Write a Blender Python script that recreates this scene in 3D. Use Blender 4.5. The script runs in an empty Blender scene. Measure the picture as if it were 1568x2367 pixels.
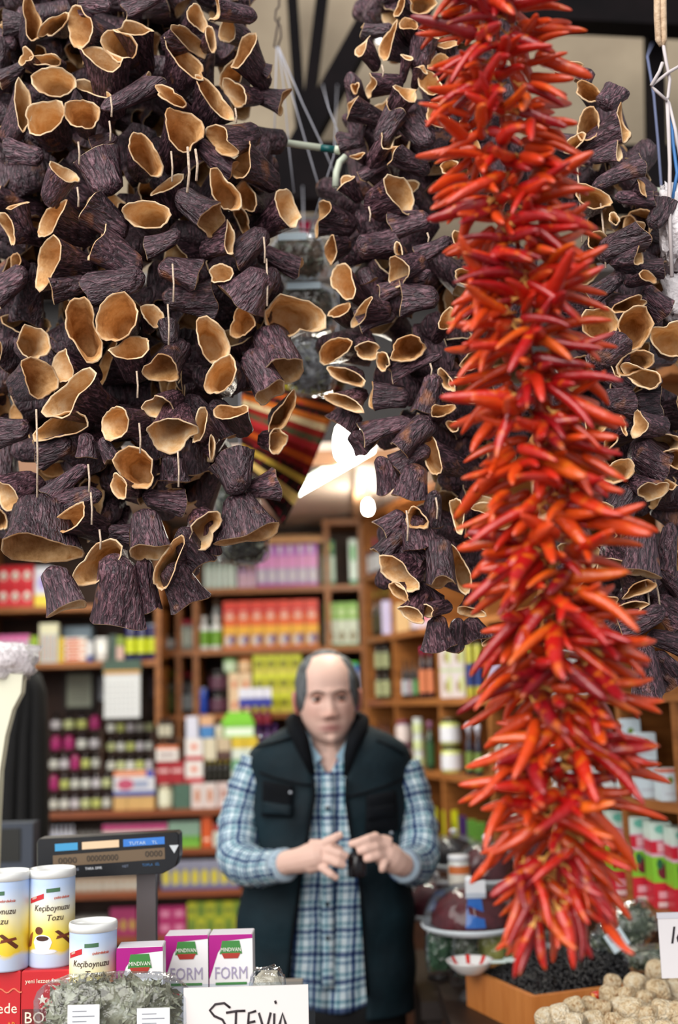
import bpy, bmesh, math, random
import numpy as np
from mathutils import Matrix, Vector, noise as mnoise

rng = random.Random(7)
scene = bpy.context.scene
COL = scene.collection

# ------------------------------------------------------------------ camera
F = 2700.0                       # focal length in pixels of the 1568 x 2367 frame
CX, CY = 784.0, 1183.5
CAM = Vector((0.0, 0.0, 1.6))
PITCH = math.atan(437.0 / F)
ROLL = math.radians(1.6)
_f = Vector((0, math.cos(PITCH), math.sin(PITCH)))
_u0 = Vector((0, -math.sin(PITCH), math.cos(PITCH)))
_r0 = Vector((1, 0, 0))
_r = _r0 * math.cos(ROLL) - _u0 * math.sin(ROLL)
_u = _u0 * math.cos(ROLL) + _r0 * math.sin(ROLL)
cam_data = bpy.data.cameras.new('camera')
cam = bpy.data.objects.new('camera', cam_data)
COL.objects.link(cam)
cam.matrix_world = Matrix(((_r.x, _u.x, -_f.x, CAM.x), (_r.y, _u.y, -_f.y, CAM.y), (_r.z, _u.z, -_f.z, CAM.z), (0, 0, 0, 1)))
cam_data.sensor_fit = 'VERTICAL'
cam_data.sensor_height = 36.0
cam_data.lens = F / 2367.0 * 36.0
cam_data.clip_start = 0.05
cam_data.dof.use_dof = True
cam_data.dof.focus_distance = 1.74
cam_data.dof.aperture_fstop = 2.1
scene.camera = cam

# ------------------------------------------------------------------ world, daylight, exposure
world = bpy.data.worlds.new('market_daylight')
scene.world = world
world.use_nodes = True
_bg = world.node_tree.nodes['Background']
_bg.inputs[0].default_value = (0.93, 0.95, 1.0, 1)
_bg.inputs[1].default_value = 0.34
sun_d = bpy.data.lights.new('soft_daylight', 'SUN')
sun_d.energy = 3.7
sun_d.angle = math.radians(65)
sun_d.color = (1.0, 0.97, 0.93)
sun = bpy.data.objects.new('soft_daylight', sun_d)
COL.objects.link(sun)
sun.rotation_euler = Vector((0.42, 0.74, -0.54)).to_track_quat('-Z', 'Y').to_euler()
scene.view_settings.view_transform = 'Standard'
scene.view_settings.look = 'None'
scene.view_settings.exposure = 0.3
scene.view_settings.gamma = 1.0
scene.view_settings.use_curve_mapping = False
try:
    scene.cycles.use_denoising = True
    scene.cycles.max_bounces = 6
    scene.cycles.diffuse_bounces = 3
    scene.cycles.glossy_bounces = 3
    scene.cycles.transmission_bounces = 4
    scene.cycles.transparent_max_bounces = 10
    scene.cycles.adaptive_threshold = 0.03
except Exception:
    pass

# ------------------------------------------------------------------ helpers
def P(px, py, Y):
    """world point on the plane y = Y seen at photo pixel (px, py)"""
    d = _f + _r * ((px - CX) / F) + _u * ((CY - py) / F)
    return CAM + d * (Y / d.y)

def ray(px, py):
    return _f + _r * ((px - CX) / F) + _u * ((CY - py) / F)

def lin(c):
    return tuple(((v / 255.0) / 12.92 if v / 255.0 <= 0.04045 else ((v / 255.0 + 0.055) / 1.055) ** 2.4) for v in c)

def nn(nt, t, **kw):
    n = nt.nodes.new(t)
    for k, v in kw.items():
        setattr(n, k, v)
    return n

_mats = {}
def M(c, rough=0.5, metal=0.0, spec=0.5, emit=0.0, coat=0.0):
    """plain material; c is 0-255 sRGB"""
    key = (tuple(c), rough, metal, spec, emit, coat)
    if key in _mats:
        return _mats[key]
    m = bpy.data.materials.new('paint_%d_%d_%d' % tuple(c))
    m.use_nodes = True
    b = m.node_tree.nodes['Principled BSDF']
    b.inputs['Base Color'].default_value = (*lin(c), 1)
    b.inputs['Roughness'].default_value = rough
    b.inputs['Metallic'].default_value = metal
    b.inputs['Specular IOR Level'].default_value = spec
    if coat:
        b.inputs['Coat Weight'].default_value = coat
    if emit:
        b.inputs['Emission Color'].default_value = (*lin(c), 1)
        b.inputs['Emission Strength'].default_value = emit
    _mats[key] = m
    return m

def mat_noise(name, stops, scale=8.0, rough=0.6, bump=0.0, stretch=(1, 1, 1), detail=6.0, coord='Object', rnd=0.0, spec=0.4, bscale=None, coat=0.0, dist=0.004):
    """colour ramp over noise, optional bump; stops = [(pos, rgb255), ...]"""
    m = bpy.data.materials.new(name)
    m.use_nodes = True
    nt = m.node_tree
    b = nt.nodes['Principled BSDF']
    tc = nn(nt, 'ShaderNodeTexCoord')
    mp = nn(nt, 'ShaderNodeMapping')
    mp.inputs['Scale'].default_value = stretch
    nt.links.new(tc.outputs[coord], mp.inputs[0])
    src = mp.outputs[0]
    if rnd:
        oi = nn(nt, 'ShaderNodeObjectInfo')
        ad = nn(nt, 'ShaderNodeVectorMath', operation='ADD')
        ml = nn(nt, 'ShaderNodeMath', operation='MULTIPLY')
        ml.inputs[1].default_value = 37.0
        nt.links.new(oi.outputs['Random'], ml.inputs[0])
        nt.links.new(src, ad.inputs[0])
        nt.links.new(ml.outputs[0], ad.inputs[1])
        src = ad.outputs[0]
    no = nn(nt, 'ShaderNodeTexNoise')
    no.inputs['Scale'].default_value = scale
    no.inputs['Detail'].default_value = detail
    no.inputs['Roughness'].default_value = 0.6
    nt.links.new(src, no.inputs['Vector'])
    rp = nn(nt, 'ShaderNodeValToRGB')
    el = rp.color_ramp.elements
    while len(el) > 1:
        el.remove(el[0])
    el[0].position = stops[0][0]
    el[0].color = (*lin(stops[0][1]), 1)
    for p, c in stops[1:]:
        e = el.new(p)
        e.color = (*lin(c), 1)
    fac = no.outputs['Fac']
    if rnd:
        m2 = nn(nt, 'ShaderNodeMath', operation='MULTIPLY_ADD')
        m2.inputs[1].default_value = rnd
        m2.inputs[2].default_value = -rnd * 0.5
        nt.links.new(oi.outputs['Random'], m2.inputs[0])
        a2 = nn(nt, 'ShaderNodeMath', operation='ADD')
        nt.links.new(fac, a2.inputs[0])
        nt.links.new(m2.outputs[0], a2.inputs[1])
        fac = a2.outputs[0]
    nt.links.new(fac, rp.inputs[0])
    nt.links.new(rp.outputs[0], b.inputs['Base Color'])
    b.inputs['Roughness'].default_value = rough
    b.inputs['Specular IOR Level'].default_value = spec
    if coat:
        b.inputs['Coat Weight'].default_value = coat
        b.inputs['Coat Roughness'].default_value = 0.25
    if bump:
        n2 = nn(nt, 'ShaderNodeTexNoise')
        n2.inputs['Scale'].default_value = bscale or scale * 3
        n2.inputs['Detail'].default_value = 5
        nt.links.new(src, n2.inputs['Vector'])
        bp = nn(nt, 'ShaderNodeBump')
        bp.inputs['Strength'].default_value = bump
        bp.inputs['Distance'].default_value = dist
        nt.links.new(n2.outputs['Fac'], bp.inputs['Height'])
        nt.links.new(bp.outputs[0], b.inputs['Normal'])
    return m

def glassy(name, tint=(235, 240, 245), alpha=0.2, rough=0.08, bump=0.0, bscale=40):
    """thin clear plastic: mix of transparent and glossy"""
    m = bpy.data.materials.new(name)
    m.use_nodes = True
    nt = m.node_tree
    out = nt.nodes['Material Output']
    nt.nodes.remove(nt.nodes['Principled BSDF'])
    tr = nn(nt, 'ShaderNodeBsdfTransparent')
    tr.inputs[0].default_value = (*lin(tint), 1)
    if alpha < .5:
        gl = nn(nt, 'ShaderNodeBsdfGlossy')
        gl.inputs['Color'].default_value = (1, 1, 1, 1)
    else:
        gl = nn(nt, 'ShaderNodeBsdfPrincipled')
        gl.inputs['Base Color'].default_value = (*lin(tint), 1)
    gl.inputs['Roughness'].default_value = rough
    mx = nn(nt, 'ShaderNodeMixShader')
    lw = nn(nt, 'ShaderNodeLayerWeight')
    lw.inputs[0].default_value = 0.25
    mr = nn(nt, 'ShaderNodeMath', operation='MULTIPLY_ADD')
    mr.inputs[1].default_value = 0.4
    mr.inputs[2].default_value = alpha
    nt.links.new(lw.outputs['Fresnel'], mr.inputs[0])
    nt.links.new(mr.outputs[0], mx.inputs[0])
    nt.links.new(tr.outputs[0], mx.inputs[1])
    nt.links.new(gl.outputs[0], mx.inputs[2])
    nt.links.new(mx.outputs[0], out.inputs[0])
    if bump:
        tc = nn(nt, 'ShaderNodeTexCoord')
        no = nn(nt, 'ShaderNodeTexNoise')
        no.inputs['Scale'].default_value = bscale
        no.inputs['Detail'].default_value = 3
        bp = nn(nt, 'ShaderNodeBump')
        bp.inputs['Strength'].default_value = bump
        bp.inputs['Distance'].default_value = 0.01
        nt.links.new(tc.outputs['Object'], no.inputs['Vector'])
        nt.links.new(no.outputs['Fac'], bp.inputs['Height'])
        nt.links.new(bp.outputs[0], gl.inputs['Normal'])
    return m

class MB:
    """collects verts / faces / material indices for one mesh"""
    def __init__(s):
        s.v, s.f, s.m, s.mats = [], [], [], []
    def mi(s, mat):
        if mat not in s.mats:
            s.mats.append(mat)
        return s.mats.index(mat)
    def quad(s, a, b, c, d, mat):
        n = len(s.v)
        s.v += [tuple(a), tuple(b), tuple(c), tuple(d)]
        s.f.append((n, n + 1, n + 2, n + 3)); s.m.append(s.mi(mat))
    def poly(s, pts, mat):
        n = len(s.v)
        s.v += [tuple(p) for p in pts]
        s.f.append(tuple(range(n, n + len(pts)))); s.m.append(s.mi(mat))
    def box(s, lo, hi, mat):
        x0, y0, z0 = lo; x1, y1, z1 = hi
        n = len(s.v)
        s.v += [(x0, y0, z0), (x1, y0, z0), (x1, y1, z0), (x0, y1, z0), (x0, y0, z1), (x1, y0, z1), (x1, y1, z1), (x0, y1, z1)]
        i = s.mi(mat)
        for q in ((0, 3, 2, 1), (4, 5, 6, 7), (0, 1, 5, 4), (1, 2, 6, 5), (2, 3, 7, 6), (3, 0, 4, 7)):
            s.f.append(tuple(n + k for k in q)); s.m.append(i)
    def grid(s, rows, mat, closed=False, cap0=False, cap1=False):
        """rows: list of equal-length point lists"""
        n = len(s.v); k = len(rows[0]); i = s.mi(mat)
        for r in rows:
            s.v += [tuple(p) for p in r]
        for a in range(len(rows) - 1):
            for b in range(k if closed else k - 1):
                c = (b + 1) % k
                s.f.append((n + a * k + b, n + a * k + c, n + (a + 1) * k + c, n + (a + 1) * k + b)); s.m.append(i)
        if cap0:
            s.f.append(tuple(n + b for b in reversed(range(k)))); s.m.append(i)
        if cap1:
            s.f.append(tuple(n + (len(rows) - 1) * k + b for b in range(k))); s.m.append(i)
    def lathe(s, prof, mat, seg=16, c=(0, 0), cap0=True, cap1=True):
        rows = [[(c[0] + r * math.cos(2 * math.pi * j / seg), c[1] + r * math.sin(2 * math.pi * j / seg), z) for j in range(seg)] for r, z in prof]
        s.grid(rows, mat, True, cap0, cap1)
    def tube(s, pts, rad, mat, seg=8, flat=None):
        pts = [Vector(p) for p in pts]
        rows = []
        prev = None
        for i, p in enumerate(pts):
            t = (pts[min(i + 1, len(pts) - 1)] - pts[max(i - 1, 0)])
            t = t.normalized() if t.length > 1e-9 else Vector((0, 0, 1))
            if prev is None:
                a = Vector((0, 1, 0)) if abs(t.y) < 0.9 else Vector((1, 0, 0))
                prev = (a - t * a.dot(t)).normalized()
            else:
                prev = (prev - t * prev.dot(t)).normalized()
            b = t.cross(prev)
            r = rad[i] if isinstance(rad, (list, tuple)) else rad
            rows.append([p + prev * (r * math.cos(2 * math.pi * j / seg)) + b * (r * math.sin(2 * math.pi * j / seg)) for j in range(seg)])
        s.grid(rows, mat, True, True, True)
    def mesh(s, name, smooth=False):
        me = bpy.data.meshes.new(name)
        me.from_pydata(s.v, [], s.f)
        for m in s.mats:
            me.materials.append(m)
        if len(s.mats) > 1:
            me.polygons.foreach_set('material_index', s.m)
        if smooth:
            me.polygons.foreach_set('use_smooth', [True] * len(s.f))
        me.update()
        return me
    def obj(s, name, parent=None, loc=(0, 0, 0), rotz=0.0, smooth=False, **tags):
        return link(name, s.mesh(name, smooth), parent, loc, rotz, **tags)

def link(name, me, parent=None, loc=(0, 0, 0), rotz=0.0, **tags):
    o = bpy.data.objects.new(name, me)
    COL.objects.link(o)
    o.location = loc
    o.rotation_euler = (0, 0, rotz)
    if parent:
        o.parent = parent
    tag(o, **tags)
    return o

def tag(o, label=None, cat=None, group=None, kind=None):
    if label: o['label'] = label
    if cat: o['category'] = cat
    if group: o['group'] = group
    if kind: o['kind'] = kind
    return o

def thing(name, label, cat, loc=(0, 0, 0), rotz=0.0, group=None):
    return link(name, None, None, loc, rotz, label=label, cat=cat, group=group)

ORD = ['zeroth', 'first', 'second', 'third', 'fourth', 'fifth', 'sixth', 'seventh', 'eighth', 'ninth', 'tenth', 'eleventh', 'twelfth', 'thirteenth', 'fourteenth', 'fifteenth', 'sixteenth', 'seventeenth', 'eighteenth', 'nineteenth', 'twentieth']
def ordn(i):
    if i < len(ORD): return ORD[i]
    return {2: 'twenty', 3: 'thirty', 4: 'forty', 5: 'fifty', 6: 'sixty', 7: 'seventy', 8: 'eighty', 9: 'ninety'}[min(i // 10, 9)] + ('-' + ORD[i % 10] if i % 10 else 'th') if i < 100 else 'number %d' % i

def text_mesh(s, size, mat, extrude=0.0004, align='LEFT', shear=0.0):
    cu = bpy.data.curves.new('lettering', 'FONT')
    cu.body = s; cu.size = size; cu.extrude = extrude; cu.align_x = align; cu.shear = shear
    cu.resolution_u = 2
    o = bpy.data.objects.new('lettering_tmp', cu)
    COL.objects.link(o)
    dg = bpy.context.evaluated_depsgraph_get()
    me = bpy.data.meshes.new_from_object(o.evaluated_get(dg))
    bpy.data.objects.remove(o)
    me.materials.clear(); me.materials.append(mat)
    me.name = 'lettering'
    return me

def lettering(s, size, mat, parent, x, y, z, align='LEFT', width=None, shear=0.0, bold=0.0, tilt=0.0):
    """text standing upright on a front face that looks toward -y, in the parent's space"""
    me = text_mesh(s, size, mat, align=align, shear=shear)
    co = np.empty(len(me.vertices) * 3); me.vertices.foreach_get('co', co); co = co.reshape(-1, 3)
    if width and len(co):
        w = co[:, 0].max() - co[:, 0].min()
        co[:, 0] *= width / max(w, 1e-6)
    c, sn = math.cos(tilt), math.sin(tilt)
    X = co[:, 0] * c - co[:, 1] * sn; Z = co[:, 0] * sn + co[:, 1] * c
    out = np.stack([x + X, y - co[:, 2], z + Z], 1)
    me.vertices.foreach_set('co', out.ravel()); me.update()
    return link('lettering', me, parent)

# ------------------------------------------------------------------ shared materials
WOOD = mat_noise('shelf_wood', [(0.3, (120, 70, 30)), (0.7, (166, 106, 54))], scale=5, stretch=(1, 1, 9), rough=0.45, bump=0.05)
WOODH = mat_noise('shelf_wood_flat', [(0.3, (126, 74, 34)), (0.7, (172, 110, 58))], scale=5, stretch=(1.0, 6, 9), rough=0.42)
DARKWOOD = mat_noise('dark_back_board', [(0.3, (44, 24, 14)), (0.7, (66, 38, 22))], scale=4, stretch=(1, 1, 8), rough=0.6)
LIGHTWOOD = mat_noise('orange_veneer', [(0.25, (186, 108, 48)), (0.75, (214, 138, 72))], scale=6, stretch=(8, 8, 1), rough=0.4)
PLASTER = mat_noise('aged_plaster', [(0.3, (128, 114, 96)), (0.7, (160, 146, 124))], scale=2.2, rough=0.9, bump=0.1)
BEAMM = mat_noise('dark_painted_beam', [(0.3, (9, 8, 10)), (0.75, (24, 18, 20))], scale=6, rough=0.8, bump=0.15, spec=0.08)
FLOORM = mat_noise('brown_floor', [(0.3, (70, 44, 28)), (0.7, (98, 64, 42))], scale=5, rough=0.6, bump=0.1)
CEILM = mat_noise('pale_ceiling_panel', [(0.3, (198, 176, 160)), (0.7, (222, 204, 190))], scale=3, rough=0.6)
CREAMWALL = mat_noise('peach_cabinet_top', [(0.3, (206, 150, 100)), (0.7, (226, 176, 126))], scale=4, stretch=(5, 1, 1), rough=0.5)
WHITE = M((236, 236, 236), 0.4)
BLACK = M((10, 10, 12), 0.45)
CLEAR = glassy('clear_cellophane', alpha=0.04, rough=0.07, bump=0.8, bscale=55)
CLEAR2 = glassy('clear_dome_plastic', tint=(240, 244, 248), alpha=0.02, rough=0.05)
# ------------------------------------------------------------------ setting
YB, YL = 4.66, 4.50            # front edges of the back and the left shelf units
def plane_box(name, lo, hi, mat, kind='structure'):
    b = MB(); b.box(lo, hi, mat)
    return b.obj(name, kind=kind)
plane_box('floor', (-2.6, -1.5, -0.05), (2.6, 5.4, 0.0), FLOORM)
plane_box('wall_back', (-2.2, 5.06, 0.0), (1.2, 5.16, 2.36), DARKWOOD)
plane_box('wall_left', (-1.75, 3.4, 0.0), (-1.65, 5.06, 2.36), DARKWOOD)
ceil = link('ceiling', None, kind='structure')
for i in range(5):
    b = MB(); x0 = -1.7 + i * 0.62
    b.box((x0 + 0.003, 3.46, 2.345), (x0 + 0.617, 5.1, 2.375), CEILM)
    b.obj('ceiling_panel', ceil)
b = MB(); b.box((-1.75, 3.44, 2.30), (1.5, 3.475, 2.345), M((150, 104, 70), 0.5)); b.obj('trim_1', kind='structure')
b = MB(); b.box((0.055, 3.5, 2.318), (0.085, 4.62, 2.344), M((206, 160, 120), 0.5)); b.obj('trim_2', kind='structure')
plane_box('wall_upper', (-2.6, 3.55, 2.376), (2.6, 3.65, 5.2), PLASTER)

def beam(name, a, c, w, d, label):
    """square beam between two points"""
    a, c = Vector(a), Vector(c)
    t = (c - a).normalized(); s = t.cross(Vector((0, 1, 0))).normalized(); y = Vector((0, 1, 0))
    b = MB()
    rows = [[p + s * (sx * w / 2) + y * (sy * d / 2) for sx, sy in ((-1, -1), (1, -1), (1, 1), (-1, 1))] for p in (a, c)]
    b.grid(rows, BEAMM, True, True, True)
    o = b.obj(name); tag(o, label, 'beam', kind='structure'); return o
beam('roof_beam', P(672, -60, 3.42), P(700, 350, 3.42), 0.036, 0.05, 'upright dark roof strut left of the pair above shop')
beam('roof_beam', P(752, -60, 3.36), P(704, 330, 3.36), 0.036, 0.05, 'slanted brown roof strut right of the pair above shop')
beam('roof_beam', P(900, -30, 3.28), P(690, 350, 3.28), 0.07, 0.06, 'thick diagonal dark roof brace beside white window')
beam('roof_beam', P(560, 408, 3.20), P(1700, 420, 3.20), 0.175, 0.10, 'wide black horizontal beam above the shop front')
beam('roof_beam', P(1180, 20, 3.2), P(1700, 45, 3.2), 0.10, 0.08, 'dark horizontal beam at upper right corner')
beam('roof_beam', P(1512, 60, 3.30), P(1518, 420, 3.30), 0.05, 0.06, 'dark upright post behind the white ropes')
beam('roof_beam', P(-200, 60, 3.3), P(120, 40, 3.3), 0.22, 0.08, 'black beam at upper left behind the eggplants')
beam('roof_beam', P(860, -20, 3.40), P(1000, 30, 3.40), 0.07, 0.04, 'short dark beam above the white window')
# grey ledge and panel above the shop entrance
b = MB(); b.box((-1.7, 3.36, 2.86), (2.2, 3.54, 2.89), M((110, 106, 106), 0.5)); tag(b.obj('ledge'), 'grey metal ledge above shop entrance', 'ledge', kind='structure')
b = MB(); b.box((-1.7, 3.49, 2.376), (2.2, 3.545, 2.86), M((30, 26, 26), 0.6)); tag(b.obj('fascia_panel'), 'dark fascia panel above shop entrance', 'panel', kind='structure')
# bright wire-glass window
w = link('window_1', None, kind='structure')
a = P(868, -8, 3.46); c = P(985, 92, 3.46)
b = MB(); b.box((a.x, 3.455, c.z), (c.x, 3.47, a.z), M((250, 252, 255), 0.3, emit=3.0)); b.obj('pane', w)
for i in range(9):
    b = MB(); x = a.x + (c.x - a.x) * i / 8; b.box((x - 0.0012, 3.450, c.z), (x + 0.0012, 3.4545, a.z), M((120, 120, 130), 0.5)); b.obj('wire', w)
for i in range(8):
    b = MB(); z = c.z + (a.z - c.z) * i / 7; b.box((a.x, 3.4455, z - 0.0012), (c.x, 3.4495, z + 0.0012), M((120, 120, 130), 0.5)); b.obj('wire', w)
# sign with pink arrow
t = thing('hanging_sign', 'white sign with magenta arrow behind the cellophane bags', 'sign', P(712, 524, 3.30))
b = MB(); b.box((-0.075, 0, -0.036), (0.11, 0.008, 0.036), M((214, 214, 216), 0.5)); b.obj('panel', t)
b = MB()
b.poly([(-0.03, -0.0005, 0.018), (0.012, -0.0005, 0.018), (-0.002, -0.0005, -0.034), (-0.014, -0.0005, -0.034)], M((206, 20, 80), 0.5))
b.poly([(0.022, -0.0005, 0.018), (0.036, -0.0005, 0.018), (0.036, -0.0005, -0.02), (0.028, -0.0005, -0.034)], M((206, 20, 80), 0.5))
b.obj('arrow', t)
b = MB()
for i in (-0.06, 0.09): b.tube([(i, 0.004, 0.03), (i, 0.004, 0.3)], 0.0015, M((60, 60, 60)), 5)
b.obj('wire', t)

# ------------------------------------------------------------------ lamps
def lamp_tube(A, B_, label):
    t = thing('tube_lamp', label, 'lamp', (0, 0, 0))
    d = (B_ - A).normalized(); s = d.cross(Vector((0, 0, 1)))
    b = MB(); b.tube([A, B_], 0.011, M((246, 255, 236), 0.3, emit=14.0), 12); b.obj('tube', t)
    b = MB()
    for q in ((-0.05, 0.024), (0.05, 0.024)): pass
    rows = [[p + s * x + Vector((0, 0, z)) for x, z in ((-0.022, 0.02), (0.022, 0.02), (0.03, 0.048), (-0.03, 0.048))] for p in (A - d * 0.03, B_ + d * 0.03)]
    b.grid(rows, M((200, 200, 196), 0.5), True, True, True); b.obj('housing', t)
    b = MB()
    for p in (A - d * 0.012, B_ + d * 0.012): b.tube([p, p + Vector((0, 0, 0.03))], 0.017, WHITE, 8)
    b.obj('socket', t)
    ld = bpy.data.lights.new('tube_light', 'AREA'); ld.shape = 'RECTANGLE'; ld.size = (B_ - A).length; ld.size_y = .03; ld.energy = 5; ld.color = (1.0, .96, .84)
    lo_ = bpy.data.objects.new('tube_light', ld); COL.objects.link(lo_); lo_.parent = t; lo_.location = (A + B_) / 2 + Vector((0, 0, -.014)); lo_.rotation_euler = (0, 0, math.atan2(d.y, d.x))
zl = 2.296
lamp_tube(*[CAM + ray(*q) * ((zl - CAM.z) / ray(*q).z) for q in ((668, 1150), (858, 1040))], 'long fluorescent tube lamp fixed under shop ceiling')
lamp_tube(Vector((-1.05, 4.3, zl)), Vector((-.95, 3.56, zl)), 'added fluorescent tube lamp above the left shelves, brightening the shop interior')  # extra lamp with no visible source, added to brighten the shop interior
def bulb(px, py, Y, h, label, strength, top, watt):
    p = P(px, py, Y)
    t = thing('light_bulb', label, 'light bulb', p)
    b = MB()
    b.lathe([(0.10 * h, h * 0.5), (0.26 * h, h * 0.34), (0.32 * h, h * 0.1), (0.33 * h, -h * 0.1), (0.30 * h, -0.32 * h), (0.2 * h, -0.45 * h), (0.05 * h, -0.5 * h)], M((255, 250, 232), 0.3, emit=strength), 16)
    b.obj('glass_bulb', t, smooth=True)
    b = MB(); b.lathe([(0.12 * h, h * 0.48), (0.12 * h, h * 0.62), (0.17 * h, h * 0.64), (0.17 * h, h * 0.95), (0.06 * h, h)], M((214, 210, 200), 0.4), 12); b.obj('socket', t)
    b = MB(); b.tube([(0, 0, h * 0.98), Vector((0.004, 0, h * 1.6)), Vector(top) - p], 0.0025, M((40, 36, 34)), 6); b.obj('cable', t)
    ld = bpy.data.lights.new('bulb_light', 'POINT'); ld.energy = watt; ld.color = (1.0, .93, .80); ld.shadow_soft_size = h * .4
    lo_ = bpy.data.objects.new('bulb_light', ld); COL.objects.link(lo_); lo_.parent = t; lo_.location = (0, 0, -h * .8)
bulb(806, 1022, 2.95, 0.115, 'bright bare bulb half hidden by middle eggplant bunch', 60.0, P(806, 165, 3.26), 3)
bulb(851, 1172, 4.05, 0.05, 'small bare bulb glowing in front of right shelves', 45.0, P(851, 1172, 4.05) + Vector((0, 0, 2.345 - P(851, 1172, 4.05).z)), 3)

# ------------------------------------------------------------------ shelf units
class Unit:
    def __init__(s, name, label, O, u, length, depth):
        s.O = Vector((O[0], O[1], 0)); s.u = Vector((u[0], u[1], 0)).normalized()
        s.n = Vector((s.u.y, -s.u.x, 0))          # toward the aisle
        s.L = length; s.d = depth
        s.rz = math.atan2(s.u.y, s.u.x)
        s.root = thing(name, label, 'shelf unit', s.O, s.rz)
        s.boards = []
    def board(s, z, s0=0.0, s1=None, th=0.022, mat=None):
        b = MB(); b.box((s0, 0, -th), (s1 if s1 is not None else s.L, s.d, 0), mat or WOODH)
        return b.obj('shelf_board', s.root, (0, 0, z))
    def divider(s, at, z0, z1, th=0.022):
        b = MB(); b.box((at - th / 2, 0.002, z0), (at + th / 2, s.d, z1), WOOD)
        return b.obj('divider', s.root)
    def back(s, z0, z1, mat=None, s0=0.0, s1=None):
        b = MB(); b.box((s0, s.d, z0), (s1 if s1 is not None else s.L, s.d + 0.012, z1), mat or DARKWOOD)
        return b.obj('back_panel', s.root)
    def s_at(s, px, py, inset=0.0):
        d = ray(px, py); O = s.O - s.n * inset
        t = (O - CAM).dot(s.n) / d.dot(s.n)
        p = CAM + d * t
        return (p - O).dot(s.u), p
    def pt(s, sv, inset):
        return s.O + s.u * sv - s.n * inset

def zof(px, py, Y): return P(px, py, Y).z
UL = Unit('shelf_unit', 'long brown shelf unit on the left packed with bottles and boxes', (P(-60, 1600, YL).x, YL), (1, 0), P(372, 1600, YL).x - P(-60, 1600, YL).x, 0.26)
zA, zB_ = zof(50, 1402, YL), zof(200, 1529, YL)
zC, zD, zE, zF = zof(330, 1868, YL), zof(450, 1953, YL), zof(450, 2048, YL), zof(450, 2150, YL)
for z in (zA, zB_): UL.board(z)
UL.divider(UL.L - 0.011, zC + .30, 2.34); UL.divider(0.011, zC + .004, 2.34)
UL.board(2.34)
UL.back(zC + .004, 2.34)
s95 = UL.s_at(95, 1750)[0]
UW = Unit('shelf_unit', 'low wide shelf unit behind the shopkeeper with rows of small cartons', (P(92, 1900, YL).x, YL - 0.10), (1, 0), P(640, 1900, YL).x - P(92, 1900, YL).x, 0.24)
for z in (zC, zD, zE, zF): UW.board(z, mat=mat_noise('red_brown_shelf', [(0.3, (112, 56, 28)), (0.7, (150, 80, 42))], scale=5, stretch=(1, 6, 9), rough=0.4) if z == zC else bpy.data.materials['red_brown_shelf'])
UW.divider(0.011, 0.0, zC - 0.022); UW.divider(UW.L - 0.011, 0.0, zC - 0.022)
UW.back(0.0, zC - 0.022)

UB = Unit('shelf_unit', 'tall brown back shelf unit with orange and lilac cartons', (P(374, 1600, YB).x, YB), (1, 0), P(842, 1560, YB).x - P(374, 1600, YB).x, 0.26)
zk = {k: 1.6 + 0.243 * k for k in range(-4, 4)}
zb2, zb1, zb0 = zof(600, 1357, YB), zof(600, 1498, YB), zof(600, 1648, YB)
ztop = zof(790, 1200, YB)
for z in (zb2, zb1, zb0): UB.board(z)
UB.board(min(ztop, 2.33), s0=UB.s_at(745, 1250)[0])
for px in (376, 412, 452): UB.divider(UB.s_at(px, 1450)[0], 1.0, 2.3)
UB.divider(UB.s_at(757, 1350)[0], zb0 - 0.022, 2.3); UB.divider(UB.s_at(838, 1350)[0], 0.8, 2.3)
UB.back(0.8, 2.3, s1=UB.s_at(838, 1350)[0])
b = MB(); s0 = UB.s_at(560, 1250)[0]; s1 = UB.s_at(745, 1250)[0]
b.box((s0, 0.235, zb2 + 0.004), (s1, 0.258, 2.3), CREAMWALL); b.obj('back_panel', UB.root)
b = MB(); b.box((UB.s_at(455, 1250)[0], 0.0, 2.235), (s1, 0.24, 2.255), CREAMWALL); b.obj('shelf_board', UB.root)

RO = P(845, 1560, YB); RE_x, RE_y = 0.755, 2.55
ru = Vector((RE_x - RO.x, RE_y - RO.y, 0)); RL = ru.length
UR = Unit('shelf_unit', 'brown pigeonhole shelf unit along the right wall', (RO.x, RO.y), (ru.x, ru.y), RL, 0.24)
for k in (-2, -1, 0, 1, 2): UR.board(zk[k])
UR.board(2.33)
RDIV = []
for px in (849, 912, 1015, 1128, 1262, 1425, 1553):
    sv = UR.s_at(px, 1620)[0]; RDIV.append(sv); UR.divider(sv, zk[-2] - 0.02, 2.33)
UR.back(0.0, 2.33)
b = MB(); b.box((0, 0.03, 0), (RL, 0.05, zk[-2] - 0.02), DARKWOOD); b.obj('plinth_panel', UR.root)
wb = MB()
p0 = UR.pt(-0.2, 0.27); p1 = UR.pt(RL, 0.27); q1 = UR.pt(RL, 0.35); q0 = UR.pt(-0.2, 0.35)
rows = [[(p.x, p.y, z) for p in (p0, p1, q1, q0)] for z in (0.0, 2.34)]
wb.grid(rows, DARKWOOD, True, True, True); wb.obj('wall_right', kind='structure')

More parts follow.
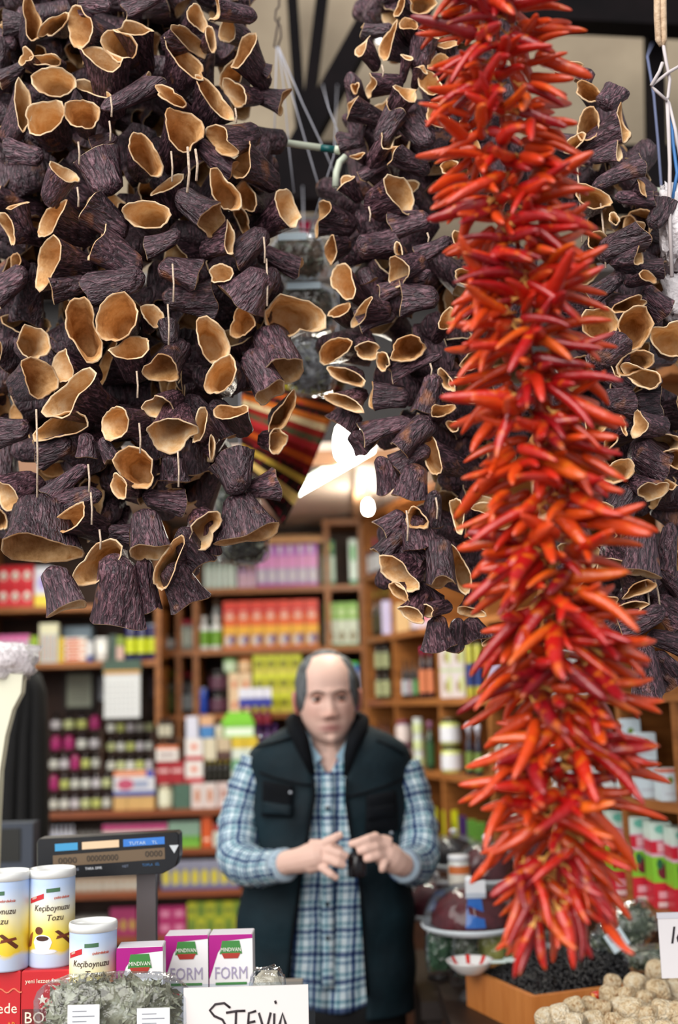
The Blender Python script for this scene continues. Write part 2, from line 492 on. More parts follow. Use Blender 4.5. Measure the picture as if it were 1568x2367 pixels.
# ------------------------------------------------------------------ product builders
_meshes = {}
def carton_mesh(w, d, h, bands, top):
    key = ('c', round(w, 4), round(d, 4), round(h, 4), str(bands), str(top))
    if key in _meshes: return _meshes[key]
    b = MB(); e = min(w, d) * 0.03
    def loop(z, i=0.0): return [(-w / 2 + i, -d / 2 + i, z), (w / 2 - i, -d / 2 + i, z), (w / 2 - i, d / 2 - i, z), (-w / 2 + i, d / 2 - i, z)]
    for i, (f0, f1, c) in enumerate(bands):
        z0, z1 = h * f0, h * f1
        rows = [loop(z0 + (e if i == 0 else 0)), loop(z1 - (e if i == len(bands) - 1 else 0))]
        if i == 0: rows = [loop(z0, e)] + rows
        if i == len(bands) - 1: rows = rows + [loop(z1, e)]
        b.grid(rows, M(c, 0.38), True, i == 0, False)
    b.poly(loop(h, e), M(top, 0.4))
    _meshes[key] = b.mesh('carton'); return _meshes[key]
def patch_mesh(w, d, h, patches):
    """flat print on the front: (u0,v0,u1,v1,rgb[,'o']) in fractions"""
    key = ('p', round(w, 4), round(d, 4), round(h, 4), str(patches))
    if key in _meshes: return _meshes[key]
    b = MB(); y = -d / 2 - 0.0006
    for i, p in enumerate(patches):
        x0, z0, x1, z1 = -w / 2 + p[0] * w, p[1] * h, -w / 2 + p[2] * w, p[3] * h
        yy = y - i * 0.00012
        if len(p) > 5:
            cx, cz, rx, rz = (x0 + x1) / 2, (z0 + z1) / 2, (x1 - x0) / 2, (z1 - z0) / 2
            b.poly([(cx + rx * math.cos(a * math.pi / 7), yy, cz + rz * math.sin(a * math.pi / 7)) for a in range(14)], M(p[4], 0.4))
        else:
            b.quad((x0, yy, z0), (x1, yy, z0), (x1, yy, z1), (x0, yy, z1), M(p[4], 0.4))
    _meshes[key] = b.mesh('label'); return _meshes[key]
BPROF = {
 'bottle': [(0.82, 0.0), (0.96, 0.02), (1, 0.06), (1, 0.62), (0.9, 0.70), (0.45, 0.78), (0.40, 0.86)],
 'wine': [(0.85, 0.0), (1, 0.02), (1, 0.56), (0.85, 0.66), (0.36, 0.76), (0.34, 0.92)],
 'jar': [(0.86, 0.0), (1, 0.04), (1, 0.74), (0.9, 0.82), (0.86, 0.86)],
 'tub': [(0.84, 0.0), (0.9, 0.02), (1, 0.86)],
 'can': [(0.96, 0.0), (1, 0.02), (1, 0.94), (0.95, 0.96)],
 'spray': [(0.85, 0.0), (1, 0.03), (1, 0.5), (0.8, 0.62), (0.4, 0.7), (0.36, 0.78)],
}
CPROF = {
 'bottle': [(0.48, 0.84), (0.48, 0.985), (0.44, 1.0)], 'wine': [(0.38, 0.88), (0.38, 0.99), (0.34, 1.0)],
 'jar': [(0.97, 0.84), (0.97, 0.98), (0.92, 1.0)], 'tub': [(1.06, 0.86), (1.06, 0.98), (1.0, 1.0)],
 'can': [(0.9, 0.95), (0.9, 0.985), (0.8, 1.0)], 'spray': [(0.4, 0.76), (0.4, 0.84), (0.6, 0.86), (0.7, 0.95), (0.3, 1.0)],
}
LAB = {'bottle': (0.12, 0.56), 'wine': (0.12, 0.48), 'jar': (0.14, 0.68), 'tub': (0.15, 0.75), 'can': (0.2, 0.62), 'spray': (0.1, 0.45)}
def lathe_mesh(kind, which, r, h, c, rough=0.25):
    key = (kind, which, round(r, 4), round(h, 4), str(c))
    if key in _meshes: return _meshes[key]
    b = MB()
    if which == 'label':
        z0, z1 = LAB[kind]
        b.lathe([(r * 1.012, h * z0), (r * 1.012, h * z1)], M(c, 0.45), 14, cap0=False, cap1=False)
    else:
        prof = (BPROF if which == 'body' else CPROF)[kind]
        b.lathe([(a * r, z * h) for a, z in prof], M(c, rough, coat=0.3 if which == 'body' else 0), 14)
    _meshes[key] = b.mesh(which, True); return _meshes[key]

def put_carton(p, rz, w, d, h, bands, top, patches, label, cat, group, name='carton', leanz=0.0):
    o = link(name, carton_mesh(w, d, h, bands, top), None, p, rz, label=label, cat=cat, group=group)
    if patches and name == 'juice_carton':
        for q in patches: link('print', patch_mesh(w, d + .0003 * patches.index(q), h, [q]), o)
    elif patches: link('label', patch_mesh(w, d, h, patches), o)
    return o
def put_bottle(kind, p, r, h, body, cap, lab, label, cat, group, name='bottle'):
    o = link(name, lathe_mesh(kind, 'body', r, h, body), None, p, 0, label=label, cat=cat, group=group)
    link('cap', lathe_mesh(kind, 'cap', r, h, cap), o)
    if lab: link('label', lathe_mesh(kind, 'label', r, h, lab), o)
    return o

def row(U, x0, x1, n, z, hpx, noun, where, group, kind='carton', name=None, cat=None, levels=1, body=(230, 230, 230), bands=None, top=None, patches=None, cap=(240, 240, 240), labc=None,
        inset=0.02, dep=None, face=False, jit=0.004, cols=None, gap=0.06, lv_names=None):
    """n things side by side between photo columns x0..x1, standing at height z (a board or the things below)"""
    out = []
    for lv in range(levels):
        for i in range(n):
            pa = x0 + (x1 - x0) * i / n; pb = x0 + (x1 - x0) * (i + 1) / n
            pyr = 1620 - (z - 1.6) * F / 4.4
            sv, pw = U.s_at((pa + pb) / 2, pyr, inset)
            sc = pw.y / F
            w = (pb - pa) * sc * (1 - gap); h = hpx * sc
            zz = z + lv * h
            c = (cols[(i + lv) % len(cols)] if cols else None)
            nm = noun
            lvw = ''
            if levels > 1: lvw = (lv_names or (['lower', 'upper'] if levels == 2 else ['lowest', 'middle', 'topmost'] if levels == 3 else ['lowest', 'second-lowest', 'second-highest', 'topmost', 'fifth']))[lv] + ' '
            if n == 1: lab = '%s%s %s' % (lvw, noun, where)
            else: lab = '%s%s, %s from left, %s' % (lvw, noun, ordn(i + 1), where)
            dd = dep if dep else min(max(w * 0.8, 0.03), 0.12)
            if kind == 'carton':
                ctr = U.pt(sv, inset + dd / 2 + rng.uniform(0, jit)) if not face else pw + Vector((0, dd / 2, 0))
                bb = bands if bands else [(0, 1, body)]
                if c: bb = [(a, e, c if q is None else q) for a, e, q in bb] if bands else [(0, 1, c)]
                out.append(put_carton((ctr.x, ctr.y, zz), (0.0 if face else U.rz) + rng.uniform(-0.02, 0.02), w, dd, h, bb, top or (c or body), patches, lab, cat or 'box', group, name or 'carton'))
            else:
                r = w / 2
                ctr = U.pt(sv, inset + r + rng.uniform(0, jit)) if not face else pw + Vector((0, r, 0))
                out.append(put_bottle(kind, (ctr.x, ctr.y, zz), r, h, c or body, cap, (labc[(i * 3 + lv) % len(labc)] if isinstance(labc, list) else labc), lab, cat or ('jar' if kind in ('jar', 'tub') else 'can' if kind == 'can' else 'bottle'), group, name or ('jar' if kind in ('jar', 'tub') else 'can' if kind == 'can' else 'bottle')))
    return out

# ---- left unit, upper boards
g = 'boxes on the top left shelf'
row(UL, -6, 76, 3, zA, 48, 'red and white carton', 'on top left shelf', g, levels=2, bands=[(0, 0.15, (206, 30, 44)), (0.15, 0.6, (226, 60, 70)), (0.6, 1, (214, 34, 48))], patches=[(0.2, 0.3, 0.8, 0.75, (240, 236, 232), 'o'), (0.35, 0.35, 0.65, 0.55, (60, 110, 40), 'o')])
row(UL, 78, 118, 1, zA, 92, 'white and yellow pack', 'beside red cartons', g, bands=[(0, 0.3, (236, 210, 70)), (0.3, 1, (222, 222, 236))], patches=[(0.2, 0.4, 0.8, 0.8, (170, 150, 220), 'o')])
row(UL, 250, 362, 5, zA, 60, 'pale blue carton', 'on top left shelf behind eggplants', g, body=(190, 206, 214), patches=[(0.2, 0.3, 0.8, 0.7, (90, 140, 170))])
g = 'goods on the second left shelf'
row(UL, -20, 66, 5, zB_, 66, 'pink striped carton', 'on second left shelf', g, bands=[(0, 0.8, (214, 190, 214)), (0.8, 1, (226, 120, 180))], patches=[(0.0, 0.0, 0.3, 1, (220, 90, 160))])
row(UL, 68, 88, 1, zB_, 62, 'lime green carton', 'on second left shelf', g, body=(150, 180, 40))
row(UL, 90, 133, 3, zB_, 90, 'tall pastel striped carton', 'on second left shelf', g, bands=[(0, 0.72, (190, 206, 206)), (0.72, 1, (226, 222, 190))], patches=[(0.2, 0.05, 0.5, 0.7, (230, 150, 110)), (0.6, 0.05, 0.8, 0.7, (120, 170, 190))])
row(UL, 134, 146, 1, zB_, 58, 'narrow yellow carton', 'on second left shelf', g, body=(226, 190, 40))
row(UL, 148, 199, 1, zB_, 14, 'flat white and orange box', 'in the stack on second left shelf', g, levels=4, bands=[(0, 0.35, (214, 120, 60)), (0.35, 1, (236, 230, 224))], patches=[(0.1, 0.45, 0.7, 0.8, (200, 90, 60))])
row(UL, 144, 212, 1, zB_, 84, 'blue-grey box', 'behind flat white and orange boxes', g, body=(120, 140, 156), inset=0.12)
row(UL, 200, 213, 1, zB_, 46, 'small white and blue carton', 'on second left shelf', g, bands=[(0, .3, (60, 80, 150)), (.3, 1, (226, 226, 230))])
row(UL, 215, 250, 1, zB_, 54, 'plain white tub', 'on second left shelf', g, kind='tub', body=(226, 224, 222))
row(UL, 252, 268, 1, zB_, 60, 'dark green carton', 'left of dark blue cans', g, body=(56, 76, 66))
row(UL, 269, 285, 1, zB_, 56, 'salmon and green carton', 'left of dark blue cans', g, bands=[(0, .6, (206, 170, 160)), (.6, 1, (130, 150, 50))])
row(UL, 287, 364, 3, zB_, 82, 'dark blue can with yellow label', 'on second left shelf', g, kind='can', body=(24, 20, 84), cap=(170, 180, 200), labc=(206, 216, 40))
# ---- pictures and calendar
def frame(px0, py0, px1, py1, label, paper, fr, name='picture_frame'):
    a = P(px0, py0, YL + 0.04); c = P(px1, py1, YL + 0.04); w, h = c.x - a.x, a.z - c.z
    t = thing(name, label, 'picture', ((a.x + c.x) / 2, YL + 0.235, c.z))
    b = MB()
    for q in (((-w / 2, -0.012, 0), (w / 2, 0.0, 0.008)), ((-w / 2, -0.012, h - 0.008), (w / 2, 0.0, h)), ((-w / 2, -0.012, 0.008), (-w / 2 + 0.008, 0, h - 0.008)), ((w / 2 - 0.008, -0.012, 0.008), (w / 2, 0, h - 0.008))): b.box(*q, fr)
    b.obj('frame', t)
    b = MB(); b.box((-w / 2 + 0.008, -0.006, 0.008), (w / 2 - 0.008, -0.001, h - 0.008), paper); b.obj('paper', t)
    b = MB()
    for i in range(7):
        z = h * (0.2 + 0.09 * i); b.quad((-w * 0.32, -0.0065, z), (w * 0.32, -0.0065, z), (w * 0.32, -0.0065, z + 0.003), (-w * 0.32, -0.0065, z + 0.003), M((120, 120, 110), 0.7))
    b.obj('lettering', t)
PAP = M((176, 182, 160), 0.6); DFR = M((46, 36, 28), 0.5)
frame(124, 1552, 192, 1638, 'framed grey-green certificate, widest of the three behind the bottles', PAP, DFR)
frame(201, 1558, 238, 1622, 'small framed certificate left of the hanging calendar', M((160, 166, 176), 0.6), DFR)
frame(322, 1556, 362, 1614, 'small framed certificate right of the hanging calendar', M((120, 106, 130), 0.6), DFR)
a = P(241, 1558, YL - 0.02); c = P(324, 1658, YL - 0.02); w, h = c.x - a.x, a.z - c.z
t = thing('wall_calendar', 'white wall calendar with green header hanging in front of shelf', 'calendar', ((a.x + c.x) / 2, YL - 0.02, c.z))
b = MB(); b.box((-w / 2, 0, 0), (w / 2, 0.004, h), M((214, 216, 218), 0.6)); b.obj('page', t)
b = MB(); b.box((-w / 2 - 0.004, -0.003, h), (w / 2 + 0.004, 0.006, h + 0.052), M((60, 84, 70), 0.5)); b.box((-w / 2, -0.004, h), (w / 2, -0.003, h + 0.012), M((206, 150, 60), 0.5)); b.obj('header', t)
b = MB()
for i in range(6):
    for j in range(7): b.quad(*[(x, -0.0006, z) for x, z in ((-w * .42 + j * w * .122, h * (.12 + i * .125)), (-w * .42 + j * w * .122 + w * .06, h * (.12 + i * .125)), (-w * .42 + j * w * .122 + w * .06, h * (.12 + i * .125) + .004), (-w * .42 + j * w * .122, h * (.12 + i * .125) + .004))], M((140, 144, 150), 0.6))
b.obj('dates', t)
b = MB(); b.tube([(-w * .4, .002, h + .05), (0, .002, zB_ - .022 - c.z), (w * .4, .002, h + .05)], .001, M((200, 200, 200)), 5); b.obj('string', t)
# ---- bottle racks
LABS = [(206, 206, 196), (200, 206, 150), (214, 214, 206), (190, 196, 110), (206, 200, 206)]
def rack(px0, px1, tiers, label, group, noun, bases):
    a = P(px0, 1750, YL - 0.06); c = P(px1, 1750, YL - 0.06); w = c.x - a.x
    t = thing('bottle_rack', label, 'rack', ((a.x + c.x) / 2, YL - 0.06, zC))
    for i, (n, xa, xb) in enumerate(tiers):
        z = zof(170, bases[i], YL - 0.06) if i else zC + 0.004
        y = i * 0.05
        b = MB(); b.box((-w / 2, y, (z - 0.004 - zC) if i else 0.0), (w / 2, y + 0.048, z - zC), M((70, 42, 26), 0.5)); b.obj('tier', t)
        for j in range(n):
            px = xa + (xb - xa) * (j + 0.5) / n
            Yb = YL - 0.06 + y + 0.024
            x = P(px, bases[i], Yb).x; r = (xb - xa) / n * Yb / F * 0.42
            pk = rng.random()
            body = (150, 20, 90) if (pk < 0.12) else (34, 22, 20) if pk < .6 else (44, 30, 40)
            put_bottle('bottle', (x, Yb, z), min(r, 0.0205), 0.068, body, (20, 18, 20), LABS[(j * 2 + i) % 5] if pk >= .12 else (170, 40, 110), '%s, %s from left, %s tier from bottom' % (noun, ordn(j + 1), ordn(i + 1)), 'bottle', group)
    for s in (-1, 1):
        b = MB(); top = zof(170, bases[-1], YL - .06) - zC + .03
        b.poly([(s * (w / 2 + .004), 0, 0), (s * (w / 2 + .004), .25, 0), (s * (w / 2 + .004), .25, top), (s * (w / 2 + .004), 0, .05)], M((150, 120, 104), 0.5)); b.obj('side_panel', t)
rack(108, 262, [(6, 112, 260), (6, 112, 260), (5, 112, 235), (4, 114, 235), (4, 114, 235)], 'stepped rack of small dark bottles at left end of low shelf', 'bottles on the left rack', 'small dark bottle on left rack', [1868, 1829, 1783, 1737, 1690])
rz0 = zof(300, 1784, YL - .06)
g = 'bottles on the right rack'
row(UW, 262, 357, 3, zC, 30, 'gold carton', 'under the big tissue pack', 'gold cartons', body=(206, 166, 104), inset=0.03, dep=.09)
hz = 30 * 4.43 / F
row(UW, 261, 359, 1, zC + hz, 56, 'big white and blue tissue pack', 'on three gold cartons', 'tissue packs', bands=[(0, .2, (60, 80, 160)), (.2, .8, (214, 214, 220)), (.8, 1, (222, 130, 80))], patches=[(.08, .25, .5, .7, (190, 80, 110), 'o'), (.5, .35, .85, .6, (150, 160, 190)), (.8, .75, .98, 1, (40, 60, 170))], dep=.09, inset=.03)
b = MB()
tt = thing('bottle_rack', 'three-tier rack of small bottles above the tissue pack', 'rack', UW.pt((UW.s_at(243, 1750, .1)[0] + UW.s_at(360, 1750, .1)[0]) / 2, .1) + Vector((0, 0, zC)))
for i, py in enumerate((1783, 1740, 1696)):
    zt = zof(300, py, YL + 0.0)
    x0, x1 = P(243, py, YL + .02 + i * .05).x, P(360, py, YL + .02 + i * .05).x
    b = MB(); b.box((x0 - tt.location.x, YL + .03 + i * .05 - tt.location.y, zt - zC - .005), (x1 - tt.location.x, YL + .078 + i * .05 - tt.location.y, zt - zC), M((70, 42, 26), .5)); b.obj('tier', tt)
    for j in range(5):
        Yb = YL + .054 + i * .05
        put_bottle('bottle', (P(246 + 22.4 * (j + .5), py, Yb).x, Yb, zt), .0165, .062, (36, 24, 18), (24, 20, 20), LABS[(j + i) % 5], 'small brown bottle above tissue pack, %s from left, %s tier from bottom' % (ordn(j + 1), ordn(i + 1)), 'bottle', g)
for x in (P(243, 1740, YL + .1).x, P(361, 1740, YL + .1).x):
    b = MB(); b.box((x - .003 - tt.location.x, .02, 0), (x + .003 - tt.location.x, .16, zof(300, 1690, YL) - zC), M((70, 42, 26), .5)); b.obj('side_panel', tt)
# ---- stacked goods right of the racks, on the low unit
g = 'goods piled on the low shelf'
lv = lambda py: zof(470, py, YL - .06)
z1, z2, z3, z4 = lv(1809), lv(1757), lv(1706), lv(1655)
H = lambda za, zb: (zb - za) * F / 4.44
h0 = H(zC, z1)
row(UW, 362, 399, 1, zC, h0, 'cream jar with pale label', 'at front of the low shelf', g, kind='jar', body=(206, 200, 170), cap=(190, 170, 150), labc=(226, 226, 200))
row(UW, 401, 440, 1, zC, h0, 'dull green box', 'beside cream jar', g, body=(70, 100, 84))
row(UW, 442, 500, 2, zC, h0, 'white carton with small figure', 'on the low shelf', g, body=(214, 200, 196), patches=[(.3, .2, .7, .8, (190, 120, 80), 'o')])
row(UW, 502, 596, 3, zC, h0, 'pinkish white carton', 'on the low shelf beside the shopkeeper', g, body=(206, 184, 180), patches=[(.2, .4, .8, .7, (180, 140, 130))])
h1 = H(z1, z2)
row(UW, 362, 426, 2, z1, h1, 'deep red carton', 'in the second layer', g, body=(160, 22, 34), patches=[(.1, .5, .9, .66, (216, 170, 170))])
row(UW, 428, 470, 1, z1, h1, 'white carton with red corner', 'in the second layer', g, bands=[(0, .25, (190, 50, 60)), (.25, 1, (224, 216, 212))], patches=[(.3, .5, .7, .75, (220, 120, 90), 'o')])
row(UW, 472, 534, 5, z1, h1, 'black bottle with yellow band', 'in the second layer', g, kind='bottle', body=(24, 20, 14), cap=(190, 170, 40), labc=(30, 28, 20))
row(UW, 536, 596, 2, z1, h1, 'green and white carton', 'in the second layer', g, bands=[(0, .5, (206, 216, 206)), (.5, 1, (110, 160, 120))])
h2 = H(z2, z3)
row(UW, 360, 412, 1, z2, h2 * .7, 'white carton with orange rim', 'on the red cartons', g, bands=[(0, .8, (226, 220, 214)), (.8, 1, (216, 110, 60))], patches=[(.15, .3, .85, .55, (170, 150, 150))])
row(UW, 428, 470, 1, z2, h2, 'upper white carton with red corner', 'in the third layer', g, bands=[(0, .2, (190, 50, 60)), (.2, 1, (224, 216, 212))], patches=[(.3, .5, .7, .75, (220, 120, 90), 'o')])
row(UW, 472, 500, 1, z2, h2, 'cream carton', 'on the black bottles', g, body=(206, 196, 170))
row(UW, 502, 534, 1, z2, h2, 'brown and cream carton', 'on the black bottles', g, bands=[(0, .4, (80, 50, 40)), (.4, 1, (190, 170, 140))])
row(UW, 536, 596, 2, z2, h2, 'yellow carton with white panel', 'in the third layer', g, bands=[(0, .5, (206, 214, 200)), (.5, 1, (206, 176, 40))])
h3 = H(z3, z4)
row(UW, 430, 458, 1, z3, h3, 'white folded carton', 'in the top layer', g, body=(206, 206, 222))
row(UW, 462, 494, 1, z3, h3, 'blue and orange carton', 'in the top layer', g, bands=[(0, .55, (60, 120, 180)), (.55, 1, (206, 160, 120))])
row(UW, 496, 516, 1, z3, h3 * .6, 'small white jar', 'beside the green bag', g, kind='jar', body=(220, 220, 214), cap=(190, 170, 150), labc=(206, 200, 170))
row(UW, 592, 646, 3, z2, H(z2, lv(1680)), 'purple bottle', 'behind shopkeeper shoulder', g, kind='bottle', body=(70, 20, 90), cap=(60, 20, 90), labc=(90, 30, 90), inset=.06)
row(UW, 552, 592, 2, z3, H(z3, lv(1680)), 'lilac carton', 'under the red bottles', g, body=(120, 60, 130), inset=.06)
row(UW, 552, 628, 4, lv(1680), 42, 'dark red bottle', 'under white and blue cartons', g, kind='bottle', body=(90, 14, 30), cap=(110, 20, 40), labc=(120, 20, 40), inset=.07, gap=.02)
row(UW, 552, 628, 4, lv(1680) + 42 * 4.47 / F, 42, 'white carton with blue base', 'on the dark red bottles', g, bands=[(0, .45, (40, 50, 150)), (.45, 1, (214, 214, 228))], inset=.07)
# green gusset bag
p = P(552, 1700, YL - .02)
t = thing('gift_bag', 'small bright green paper bag with white front panel', 'bag', (p.x, YL - 0.03, z3))
w, h = 74 * 4.45 / F, 56 * 4.45 / F
b = MB(); rows = [[(-w/2, -.03, 0), (w/2, -.03, 0), (w/2, .03, 0), (-w/2, .03, 0)], [(-w/2, -.03, h*.6), (w/2, -.03, h*.6), (w/2, .03, h*.6), (-w/2, .03, h*.6)], [(-w*.32, -.006, h), (w*.32, -.006, h), (w*.32, .006, h), (-w*.32, .006, h)]]
b.grid(rows, M((110, 180, 40), .5), True, True, True); b.obj('bag_body', t)
b = MB(); b.quad((-w*.4, -.0306, .006), (w*.48, -.0306, .006), (w*.48, -.0306, h*.38), (-w*.4, -.0306, h*.38), M((214, 226, 206), .5)); b.obj('label', t)
# bottle cluster and cards in the narrow bay
g = 'bottles in the narrow left bay'
row(UW, 364, 398, 3, z3 , 46, 'small brown jar with pale label', 'on the white carton at left', g, kind='jar', body=(46, 30, 20), cap=(60, 40, 30), labc=(196, 190, 170), inset=.05)
for z in (z3,):
    b = MB(); b.box((UW.s_at(361, 1706)[0], .03, z - .006), (UW.s_at(427, 1706)[0], .2, z), M((80, 50, 30), .5)); b.obj('shelf_board', UW.root)
# ---- lower boards of the low unit
g = 'small cartons on the low shelves'
row(UW, 108, 172, 6, zD, 56, 'white bottle with blue base', 'on upper low shelf', g, kind='bottle', body=(206, 206, 216), cap=(200, 200, 210), labc=(40, 70, 170))
row(UW, 176, 231, 4, zD, 52, 'grey bottle with white label', 'on upper low shelf', g, kind='bottle', body=(110, 104, 100), cap=(50, 44, 40), labc=(190, 186, 170))
row(UW, 236, 386, 8, zD, 54, 'white and pink carton', 'on upper low shelf', g, bands=[(0, .75, (206, 200, 190)), (.75, 1, (190, 60, 120))], patches=[(.2, .2, .8, .4, (190, 130, 140))])
row(UW, 389, 462, 5, zD, 56, 'green and white carton', 'on upper low shelf', g, bands=[(0, .45, (120, 180, 60)), (.45, 1, (130, 160, 140))], patches=[(.3, .2, .7, .5, (60, 120, 50), 'o')])
row(UW, 466, 490, 1, zD, 66, 'orange carton', 'on upper low shelf', g, body=(206, 84, 30), patches=[(.2, .2, .8, .3, (236, 200, 170))])
row(UW, 492, 560, 4, zD, 48, 'pale red-topped carton', 'on upper low shelf', g, bands=[(0, .7, (206, 206, 190)), (.7, 1, (170, 60, 50))])
row(UW, 170, 320, 9, zE, 30, 'short whitish box', 'on middle low shelf', g, body=(170, 150, 130), patches=[(.2, .2, .8, .6, (190, 190, 180))])
row(UW, 372, 552, 8, zE, 62, 'yellow and blue carton', 'on middle low shelf', g, bands=[(0, .1, (90, 90, 140)), (.1, .8, (130, 130, 150)), (.8, 1, (150, 150, 170))], patches=[(.15, .15, .85, .7, (206, 190, 40), 'o')])
row(UW, 170, 248, 1, zF, 40, 'grey and white flat box', 'on bottom low shelf', g, body=(150, 146, 140))
row(UW, 254, 316, 3, zF, 60, 'magenta carton', 'on bottom low shelf', g, body=(150, 40, 90), patches=[(.2, .2, .8, .6, (180, 150, 60), 'o')])
row(UW, 366, 430, 2, zF, 30, 'pink flat carton', 'on bottom low shelf', g, levels=2, body=(170, 40, 100), patches=[(.2, .3, .8, .7, (206, 130, 160))])
row(UW, 433, 560, 6, zF, 34, 'yellow-green carton', 'on bottom low shelf', g, levels=2, cols=[(120, 140, 40), (170, 170, 40)], patches=[(.2, .3, .8, .6, (80, 110, 40))])
# ---- back unit
g = 'goods on the upper back shelf'
row(UB, 470, 546, 6, zb2, 76, 'clear and white bottle', 'on upper back shelf', g, kind='bottle', body=(196, 214, 206), cap=(226, 232, 230), labc=(206, 220, 214))
row(UB, 549, 592, 3, zb2, 52, 'short lilac bottle', 'on upper back shelf', g, kind='bottle', body=(206, 170, 206), cap=(220, 190, 220), labc=(214, 180, 200))
row(UB, 594, 736, 6, zb2, 98, 'tall lilac carton', 'on upper back shelf', g, bands=[(0, .08, (170, 30, 150)), (.08, .45, (176, 160, 196)), (.45, .75, (226, 150, 210)), (.75, 1, (190, 110, 210))], patches=[(.15, .12, .85, .42, (206, 200, 210), 'o'), (.1, .8, .45, 1, (230, 220, 236))])
row(UB, 746, 776, 1, zb2, 106, 'green and white carton', 'in the upper corner cell', g, bands=[(0, .1, (30, 110, 60)), (.1, .65, (186, 216, 196)), (.65, 1, (26, 116, 56))], patches=[(.2, .8, .8, .92, (170, 206, 60), 'o')])
row(UB, 808, 828, 1, zb2, 108, 'pale green carton', 'in the upper corner cell', g, bands=[(0, .12, (40, 130, 80)), (.12, 1, (206, 226, 216))], patches=[(.2, .5, .8, .9, (80, 180, 90), 'o')])
g = 'goods on the middle back shelf'
row(UB, 456, 513, 2, zb1, 78, 'white bottle with green label', 'on middle back shelf', g, kind='bottle', body=(224, 228, 228), cap=(230, 232, 232), labc=(110, 160, 40))
row(UB, 486, 513, 1, zb1, 122, 'tall white bottle', 'behind white bottles with green labels', g, kind='bottle', body=(214, 220, 222), cap=(150, 120, 100), labc=(90, 140, 40), inset=.12)
row(UB, 516, 738, 7, zb1, 109, 'orange carton with red top', 'in the row of seven', g, bands=[(0, .05, (190, 70, 30)), (.05, .32, (206, 150, 60)), (.32, .48, (232, 170, 40)), (.48, .72, (222, 90, 24)), (.72, .93, (206, 40, 26)), (.93, 1, (226, 70, 40))], patches=[(.15, .06, .6, .28, (206, 200, 206), 'o'), (.45, .08, .95, .3, (110, 80, 120), 'o'), (.25, .62, .75, .72, (230, 190, 170)), (.25, .75, .75, .8, (226, 150, 130))])
row(UB, 752, 830, 3, zb1, 100, 'green topped white carton', 'in the middle corner cell', g, bands=[(0, .05, (40, 110, 50)), (.05, .6, (206, 216, 196)), (.6, 1, (136, 186, 80))], patches=[(.2, .1, .8, .35, (140, 130, 100), 'o'), (.2, .7, .8, .85, (190, 216, 150))])
g = 'goods on the lower back shelf'
row(UB, 457, 479, 1, zb0, 60, 'blue bottle', 'on lower back shelf', g, kind='can', body=(30, 70, 180), cap=(190, 200, 220), labc=(30, 70, 180))
row(UB, 481, 526, 1, zb0, 50, 'big black jar with pink label', 'on lower back shelf', g, kind='jar', levels=2, body=(24, 14, 16), cap=(20, 16, 18), labc=(90, 50, 70))
row(UB, 529, 582, 2, zb0, 46, 'cream carton with round picture', 'on lower back shelf', g, levels=2, body=(226, 196, 160), patches=[(.3, .25, .7, .6, (206, 100, 60), 'o')])
zt = zb0 + 2 * 46 * 4.7 / F
row(UB, 514, 548, 1, zt + .0, 32, 'round green lidded tub', 'on the cream cartons', g, kind='tub', body=(170, 200, 150), cap=(140, 180, 110), labc=(200, 220, 190))
row(UB, 550, 582, 1, zt + .0, 32, 'round orange lidded tub', 'on the cream cartons', g, kind='tub', body=(214, 160, 110), cap=(216, 130, 70), labc=(226, 190, 150))
row(UB, 586, 700, 4, zb0, 44, 'yellow-green carton', 'on lower back shelf', g, levels=3, bands=[(0, .25, (206, 196, 80)), (.25, .75, (196, 196, 20)), (.75, 1, (214, 220, 60))], patches=[(.15, .3, .85, .7, (130, 130, 20))])
row(UB, 790, 832, 1, zb0, 110, 'tall lilac and blue carton', 'in the lower corner cell', g, bands=[(0, .35, (110, 80, 170)), (.35, .8, (190, 196, 226)), (.8, .93, (50, 110, 200)), (.93, 1, (90, 190, 60))])
row(UB, 380, 408, 2, zb1, 54, 'black bottle with white label', 'in the narrow left bay', 'bottles in the narrow bay', kind='wine', body=(20, 18, 20), cap=(30, 26, 26), labc=(190, 196, 200))
row(UB, 416, 448, 2, zb1, 70, 'clear jar with red lid', 'in the narrow left bay', 'bottles in the narrow bay', kind='jar', body=(140, 146, 140), cap=(170, 30, 60), labc=(180, 190, 180))
row(UB, 380, 408, 2, zb0, 100, 'dark green bottle', 'in the narrow left bay', 'bottles in the narrow bay', kind='wine', body=(40, 50, 20), cap=(130, 150, 30), labc=(70, 80, 30))
row(UB, 414, 448, 2, zb0, 96, 'black bottle with grey label', 'in the narrow left bay', 'bottles in the narrow bay', kind='wine', body=(24, 20, 26), cap=(150, 30, 50), labc=(120, 126, 130))
# ---- right wall unit
def rrow(*a, **k): return row(UR, *a, face=True, **k)
g = 'goods on the right wall shelves'
rrow(846, 904, 4, zk[2], 86, 'dark bottle with white label', 'in top right cell', g, kind='bottle', body=(70, 50, 70), cap=(170, 60, 110), labc=(196, 200, 206))
rrow(847, 905, 4, zk[1], 104, 'tall dark oil bottle', 'in upper right cell', g, kind='wine', body=(40, 34, 16), cap=(150, 140, 60), labc=(60, 56, 24))
rrow(884, 908, 1, zk[1], 78, 'lilac booklet box', 'beside the oil bottles', g, body=(190, 180, 216), inset=.005, dep=.02)
rrow(916, 950, 1, zk[1], 66, 'tan carton', 'under middle eggplant bunch', g, body=(206, 170, 120))
rrow(952, 1008, 1, zk[1], 60, 'white carton with pink writing', 'under middle eggplant bunch', g, body=(214, 200, 214), patches=[(.2, .3, .8, .5, (216, 110, 130))])
rrow(852, 905, 3, zk[0], 64, 'dark jar with pale green label', 'in the cell behind his head', g, kind='jar', levels=2, body=(40, 36, 16), cap=(14, 12, 14), labc=(170, 176, 130))
